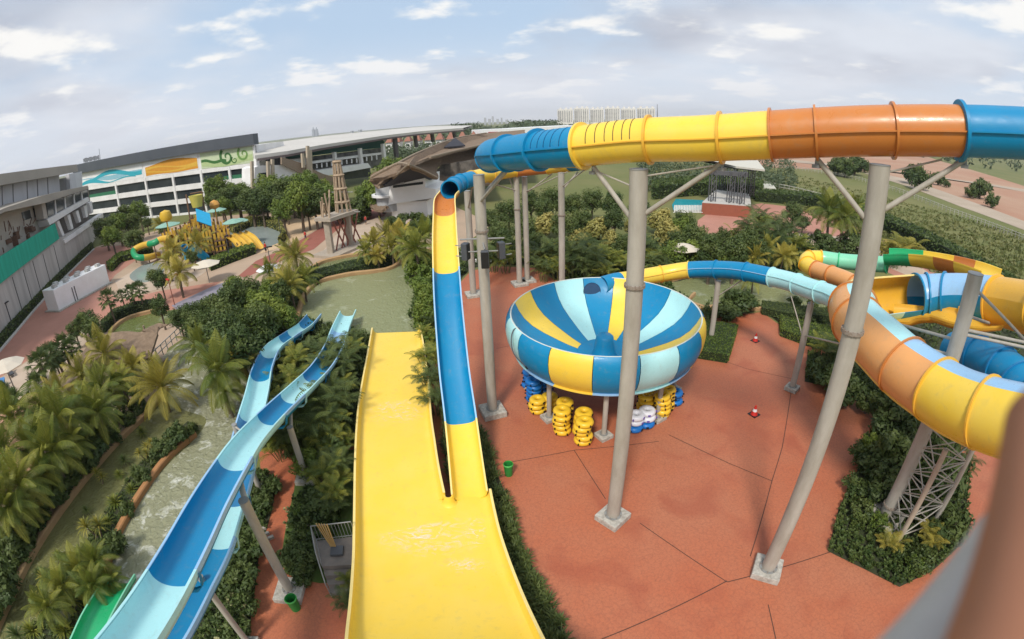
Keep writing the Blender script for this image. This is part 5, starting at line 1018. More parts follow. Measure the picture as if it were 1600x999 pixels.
def P_areca(nm, m, stems=9, h=3.0, L_=1.9, n=5):
    t = thing(nm, 'x', 'palm'); tr = MB(); mb = MB()
    for s_ in range(stems):
        a = s_*2.4; r = .12+.5*sqrt(s_/stems); hh = h*U_(.35, .8); b = Vector((cos(a)*r, sin(a)*r, 0)); tp = Vector((cos(a)*r*1.9, sin(a)*r*1.9, hh)); tr.bar(b, tp, .045, .035, n=6, caps=False)
        for i in range(n): mb.cur = U_(0, .9); frond(mb, tp, a+i*2*pi/n+U_(-.4, .4), U_(.55, 1.25), L_*U_(.75, 1.1), 1.35, n=13, ll=.5, lw=.055, hang=.35)
    tr.build('stem', mat('green cane', (.13, .15, .05), .6), t, world=False, smooth=True); mb.build('crown', m, t, world=False, attr=True); return t
def leafcloud(mb, c, r, n, s, flat=.8):
    for _ in range(n):
        a, z = U_(0, 2*pi), U_(-1, 1); rr_ = r*(U_(.45, 1)**.5); q = sqrt(1-z*z); d = Vector((q*cos(a), q*sin(a), z*flat)); p = c+d*rr_; nrm = (d+Vector((U_(-.7, .7), U_(-.7, .7), U_(-.2, .9)))).normalized()
        t_ = nrm.orthogonal().normalized(); b_ = nrm.cross(t_); an = U_(0, 6.28); t_, b_ = t_*cos(an)+b_*sin(an), b_*cos(an)-t_*sin(an); l = s*U_(.6, 1.3); mb.add([p-t_*l, p+b_*l*.45, p+t_*l, p-b_*l*.45], [(0, 1, 2, 3)])
def P_tree(nm, m, h=5, r=2.0, clumps=16, n=150, s=.16, cat='tree', trunk=True, wide=1.0):
    t = thing(nm, 'x', cat)
    if trunk:
        tb = MB(); th = h*.42; top = trunk_mesh(tb, th, .05*h**.8, .035*h**.8, .04, 5)
    mb = MB(); cz = h-r*.95
    for k in range(clumps):
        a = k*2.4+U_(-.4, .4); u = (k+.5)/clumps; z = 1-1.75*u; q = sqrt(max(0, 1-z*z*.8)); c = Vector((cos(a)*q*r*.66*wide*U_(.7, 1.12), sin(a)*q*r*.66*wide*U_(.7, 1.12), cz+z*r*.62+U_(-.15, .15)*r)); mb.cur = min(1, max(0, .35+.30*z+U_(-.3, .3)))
        if trunk and k % 2 == 0: tb.bar(top, c, .05*h**.5, .012, n=5, caps=False)
        b_ = mb.cur
        for w_ in range(4): mb.cur = min(1, max(0, b_+U_(-.22, .22))); leafcloud(mb, c+Vector((U_(-.2, .2), U_(-.2, .2), U_(-.15, .15)))*r, r*U_(.24, .42), n//4, s)
    if trunk: tb.build('trunk', BARK, t, world=False, smooth=True)
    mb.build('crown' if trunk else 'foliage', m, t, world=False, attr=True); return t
def P_spiky(nm, m, n=60, L_=.8, h=.35, heads=1):
    t = thing(nm, 'x', 'plant'); mb = MB(); st = MB()
    for hd in range(heads):
        a0 = hd*2.1; c = Vector((cos(a0)*.35*(heads > 1), sin(a0)*.35*(heads > 1), h*(1+.5*hd))); st.bar((0, 0, 0), c, .07, .05, n=7, caps=False)
        for i in range(n):
            az = i*2.4; el = 1.45-1.75*i/n; d = Vector((cos(az)*cos(el), sin(az)*cos(el), sin(el))); sd = Vector((-sin(az), cos(az), 0)); l = L_*U_(.8, 1.1); w_ = .035; mb.cur = U_(0, .8); m_ = c+d*l*.55; e = c+d*l+Vector((0, 0, -.22*l)); mb.add([c-sd*w_*.5, c+sd*w_*.5, m_+sd*w_, m_-sd*w_, e], [(0, 1, 2, 3), (3, 2, 4)])
    st.build('stem', BARK, t, world=False); mb.build('leaves', m, t, world=False, attr=True); return t
PROTO = {
 'coco': [P_coconut('coconut_palm', LG, 3.6, 26), P_coconut('coconut_palm', LG, 3.0, 24, 2.7)],
 'ycoco': [P_coconut('coconut_palm', LY, 3.3, 25, 2.8, (.1, .8)), P_coconut('coconut_palm', LY, 2.8, 22, 2.5, (.2, .9))],
 'bcoco': [P_coconut('coconut_palm', LY, 2.0, 28, 3.0, (.3, 1), .7, 1.3)],
 'fan': [P_fan('fan_palm', LD, 2.4), P_fan('fan_palm', LD, 3.0, 30, .95)],
 'areca': [P_areca('areca_palm', LG), P_areca('areca_palm', LD, 12, 3.6, 2.1)],
 'yareca': [P_areca('areca_palm', LY, 8, 2.4)],
 'tree': [P_tree('broadleaf_tree', LT, 5.5, 2.2, 18, 190), P_tree('broadleaf_tree', LT, 6, 2.0, 16, 190)],
 'btree': [P_tree('broadleaf_tree', LB, 4.5, 1.9, 18, 200)],
 'street': [P_tree('park_tree', LT, 8, 2.9, 20, 190, .24), P_tree('park_tree', LB, 8.5, 2.9, 18, 190, .24)],
 'croton': [P_tree('croton_shrub', LO, 3.4, 1.7, 18, 110, .22, 'shrub')],
 'dark': [P_tree('dark_shrub', LD, 2.2, 1.2, 12, 150, .16, 'shrub'), P_tree('dark_shrub', LT, 1.6, .9, 10, 130, .12, 'shrub')],
 'bright': [P_tree('round_shrub', LB, 1.9, 1.1, 12, 160, .11, 'shrub')],
 'purple': [P_tree('purple_shrub', LR, 1.7, .85, 10, 130, .13, 'shrub')],
 'spiky': [P_spiky('spiky_plant', LG), P_spiky('spiky_plant', LD, 54, .9, .5), P_spiky('spiky_plant', LY, 40, .8, .8, 2)],
}
DESC = {'coco': ('green coconut palm', 'palm tree'), 'ycoco': ('yellow green coconut palm', 'palm tree'), 'bcoco': ('bushy golden coconut palm', 'palm tree'), 'fan': ('dark compact fan palm', 'palm tree'), 'areca': ('leafy green clumping palm', 'palm'), 'yareca': ('yellow green clumping palm', 'palm'),
 'tree': ('dense dark green tree', 'tree'), 'btree': ('dense bright green tree', 'tree'), 'street': ('tall park tree', 'tree'), 'croton': ('yellow leaved croton bush', 'shrub'), 'dark': ('dark green shrub', 'shrub'), 'bright': ('bright green shrub', 'shrub'), 'purple': ('purple leaved shrub', 'shrub'), 'spiky': ('spiky leaved plant', 'plant')}
HT = {'coco': 3.7, 'ycoco': 3.3, 'bcoco': 2.3, 'fan': 2.6, 'areca': 2.2, 'yareca': 1.7, 'tree': 3.8, 'btree': 3.1, 'street': 5.8, 'croton': 2.2, 'dark': 1.2, 'bright': 1.2, 'purple': 1.0, 'spiky': .4}
CL = {}
cnt = {k: 0 for k in PROTO}
def plant(kind, cluster0, spots):
    for s_ in spots:
        px, py = s_[0], s_[1]; cluster = cluster0 if kind != 'street' or 'playground' not in cluster0 else ('in the back row below the market hall' if py < 302 else 'in the front row by the water playground')
        sc_ = s_[2] if len(s_) > 2 else 1.0
        g = G(px, py, HT[kind]*sc_); ps_ = PROTO[kind]; i = cnt[kind]; cnt[kind] += 1
        o = ps_[i % len(ps_)]
        if i >= len(ps_): o = copy_tree(o)
        o.location = (g.x, g.y, 0); f = sc_*rnd.uniform(.94, 1.06); o.scale = (f, f, f*rnd.uniform(.94, 1.06)); o.rotation_euler = (0, 0, rnd.uniform(0, 6.28))
        CL.setdefault((kind, cluster), []).append((px, o))
RB = 'beside the lazy river'
plant('coco', 'beside the lazy river', [(20, 655, .95), (62, 632, .95), (98, 655, 1.0), (120, 628, .85), (160, 605, .85), (45, 690, .95), (8, 712, .95), (75, 702, .9), (28, 760, .85), (112, 685, .75), (150, 645, .8), (-15, 740, .9), (15, 800, .7), (188, 592, .75), (-10, 790, .8), (60, 740, .65), (130, 655, .7)])
plant('ycoco', 'beside the lazy river', [(165, 562, .85), (205, 566, .8), (128, 592, .8), (40, 790, .55), (95, 618, .7)]); plant('bcoco', 'at the river bend', [(250, 604, .95)]); plant('coco', 'over the rapids', [(338, 578, .95), (318, 545, .8), (350, 610, .6)])
plant('ycoco', 'over the rapids', [(362, 562, .85)])
plant('fan', 'beside the left promenade', [(86, 550), (66, 578, 1.05), (98, 540), (110, 545, .9), (55, 600), (25, 640, .9), (5, 620), (171, 474, .95), (206, 458, .9), (218, 456, .95), (128, 506, .9), (78, 566), (190, 462, .7)])
plant('tree', 'beside the left promenade', [(133, 498, .62), (116, 516, .55), (145, 512, .6), (250, 484, .6), (84, 560, .5)])
plant('tree', 'between the deck and the pool', [(300, 492, .75), (345, 500, .9), (365, 470, .8), (385, 448, .62), (352, 530, .9), (400, 500, .9), (440, 458, .7), (330, 480, .7), (375, 545, .9), (310, 510, .7), (280, 500, .55)])
plant('btree', 'between the deck and the pool', [(415, 482, 1.0), (440, 490, .8), (362, 440, .7), (425, 455, .7), (390, 520, .8), (398, 470, .8)])
plant('ycoco', 'left of the plunge pool', [(462, 405, 1.0), (442, 440, .9), (455, 452, .8)]); plant('coco', 'left of the plunge pool', [(472, 432, .8), (448, 392, .8), (420, 430, .7)])
plant('ycoco', 'behind the plunge pool', [(582, 378, 1.0), (603, 370, 1.05), (628, 368, 1.05), (612, 386, .8), (590, 395, .7)]); plant('coco', 'behind the plunge pool', [(645, 378, 1.1), (662, 372, 1.1), (572, 390, .7), (652, 395, .9)])
plant('dark', 'before the thatched restaurant', [(628, 344, 1.4), (640, 350, 1.4), (652, 342, 1.5), (664, 350, 1.4), (612, 348, 1.1), (672, 340, 1.3), (536, 326, 2.2), (548, 330, 2.2), (560, 324, 2.2), (566, 318, 2.0)])
plant('bright', 'right of the plunge pool', [(655, 412, 1.6), (668, 425, 1.6), (650, 422, 1.3), (664, 442, 1.4), (668, 470, 1.3), (664, 490, 1.2), (662, 452, 1.2)]); plant('btree', 'right of the plunge pool', [(668, 405, .7), (672, 455, .5)])
plant('areca', 'between the yellow run and the chute', [(668, 558, .6), (672, 590, .65), (668, 520, .5), (680, 622, .55), (676, 545, .5), (680, 505, .45)]); plant('bright', 'between the yellow run and the chute', [(672, 530, .7), (668, 500, .8)])
plant('areca', 'between the blue flumes and yellow run', [(545, 545, .65), (532, 570, .75), (518, 600, .8), (520, 630, .8), (510, 655, .8), (502, 625, .75), (520, 575, .65), (535, 598, .55), (520, 680, .6), (498, 655, .75), (508, 566, .7), (518, 548, .65), (500, 590, .6), (552, 530, .5), (505, 690, .65), (530, 640, .5)])
plant('areca', 'inside the blue flume bend', [(452, 590, .8), (470, 640, .8), (440, 630, .75), (480, 660, .9), (462, 560, .7), (490, 545, .6), (500, 630, .8), (450, 680, .7), (430, 690, .6), (500, 580, .7), (478, 600, .7)])
plant('dark', 'inside the blue flume bend', [(478, 545, .7), (465, 570, .8), (440, 665, .8), (490, 680, .9), (515, 700, .9), (425, 660, .8), (505, 560, .7), (460, 690, .9), (485, 610, .9)])
plant('croton', 'behind the striped bowl', [(852, 348, 1.15), (932, 352, 1.2), (1032, 340, 1.2), (905, 372, .8), (1045, 362, 1.1), (990, 352, .9), (955, 372, .8)])
plant('areca', 'behind the striped bowl', [(858, 395, 1.0), (882, 388, 1.1), (905, 398, 1.1), (842, 400, .8), (922, 385, 1), (938, 398, 1), (895, 412, .9), (870, 412, .9), (922, 414, .9), (790, 398, 1), (770, 400, .9), (1020, 398, .9), (1005, 388, 1), (965, 402, .9), (1030, 412, .8), (985, 412, .8), (850, 420, .7), (945, 420, .8)])
plant('tree', 'behind the striped bowl', [(795, 330, 1.0), (830, 320, 1.05), (862, 312, 1.1), (895, 322, 1.0), (925, 310, 1.1), (958, 320, 1.05), (780, 360, .8), (1000, 330, .9), (975, 378, .7), (765, 345, .8), (820, 352, .9), (850, 330, .9), (880, 350, .9), (960, 345, .9), (910, 340, .9), (788, 380, .7), (835, 375, .7)])
plant('tree', 'near the red stage', [(1110, 398, .9), (1088, 368, .9), (1148, 398, .9), (1070, 345, .9), (1165, 385, .9), (1240, 330, .9), (1185, 395, .8), (1060, 372, .8), (1130, 372, .6), (1255, 345, .6)])
plant('btree', 'near the red stage', [(1055, 395, .9), (1122, 412, .8), (1080, 392, .9), (1065, 355, .9)]); plant('areca', 'near the red stage', [(1180, 365, 1.3), (1205, 352, 1.4), (1228, 362, 1.3), (1160, 362, 1.2), (1210, 378, 1.2), (1248, 378, 1.0), (1190, 345, 1.2)])
plant('ycoco', 'behind the feeder tube', [(1198, 392, .8), (1222, 400, .8), (1180, 408, .7), (1240, 396, .7), (1150, 412, .6)]); plant('coco', 'near the red stage', [(1298, 325, 1.5), (1318, 335, 1.4), (1332, 320, 1.2)])
plant('dark', 'behind the raft slide', [(1270, 385, 1.6), (1290, 378, 1.6), (1310, 385, 1.5), (1340, 388, 1.6), (1255, 400, 1.5), (1330, 372, 1.5), (1280, 362, 1.2)]); plant('yareca', 'behind the raft slide', [(1415, 388, 1.5), (1400, 396, 1.2), (1378, 392, 1.2)])
plant('dark', 'beside the right lagoon', [(1150, 468, 1.2), (1132, 475, 1.2), (1165, 472, 1.0), (1110, 482, 1.0), (1140, 486, .9), (1270, 470, .8), (1242, 470, .6)]); plant('coco', 'beside the right lagoon', [(1178, 432, .7)])
plant('street', 'before the painted building', [(162, 352, .95), (184, 348, .9), (205, 342, .9), (218, 330, .9), (195, 330, .9), (175, 370, .75), (208, 372, .7)])
plant('street', 'by the water playground', [(340, 300, .9), (362, 296, 1.0), (385, 300, 1.0), (405, 298, 1.0), (428, 302, 1.0), (446, 312, .9), (462, 300, .9), (480, 296, .9), (500, 292, .9), (516, 298, .8), (350, 322, .8), (398, 320, .8), (442, 330, .8), (480, 322, .8), (415, 312, .9), (372, 316, .8), (330, 312, .8), (530, 290, .7), (335, 296, 1.2), (356, 306, 1.1), (420, 292, 1.25), (440, 296, 1.2), (468, 310, 1.1), (490, 306, 1.1), (508, 302, 1.1), (392, 308, 1.1), (455, 292, 1.2), (345, 312, 1.0), (524, 306, .9), (408, 312, 1.0), (372, 302, 1.1), (500, 318, .8), (482, 288, 1.1), (318, 300, .9)])
plant('ycoco', 'by the water playground', [(290, 372, 1.1), (308, 380, 1.1), (270, 388, 1.1), (322, 374, .9), (276, 420, 1.15), (250, 352, .9), (262, 405, 1.0)]); plant('tree', 'by the water playground', [(252, 442, .6), (238, 428, .5), (300, 405, .5), (255, 355, .7), (230, 350, .7)])
plant('dark', 'beside the dirt road', [(1440, 268, 5.2), (1428, 270, 3.6), (1518, 293, 3.0), (1533, 294, 3.0), (1552, 306, 3.0), (1466, 278, 2.4), (1322, 254, 4.6), (1337, 255, 4.0), (1480, 284, 1.9), (1376, 272, 1.5), (1352, 256, 3.2), (1310, 256, 3.6)])
plant('btree', 'below the market hall', [(610, 262, 2.2), (596, 290, 1.9), (628, 258, 2.0), (590, 305, 1.5), (575, 300, 1.6)])
isl = [(222, 676, .75), (195, 722, .7), (158, 752, .65), (180, 786, .95), (136, 799, .55), (155, 838, 1.0), (205, 765, .75), (212, 738, .7), (236, 700, .7), (92, 868, .7), (66, 900, .75), (92, 918, .9), (50, 985, 1.0), (120, 905, .95), (228, 718, .7), (168, 815, .8), (146, 868, .9), (112, 950, .9), (186, 742, .7)]
plant('spiky', 'on the river island', isl+[(30, 995, .9), (62, 955, .8), (100, 985, 1.0), (130, 935, .8)]); plant('coco', 'on the river island', [(118, 885, .5), (150, 880, .45), (92, 915, .5), (140, 915, .45), (168, 900, .4), (75, 950, .45)])
plant('dark', 'on the river island', [(262, 690, .7), (275, 680, .7), (288, 670, .7), (250, 700, .6), (298, 664, .5), (222, 742, .5), (196, 790, .6), (178, 850, .6)])
plant('dark', 'left of the lazy river', [(0, 870, 1.0), (22, 840, 1.0), (52, 800, 1.0), (78, 770, 1.0), (104, 740, 1.0), (138, 705, 1.0), (170, 675, .9), (0, 910, .9), (198, 650, .8), (125, 718, 1), (40, 805, 1.0), (-10, 930, 1), (90, 745, 1.0), (155, 685, .9), (15, 860, 1.0), (215, 635, .6)])
plant('dark', 'in the bed beside the plaza', [(1350, 700, .9), (1372, 725, .9), (1340, 750, .8), (1385, 755, .9), (1350, 790, .8), (1300, 590, 1.1), (1285, 570, 1.2), (1325, 605, 1.1), (1360, 620, 1.1), (1395, 650, 1.2), (1420, 690, 1.3), (1400, 710, 1.2), (1440, 720, 1.2), (1475, 740, 1.2), (1470, 790, 1.0), (1485, 820, .9), (1445, 870, .8), (1460, 700, 1.2)])
plant('areca', 'in the bed beside the plaza', [(1290, 535, .7), (1310, 555, .8), (1400, 600, .7), (1500, 720, .6)]); plant('yareca', 'in the bed beside the plaza', [(1455, 840, .45), (1390, 850, .35)]); plant('bright', 'in the bed beside the plaza', [(1362, 690, .6), (1375, 812, .5), (1435, 880, .5)])
plant('purple', 'on the verge beside the yellow run', [(512, 745, .7), (520, 728, .6), (505, 770, .5)]); plant('bright', 'on the verge beside the yellow run', [(480, 722, .9), (495, 716, .8), (470, 800, .45)])
plant('areca', 'on the verge beside the yellow run', [(518, 765, .5), (520, 790, .35), (512, 735, .6), (520, 728, .5), (549, 905, .32), (548, 940, .36), (512, 775, .4)]); plant('dark', 'on the verge beside the yellow run', [(462, 850, .6), (470, 875, .6), (455, 885, .5), (495, 790, .7), (478, 815, .6), (455, 870, .6), (470, 895, .6), (508, 785, .6), (466, 838, .6)])
plant('dark', 'under the blue flumes', [(372, 900, .7), (395, 770, .6), (390, 850, .7), (350, 960, .7), (410, 780, .5), (380, 940, .7), (425, 758, .5), (365, 980, .7)])
ORD = ['leftmost', 'second from left', 'third from left', 'fourth from left', 'fifth from left', 'sixth from left', 'seventh from left', 'eighth from left', 'ninth from left', 'tenth from left', 'eleventh from left', 'twelfth from left', 'thirteenth from left', 'fourteenth from left', 'fifteenth from left', 'sixteenth from left', 'seventeenth from left', 'eighteenth from left', 'nineteenth from left', 'twentieth from left', 'twenty-first from left', 'twenty-second from left', 'twenty-third from left', 'twenty-fourth from left']
for (kind, cl), L0 in CL.items():
    L0.sort(key=lambda q: q[0]); n = len(L0); d, c = DESC[kind]
    for i, (_, o) in enumerate(L0):
        od = '' if n == 1 else ', '+('rightmost' if i == n-1 else ORD[i]); tag(o, '%s %s%s' % (d, cl, od), c, '%ss %s' % (d, cl))
for o in list(COL.objects):
    if o.type == 'EMPTY' and o.get('label') == 'x' and o.parent is None:
        for ch in list(o.children): bpy.data.objects.remove(ch)
        bpy.data.objects.remove(o)
# ground cover and hedges: masses of leaves nobody could count
def inpoly(x, y, P):
    c = False; j = len(P)-1
    for i in range(len(P)):
        if (P[i][1] > y) != (P[j][1] > y) and x < (P[j][0]-P[i][0])*(y-P[i][1])/(P[j][1]-P[i][1])+P[i][0]: c = not c
        j = i
    return c
def cover(name, pts, dens_, m, label, h=.35, l=.4, w_=.02, blades=9, cap=9000, hv=.5):
    P = [(p.x, p.y) for p in (poly(pts) if len(pts[0]) == 2 and not isinstance(pts[0], Vector) else pts)]; xs = [p[0] for p in P]; ys = [p[1] for p in P]; A = abs(sum(P[i][0]*P[(i+1) % len(P)][1]-P[(i+1) % len(P)][0]*P[i][1] for i in range(len(P))))/2
    n = min(cap, int(A*dens_)); mb = MB(); k = 0
    while k < n:
        x, y = rnd.uniform(min(xs), max(xs)), rnd.uniform(min(ys), max(ys))
        if not inpoly(x, y, P): continue
        k += 1; c = Vector((x, y, .03)); hh = rnd.uniform(1-hv, 1); base_t = U_(0, .8); hn = sin(x*1.3)*cos(y*1.1)*.5+.5
        for b in range(blades):
            az = b*2.4+U_(-.3, .3); el = U_(.25, 1.4); d = Vector((cos(az)*cos(el), sin(az)*cos(el), sin(el))); sd = Vector((-sin(az), cos(az), 0)); mb.cur = min(1, max(0, base_t*.7+.3*hn+U_(-.2, .2))); q = c+Vector((0, 0, h*hh*U_(.2, 1))); quadleaf(mb, q, d, sd, l*U_(.6, 1.1), w_)
    return tag(mb.build(name, m, attr=True), label, 'ground cover', kind='stuff')
cover('grass_border', BED['strip'], 28, LD, 'tufted dark green border plants along the yellow slide', .45, .5, .028, 14, 2600)
cover('ground_cover', BED['island'], 26, LT, 'low leafy planting in the bed at the right', .40, .22, .05, 12, 3600)
cover('ground_cover', BED['under'], 26, LT, 'dark ground cover under the blue flumes', .5, .25, .06, 10, 1600)
cover('ground_cover', [(345, 1010), (358, 940), (385, 905), (398, 930), (388, 1000), (375, 1060)], 60, LW, 'pale variegated ground cover at the bottom left', .55, .12, .06, 12, 900)
cover('ground_cover', [(462, 780), (478, 770), (520, 760), (545, 800), (520, 850), (492, 880), (470, 905), (448, 890), (452, 840)], 30, LT, 'leafy planting around the concrete steps', .55, .22, .06, 12, 700)
cover('ground_cover', [(440, 800), (465, 790), (470, 820), (452, 850)], 30, LW, 'pale leaved patch on the verge', .2, .12, .05, 10, 160)
cover('ground_cover', BED['mid'], 18, LD, 'dark planting between the flumes and the pool', .6, .4, .06, 12, 2600)
cover('ground_cover', BED['back'], 5, LT, 'planting behind the plaza', .7, .6, .09, 10, 4200)
cover('ground_cover', BED['rightback'], 6, LD, 'planting between the lagoon and the plaza', .5, .4, .07, 10, 2600)
cover('ground_cover', [(0, 1090), (30, 1040), (65, 970), (95, 915), (135, 855), (178, 790), (215, 735), (258, 698), (300, 662), (296, 682), (262, 714), (225, 762), (186, 832), (170, 878), (172, 905), (140, 960), (110, 1040)], 14, LT, 'low planting on the river island', .35, .3, .04, 10, 1800)
cover('ground_cover', [(-80, 960), (-8, 950), (30, 870), (66, 808), (116, 742), (172, 680), (220, 636), (248, 606), (215, 600), (150, 650), (90, 700), (30, 780), (-60, 860)], 9, LD, 'dark undergrowth below the river palms', .5, .4, .08, 10, 2400)
cover('ground_cover', [(330, 470), (400, 450), (470, 430), (500, 420), (478, 455), (462, 490), (455, 540), (420, 560), (385, 560), (330, 520), (290, 520), (300, 490)], 6, LD, 'undergrowth below the trees left of the pool', .8, .6, .09, 10, 3000)
def hedge(pts, h, m, label, dens_=170, l=.07, cap=9000, bare=False):
    P = poly(pts); n = len(P); mb = MB(); mb.prism(P, 0, h-.08); o = thing('hedge', label, 'hedge', sum((p for p in P), Vector())/n)
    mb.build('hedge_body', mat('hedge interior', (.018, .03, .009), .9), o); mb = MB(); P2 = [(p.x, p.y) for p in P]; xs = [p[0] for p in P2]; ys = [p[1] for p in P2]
    A = abs(sum(P2[i][0]*P2[(i+1) % n][1]-P2[(i+1) % n][0]*P2[i][1] for i in range(n)))/2; k = 0; N_ = min(cap, int(A*dens_))
    while k < N_:
        x, y = rnd.uniform(min(xs), max(xs)), rnd.uniform(min(ys), max(ys))
        if inpoly(x, y, P2): k += 1; mb.cur = U_(0, 1)*.8; leafcloud(mb, Vector((x, y, h-.05)), .10, 1, l, .5)
    for i in range(n):
        a, b = P[i], P[(i+1) % n]; L0 = (b-a).length
        for _ in range(min(3000, int(L0*h*dens_))): u = rnd.random(); q = a.lerp(b, u); mb.cur = U_(0, .7); leafcloud(mb, Vector((q.x, q.y, rnd.uniform(.05, h))), .10, 1, l)
    mb.build('leaves', m, o, attr=True); return o
hedge([(1060, 522), (1104, 512), (1151, 519), (1136, 568), (1092, 561), (1075, 556)], .8, LB, 'square clipped green hedge right of the striped bowl')
hedge([(1218, 504), (1262, 515), (1300, 522), (1298, 550), (1260, 541), (1219, 526)], .8, LB, 'clipped green hedge near the farther traffic cone')
hedge([(1190, 480), (1222, 484), (1262, 490), (1300, 492), (1300, 506), (1258, 502), (1220, 499), (1190, 492)], .8, LD, 'dark clipped hedge along the right lagoon')
hedge([(486, 452), (510, 437), (560, 426), (600, 418), (622, 411), (618, 402), (590, 407), (540, 418), (500, 430), (480, 445)], .9, LD, 'dark hedge between the plunge pool and the upper channel', 40, .14)
hedge([(-60, 612), (0, 548), (75, 461), (146, 389), (143, 382), (72, 452), (0, 536), (-60, 594)], 1.2, LD, 'dark hedge along the foot of the retaining wall', 22, .22)
hedge([(165, 520), (185, 500), (216, 489), (250, 482), (250, 477), (214, 482), (180, 494), (160, 514)], 1.0, LD, 'curved dark hedge around the small inlet', 50, .12)
hedge([(360, 362), (388, 348), (420, 347), (440, 356), (448, 374), (436, 384), (446, 370), (436, 362), (415, 354), (390, 355), (366, 367)], 1.4, LO, 'low yellow green hedge behind the wading pool', 16, .25)
hedge([(330, 424), (360, 412), (400, 397), (396, 390), (358, 403), (326, 416)], 1.3, LB, 'low hedge in front of the wading pool', 20, .22)
hedge([(175, 425), (190, 410), (240, 398), (238, 392), (188, 403), (168, 420)], 1.2, LB, 'low hedge beside the yellow looping slide', 16, .25)
hedge([(1180, 315), (1260, 322), (1340, 342), (1430, 385), (1520, 435), (1600, 480), (1600, 470), (1525, 424), (1435, 374), (1342, 333), (1262, 314), (1182, 309)], 2.2, LT, 'long dark hedge dividing the red promenade from the grass field', 7, .4)
hedge([(1020, 312), (1100, 305), (1190, 312), (1190, 300), (1100, 292), (1020, 300)], 3.0, LT, 'tall dark hedge behind the turquoise pool', 7, .5)
# rough clumps over the field
mb = MB(); k = 0
while k < 4200:
    px, py = rnd.uniform(1000, 1600), rnd.uniform(248, 455)
    if py < 258+max(0, (px-1200))*.26+4 or py > 300+max(0, px-1180)*.46: continue
    k += 1; p = G(px, py); mb.cur = U_(0, 1); leafcloud(mb, p+Vector((0, 0, .15)), .7, 3, .4, .2)
tag(mb.build('rough_grass', leafmat('rough field tufts', (.11, .135, .035), (.08, .11, .025), (.19, .185, .065)), attr=True), 'rough grass tufts over the green field', 'grass', kind='stuff')
# distant woods on the skyline
mb = MB()
for i in range(560):
    px = rnd.uniform(690, 1100) if i % 3 else rnd.uniform(600, 1600); dd_ = rnd.uniform(420, 700); p = D(px, 210, dd_); hgt = rnd.uniform(7, 13)+(7 if 705 < px < 750 or 800 < px < 870 else 0); mb.cur = U_(0, .5); leafcloud(mb, Vector((p.x, p.y, hgt*.5)), hgt*.62, 34, 2.0, .75)
for i in range(500):
    px = rnd.uniform(1000, 1240); py = rnd.uniform(252, 300); p = G(px, py); mb.cur = U_(0, .7); leafcloud(mb, p+Vector((0, 0, 1.6)), 1.9, 16, .5, .8)
for i in range(260):
    px = rnd.uniform(590, 760); dd_ = rnd.uniform(215, 320); p = D(px, 215, dd_); mb.cur = U_(0, .6); leafcloud(mb, Vector((p.x, p.y, 3.0)), 4.2, 26, .8, .9)
tag(mb.build('distant_woods', leafmat('distant foliage', (.08, .11, .05), (.06, .09, .045), (.14, .17, .085)), attr=True), 'distant line of trees under the skyline', 'woods', kind='stuff')
# ---------------------------------------------------------------- water playground
PLY = mat('play yellow', (.66, .42, .05), .5, (.52, .30, .05), .8, .8); PLB = mat('play blue', (.02, .38, .66), .4); PLG = mat('play green', (.02, .30, .12), .4); PLT = mat('play teal', (.24, .42, .34), .6); PLW = mat('play brown', (.18, .10, .06), .8)
pg = G(335, 385); WP = thing('water_playground', 'yellow wooden water play castle with a bright blue roof and many panels', 'water playground', pg)
pp = Plane(G(290, 402), G(378, 384))
if camside(pp) < 0: pp.n = -pp.n
def ppz(px, py, off=0): return pp.at(px, py, off)
def towr(x0, x1, yt, off, dz=0):
    a, b = ppz(x0, 395, off), ppz(x1, 390, off); zt_ = ppz((x0+x1)/2, yt, off).z; c = (a+b)/2; w_ = (b-a).length; mb = MB(); rz1 = atan2((b-a).y, (b-a).x)
    for u in (-.5, .5):
        for v in (-.5, .5): q = Vector((c.x, c.y, 0))+pp.d*u*w_+pp.n*v*3.4; mb.bar((q.x, q.y, 0), (q.x, q.y, zt_+.4), .16, n=7)
    build_each(mb, 'tower_post', PLW, WP)
    for z_ in (zt_*.25, zt_*.52, zt_*.80):
        mb = MB(); mb.box((c.x, c.y, z_), (w_+.4, 3.8, .22), rz1); mb.build('deck', PLW, WP)
        for sgn_ in (-1, 1):
            mb = MB(); q = Vector((c.x, c.y, z_+.65))+pp.n*sgn_*1.8
            n_ = max(3, int(w_/.45))
            for i in range(n_): r_p = q+pp.d*(i/(n_-1)-.5)*w_*.94; mb.box((r_p.x, r_p.y, r_p.z), (.36, .1, 1.15+.2*(i % 2)), rz1)
            mb.build('panel', PLY, WP)
for x0, x1, yt, off in ((288, 303, 355, 0), (305, 318, 345, -1), (320, 332, 350, -2), (333, 348, 352, 0), (350, 362, 360, 1), (262, 280, 362, -3), (310, 326, 338, -5), (296, 312, 350, -4), (326, 342, 348, -5), (342, 358, 352, -3), (296, 308, 362, 3), (318, 334, 362, 3), (340, 352, 366, 3)): towr(x0, x1, yt, off)
a, b = ppz(307, 334, -1), ppz(329, 342, -1); mb = MB(); n_ = pp.n*2.4
for s_ in (-1, 1): mb.add([a+Vector((0, 0, .8)), b+Vector((0, 0, .8)), b+n_*s_-Vector((0, 0, 1.0)), a+n_*s_-Vector((0, 0, 1.0))], [(0, 1, 2, 3)])
mb.build('roof', PLB, WP, solid=.15)
fr = [ppz(x, y, -4) for x, y in ((297, 342), (297, 303), (320, 300), (322, 340))]; mb = MB()
for q in (fr[0], fr[3]): mb.bar((q.x, q.y, 0), (q.x, q.y, fr[1].z), .14, n=6)
mb.bar(fr[1], (fr[3].x, fr[3].y, fr[1].z), .12, n=6); mb.build('bucket_frame', PLW, WP)
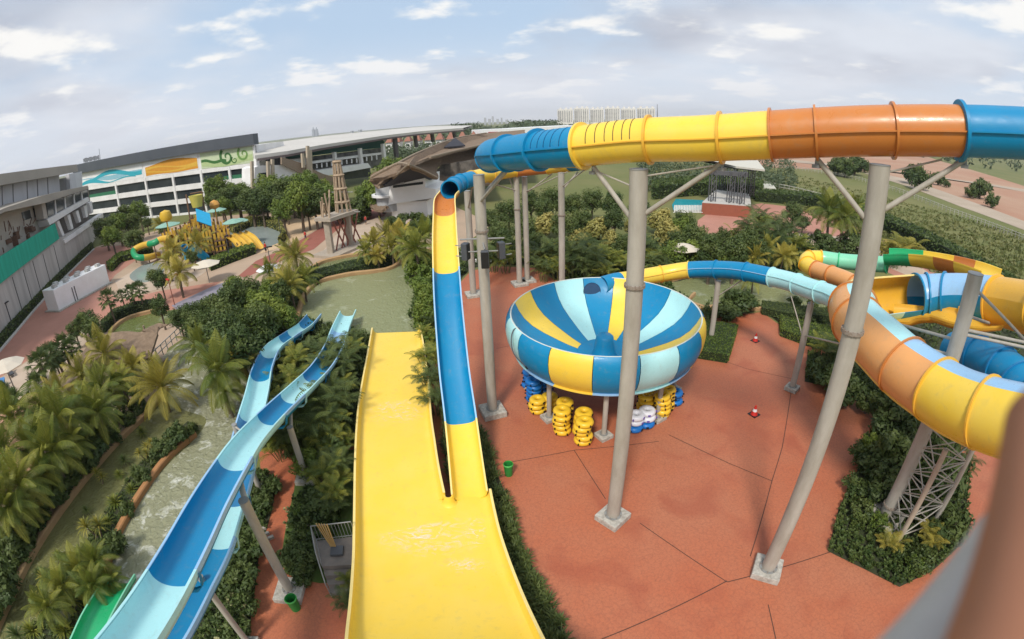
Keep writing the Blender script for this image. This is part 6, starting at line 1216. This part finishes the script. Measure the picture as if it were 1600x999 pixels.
bk = ppz(307, 313, -4); mb = MB(); mb.lathe([(.01, -1.2), (.9, -1.2), (1.35, .9), (1.25, .9), (.8, -1.0), (.01, -1.0)], bk, 16); mb.build('tipping_bucket', mat('pale yellow bucket', (.60, .54, .12), .5), WP, smooth=True)
st_ = ppz(259, 338, -3); mb = MB(); mb.lathe([(.01, -1.1), (1.0, -.7), (1.2, 0), (.9, .8), (.01, 1.1)], st_, 12); mb.bar((st_.x, st_.y, 0), (st_.x, st_.y, st_.z-.9), .12, n=6); mb.build('splash_ball', mat('amber ball', (.66, .42, .04), .5), WP, smooth=True)
st_ = ppz(335, 320, -6); mb = MB(); mb.lathe([(.01, -.9), (.8, -.6), (1.0, 0), (.7, .6), (.01, .9)], st_, 12); mb.bar((st_.x, st_.y, 0), (st_.x, st_.y, st_.z-.7), .12, n=6); mb.build('splash_ball', mat('orange ball', (.6, .30, .06), .5), WP, smooth=True)
FSL = [ppz(366, 366, 1), ppz(372, 369, 2.5), ppz(382, 376, 5), ppz(392, 382, 7)]; FSL[-1].z = .3
for k in range(4):
    Q = [p+pp.d*(-1.6+1.05*k) for p in FSL]; sweep(Q, 0, 3, u_prof(.48, .3), 'slide_lane', PLY, WP)
def smalltube(P, segs, label, cat='water slide', r=.55):
    t = thing('kids_tube_slide', label, cat, (P[0].x, P[0].y, 0))
    for a, b, m in segs: tube(P, a, b, r, 'tube_section', m, t)
    mb = MB()
    for i in range(0, len(P), 2): mb.bar((P[i].x, P[i].y, 0), (P[i].x, P[i].y, P[i].z-r), .1, n=6)
    build_each(mb, 'support', PLW, t)
Z = lambda px, py, z: G(px, py, z)
smalltube([Z(268, 372, 4), Z(252, 374, 3.6), Z(240, 380, 3.2), Z(222, 384, 2.8), Z(209, 392, 2.2), Z(214, 402, 1.6), Z(232, 402, 1.1), Z(248, 398, .7)], ((0, 1.4, PLY), (1.4, 2.4, PLG), (2.4, 3.8, PLY), (3.8, 5.6, PLG), (5.6, 7, PLY)), 'small yellow and green looping tube slide at the playground', r=.55)
smalltube([Z(300, 384, 3.4), Z(310, 394, 2.2), Z(322, 404, .8)], ((0, 2, PLB),), 'small blue straight slide in front of the playground', r=.7)
smalltube([Z(288, 386, 3.0), Z(290, 394, 2), Z(294, 404, .9)], ((0, 2, PLB),), 'short blue slide left of the straight blue one', r=.6)
def umbrella(px, py, z, r, m, label, cat='parasol', hgt=.6, tilt=None, group=None):
    g = G(px, py, z); t = thing('parasol', label, cat, (g.x, g.y, 0), rnd.random(), group); mb = MB(); mb.lathe([(.01, z+hgt), (r*.5, z+hgt*.62), (r, z), (r*.98, z-.06), (.01, z+hgt-.1)], n=8); mb.build('canopy', m, t, world=False)
    mb = MB(); mb.bar((0, 0, 0), (0, 0, z+hgt-.05), .06, n=8); mb.build('pole', STEELD, t, world=False); return t
umbrella(262, 352, 4.6, 2.6, PLT, 'pale teal parasol at the left of the playground'); umbrella(364, 347, 4.6, 2.0, PLT, 'pale teal parasol left of the two on the right of the playground'); umbrella(374, 346, 4.4, 1.7, PLT, 'pale teal parasol at the right end of the playground'); umbrella(338, 329, 5, 2.2, PLT, 'pale teal parasol behind the bright blue roof'); umbrella(288, 369, 3.4, 1.6, PLT, 'small pale teal parasol low in the playground')
CRM = mat('cream canvas', (.62, .55, .45), .8, (.52, .45, .36), 1, .6); BC = mat('blue canvas', (.06, .22, .50), .7)
umbrella(321, 413, 2.6, 2.1, CRM, 'cream parasol in front of the water playground'); umbrella(8, 572, 3.0, 2.0, CRM, 'cream parasol at the left edge of the picture'); umbrella(1068, 388, 3.2, 1.9, CRM, 'cream parasol among the trees behind the bowl'); umbrella(420, 420, 2.6, 1.6, WHT, 'white parasol beside the dark red path')
umbrella(490, 312, 3.2, 2.8, BC, 'blue parasol, left of the three near the market hall'); umbrella(498, 310, 3.2, 2.8, BC, 'blue parasol, middle of the three near the market hall'); umbrella(506, 308, 3.2, 2.6, BC, 'blue parasol, right of the three near the market hall')
kk = G(497, 320); tk = thing('snack_kiosk', 'red counter kiosk below the blue parasols', 'kiosk', kk); mb = MB(); mb.box((kk.x, kk.y, .7), (6, 2, 1.4), .5); mb.build('counter', mat('kiosk red', (.38, .09, .05), .7), tk); mb = MB(); mb.box((kk.x, kk.y, 1.45), (6.4, 2.4, .1), .5); mb.build('counter_top', WOOD, tk)
def lounger(px, py, rz, m, label):
    g = G(px, py); t = thing('sun_lounger', label, 'sun lounger', g, rz); mb = MB(); mb.box((0, 0, .35), (.65, 1.3, .08)); mb.build('seat', m, t, world=False); mb = MB(); mb.add([(-.32, .65, .35), (.32, .65, .35), (.32, 1.2, .8), (-.32, 1.2, .8)], [(0, 1, 2, 3)]); mb.build('backrest', m, t, world=False, solid=.05)
    mb = MB(); [mb.bar((x, y, 0), (x, y, .33), .03, n=5) for x in (-.28, .28) for y in (-.55, .6)]; build_each(mb, 'leg', WHT, t, world=False)
lounger(4, 610, .8, BC, 'blue sun lounger at the left edge of the picture'); lounger(18, 588, 1.2, DGREY, 'dark lounger below the cream parasol at the left edge')
# people: simple small figures built as one skinned body
def person(px, py, shirt, legs, label, pose=0, rz=0):
    g = G(px, py); t = thing('person', label, 'person', g, rz); me = bpy.data.meshes.new('body')
    a = .18 if pose else .04
    V_ = [(0, 0, .95), (0, 0, 1.2), (0, 0, 1.42), (0, 0, 1.52), (0, 0, 1.62), (0, 0, 1.72), (-.1, 0, .9), (-.11, a, .5), (-.11, a*.4, .07), (-.11, a*.4-.14, .04), (.1, 0, .9), (.11, -a, .5), (.11, -a*1.6, .07), (.11, -a*1.6-.14, .04), (-.19, 0, 1.40), (-.25, -.02, 1.15), (-.24, -.12, .92), (.19, 0, 1.40), (.25, .0, 1.15), (.24, -.10, .92)]
    E_ = [(0, 1), (1, 2), (2, 3), (3, 4), (4, 5), (0, 6), (6, 7), (7, 8), (8, 9), (0, 10), (10, 11), (11, 12), (12, 13), (2, 14), (14, 15), (15, 16), (2, 17), (17, 18), (18, 19)]
    R_ = [.13, .125, .14, .055, .085, .075, .085, .06, .04, .04, .085, .06, .04, .04, .06, .042, .032, .06, .042, .032]
    me.from_pydata(V_, E_, []); o = link('body', me, t, False); me.materials.append(mat('skin', (.38, .22, .14), .6)); md = o.modifiers.new('skin', 'SKIN'); md.use_smooth_shade = True
    for i, r in enumerate(R_): me.skin_vertices[0].data[i].radius = (r, r*.85, )
    me.skin_vertices[0].data[0].use_root = True; md = o.modifiers.new('sub', 'SUBSURF'); md.levels = 1; md.render_levels = 1
    mb = MB(); mb.lathe([(.17, .95), (.165, 1.2), (.19, 1.4), (.08, 1.5)], n=14); mb.build('shirt', shirt, t, world=False, smooth=True)
    mb = MB(); 
    for s_ in (-1, 1): mb.lathe([(.085, .35), (.10, .6), (.115, .92), (.10, .98)], (s_*.1, a*(-s_)*.5, 0), 12)
    mb.build('trousers', legs, t, world=False, smooth=True); mb = MB(); mb.lathe([(.088, 1.64), (.10, 1.72), (.07, 1.80), (.01, 1.82)], (0, .015, 0), 12); mb.build('hair', BLACK, t, world=False, smooth=True)
RDc = mat('red cloth', (.5, .04, .03), .8); DKc = mat('dark cloth', (.03, .03, .04), .9)
person(373, 396, DKc, DKc, 'person in dark clothes standing in the wading pool, left of two', 1, .4); person(380, 395, DKc, DKc, 'person in dark clothes standing in the wading pool, right of two', 1, 2)
person(633, 342, DKc, DKc, 'small person in dark clothes walking by the restaurant ramp'); person(478, 376, RDc, DKc, 'person in red walking on the dark red path', 1); person(533, 323, RDc, DKc, 'person in red standing left of the rope tower mast'); person(572, 351, RDc, DKc, 'person in red on the path right of the rope tower', 1); person(416, 395, RDc, DKc, 'person in red on the sand near the park trees')
# lamp posts and flag like stands
def lamp(px, py, h, label, m=None, head=BLACK):
    g = G(px, py); t = thing('lamp_post', label, 'lamp post', g, rnd.random()*3, 'lamp posts in the park'); mb = MB(); mb.bar((0, 0, 0), (0, 0, h), .07, .05, n=8); mb.build('pole', m or DGREY, t, world=False); mb = MB(); mb.box((.25, 0, h), (.8, .25, .14)); mb.build('lamp_head', head, t, world=False)
lamp(22, 515, 3.6, 'dark lamp post by the wall, nearest of the three'); lamp(87, 437, 3.6, 'dark lamp post by the wall, middle of the three'); lamp(133, 387, 3.6, 'dark lamp post by the wall, farthest of the three')
lamp(360, 408, 4, 'dark lamp post beside the wading pool hedge'); lamp(440, 375, 4, 'dark lamp post at the right end of the wading pool'); lamp(425, 425, 3.5, 'dark lamp post at the white parasol'); lamp(273, 477, 3.2, 'red flagged post beside the lilac deck', REDW, RDc); lamp(285, 462, 2.8, 'second red flagged post beside the lilac deck', REDW, RDc); lamp(206, 480, 2.8, 'dark post between the small fan palms')
# fences on the right
ff = thing('field_fence', 'low pale rail fence along the far edge of the grass field', 'fence', G(1300, 275)); mb = MB(); pts = [(1200, 262), (1260, 268), (1330, 280), (1400, 300), (1480, 332), (1560, 362), (1640, 395)]; W_ = [G(*p) for p in pts]
mb.path([p+Vector((0, 0, 1.3)) for p in W_], .07, 5); mb.path([p+Vector((0, 0, .8)) for p in W_], .06, 5)
for i in range(81): p = cr(W_, i*6/80); mb.bar(p, p+Vector((0, 0, 1.5)), .08, n=5)
build_each(mb, 'fence_rail', mat('pale fence', (.45, .42, .36), .8), ff)
f2 = thing('promenade_fence', 'white edged fence behind the red stage', 'fence', G(1200, 300)); mb = MB(); W_ = [G(1130, 284), G(1180, 290), G(1240, 302), G(1300, 318)]; mb.path([p+Vector((0, 0, 1.6)) for p in W_], .09, 5); mb.path([p+Vector((0, 0, .9)) for p in W_], .07, 5)
for i in range(25): p = cr(W_, i*3/24); mb.bar(p, p+Vector((0, 0, 1.7)), .10, n=5)
build_each(mb, 'fence_rail', mat('pale fence', (.45, .42, .36), .8), f2)
mb = MB(); mb.prism([G(1182, 297), G(1206, 296), G(1212, 305), G(1184, 302)], 0, 1.6); tag(mb.build('flat_shelter', mat('shelter roof', (.52, .50, .42), .8)), 'small flat pale shelter right of the steel pavilion', 'shelter')
for i in range(9):
    g = G(744+i*6, 409.5+abs(i-4)*.3); b_ = thing('bollard', 'x', 'bollard', g, 0, 'white bollards at the back of the plaza'); mb = MB(); mb.lathe([(.14, 0), (.12, .45), (.01, .55)], n=8); mb.build('bollard_body', WHT, b_, world=False); mb = MB(); mb.lathe([(.16, 0), (.16, .05)], n=8); mb.build('bollard_base', DGREY, b_, world=False)
    b_['label'] = 'small white bollard at the back of the plaza, %s' % ORD[i]
# service steps beside the yellow run
ss = thing('concrete_steps', 'small grey concrete landing with three steps beside the yellow slide', 'steps', G(525, 870)); gA, gB, gC, gD = G(495, 845, .9), G(556, 838, .9), G(556, 882, .9), G(503, 885, .9)
GC = mat('weathered step concrete', (.20, .17, .15), .9, (.13, .12, .11), 3, .8)
mb = MB(); mb.prism([gA, gB, gC, gD], 0, .9); mb.build('landing', GC, ss)
dS = (gD-gA).normalized(); wS = (gC-gD)
for k, z_ in enumerate((.65, .42, .2)): a = gD+dS*(.02+.32*k); mb = MB(); mb.prism([a, a+wS, a+wS+dS*.32, a+dS*.32], 0, z_); mb.build('step', GC, ss)
hb = G(527, 862, .95); mb = MB(); mb.box((hb.x, hb.y, 1.0), (.55, .5, .12), .2); mb.build('hatch', DGREY, ss)
rl = thing('guard_rail', 'grey metal guard rail around the concrete landing', 'railing', G(495, 860)); mb = MB(); zt2 = Vector((0, 0, 1.0)); path_ = [gD+dS*1.0-Vector((0, 0, .9)), gD, gA, gB]
mb.path([p+zt2 for p in path_], .028, 8); mb.path([p+zt2*.1 for p in path_[1:]], .02, 6); mb.build('top_rail', STEELD, rl); mb = MB()
for p, q, n_ in ((gD, gA, 9), (gA, gB, 12)):
    for i in range(n_+1): r_p = p.lerp(q, i/n_); mb.bar(r_p, r_p+zt2, .014, n=5)
mb.bar(path_[0], path_[0]+zt2, .028, n=6); build_each(mb, 'baluster', STEELD, rl)
for i in range(5): 
    b0 = G(520+i*1.5, 858, .92); mb = MB(); t0 = b0+Vector((-.55+.08*i, .35, 1.25)); mb.bar(b0, t0, .03, .03, n=6); tag(mb.build('bamboo_pole', mat('bamboo', (.45, .28, .10), .6)), 'bamboo pole leaning on the guard rail, %s of five' % ['leftmost', 'second from left', 'middle', 'second from right', 'rightmost'][i], 'bamboo pole', 'bamboo poles leaning on the guard rail')
# bins
def bin_(px, py, label):
    g = G(px, py); t = thing('litter_bin', label, 'litter bin', g); mb = MB(); mb.lathe([(.20, 0), (.25, .75), (.22, .75), (.18, .05), (.01, .05)], n=20); mb.build('bin_body', mat('bin green', (.02, .22, .04), .45), t, world=False, smooth=True); mb = MB(); mb.lathe([(.26, .72), (.27, .78), (.24, .82)], n=20); mb.build('bin_rim', mat('bin lime', (.07, .42, .08), .45), t, world=False, smooth=True)
bin_(463, 951, 'green litter bin at the foot of the slanting looking post'); bin_(795, 742, 'green litter bin half hidden behind the tufted border')
# cap valve boxes, small stones
for i, (px, py) in enumerate(((424, 842), (417, 836), (412, 828))): g = G(px, py); mb = MB(); mb.box((g.x, g.y, .08), (.3, .16, .16), .7); tag(mb.build('concrete_block', CONC, bevel=.01), 'small pale concrete block on the red path, %s of three' % ['nearest', 'middle', 'farthest'][i], 'block', 'small concrete blocks on the red path')
g = G(410, 771); mb = MB(); mb.box((g.x, g.y, .15), (.7, .7, .5), .2); tag(mb.build('valve_plinth', CONC, bevel=.02), 'small square concrete plinth in the dark bed', 'plinth')
# ---------------------------------------------------------------- haze in the air
mb = MB(); mb.box((500, 2200, 75), (11000, 9000, 152)); m = bpy.data.materials.new('thin haze'); m.use_nodes = True; N_ = m.node_tree.nodes; N_.remove(N_['Principled BSDF'])
pv = N_.new('ShaderNodeVolumePrincipled'); pv.inputs['Color'].default_value = (.97, .98, 1.0, 1); pv.inputs['Density'].default_value = .00013; pv.inputs['Anisotropy'].default_value = .2; m.node_tree.links.new(pv.outputs[0], N_['Material Output'].inputs['Volume'])
hz_o = mb.build('haze', m); hz_o['kind'] = 'stuff'; hz_o['label'] = 'thin pale haze in the air over the park'; hz_o['category'] = 'haze'
# ---------------------------------------------------------------- sky and sun
w = bpy.data.worlds.new('World'); S.world = w; w.use_nodes = True; nt = w.node_tree; N = nt.nodes; L = nt.links
bg = N['Background']; sky = N.new('ShaderNodeTexSky'); sky.sky_type = 'NISHITA'; sky.sun_disc = False
SE, SR = radians(50), radians(200)
sky.sun_elevation = SE; sky.sun_rotation = SR; sky.dust_density = 2.2; sky.ozone_density = 1.5; sky.air_density = 1.2
tc = N.new('ShaderNodeTexCoord'); sp = N.new('ShaderNodeSeparateXYZ'); L.new(tc.outputs['Generated'], sp.inputs[0])
ad = N.new('ShaderNodeMath'); ad.operation = 'ADD'; ad.inputs[1].default_value = .16; L.new(sp.outputs['Z'], ad.inputs[0])
mxz = N.new('ShaderNodeMath'); mxz.operation = 'MAXIMUM'; mxz.inputs[1].default_value = .05; L.new(ad.outputs[0], mxz.inputs[0])
dv = N.new('ShaderNodeVectorMath'); dv.operation = 'DIVIDE'; cb = N.new('ShaderNodeCombineXYZ')
for i in (0, 1, 2): L.new(mxz.outputs[0], cb.inputs[i])
L.new(tc.outputs['Generated'], dv.inputs[0]); L.new(cb.outputs[0], dv.inputs[1])
def noise(scale, det, off, rough=.55):
    mp = N.new('ShaderNodeMapping'); mp.inputs['Location'].default_value = off; mp.inputs['Scale'].default_value = (1, 1, .0); L.new(dv.outputs[0], mp.inputs[0])
    n = N.new('ShaderNodeTexNoise'); n.inputs['Scale'].default_value = scale; n.inputs['Detail'].default_value = det; n.inputs['Roughness'].default_value = rough; L.new(mp.outputs[0], n.inputs[0]); return n
def rng(src, a, b, c=0, d=1):
    m = N.new('ShaderNodeMapRange'); m.interpolation_type = 'SMOOTHSTEP'; m.inputs['From Min'].default_value = a; m.inputs['From Max'].default_value = b; m.inputs['To Min'].default_value = c; m.inputs['To Max'].default_value = d; L.new(src, m.inputs[0]); return m.outputs[0]
n1 = noise(.42, 5, (3.1, 1.2, 0), .5); n2 = noise(1.45, 6, (5.9, 3.3, 0), .55); n3 = noise(.5, 4, (1.3, 8.2, 0))
def mix(a, b, f):
    m = N.new('ShaderNodeMix'); m.data_type = 'RGBA'
    for s_, x in (('A', a), ('B', b)):
        if isinstance(x, tuple): m.inputs[s_].default_value = (*x, 1)
        else: L.new(x, m.inputs[s_])
    if isinstance(f, float): m.inputs['Factor'].default_value = f
    else: L.new(f, m.inputs['Factor'])
    return m.outputs['Result']
G_ = 1/.1
c_ = lambda r, g, b: (r*G_, g*G_, b*G_)
blue = mix(sky.outputs[0], c_(.48, .62, .80), .8)
grey = mix(c_(.66, .70, .77), c_(.42, .45, .53), rng(n3.outputs[0], .42, .66))
a_ = mix(blue, grey, rng(n1.outputs[0], .40, .60))
puff = mix(a_, c_(.90, .885, .855), rng(n2.outputs[0], .52, .64, 0, .9))
hz = rng(sp.outputs['Z'], 0.0, .22, .8, 0)
fin = mix(puff, c_(.74, .76, .82), hz)
L.new(fin, bg.inputs['Color']); bg.inputs['Strength'].default_value = .1
sl = bpy.data.lights.new('sun', 'SUN'); so = bpy.data.objects.new('sun', sl); COL.objects.link(so)
sl.energy = 2.9; sl.angle = radians(10); sl.color = (1, .95, .87)
dr = Vector((sin(SR)*cos(SE), cos(SR)*cos(SE), sin(SE)))    # towards the sun
so.rotation_euler = dr.to_track_quat('Z', 'Y').to_euler(); so.location = (0, 0, 60)
S.view_settings.view_transform = 'Standard'; S.view_settings.look = 'None'; S.view_settings.exposure = .2; S.view_settings.gamma = 1
S.render.engine = 'CYCLES'; S.cycles.use_denoising = True; S.cycles.max_bounces = 5; S.cycles.diffuse_bounces = 3; S.cycles.glossy_bounces = 2; S.cycles.transparent_max_bounces = 16
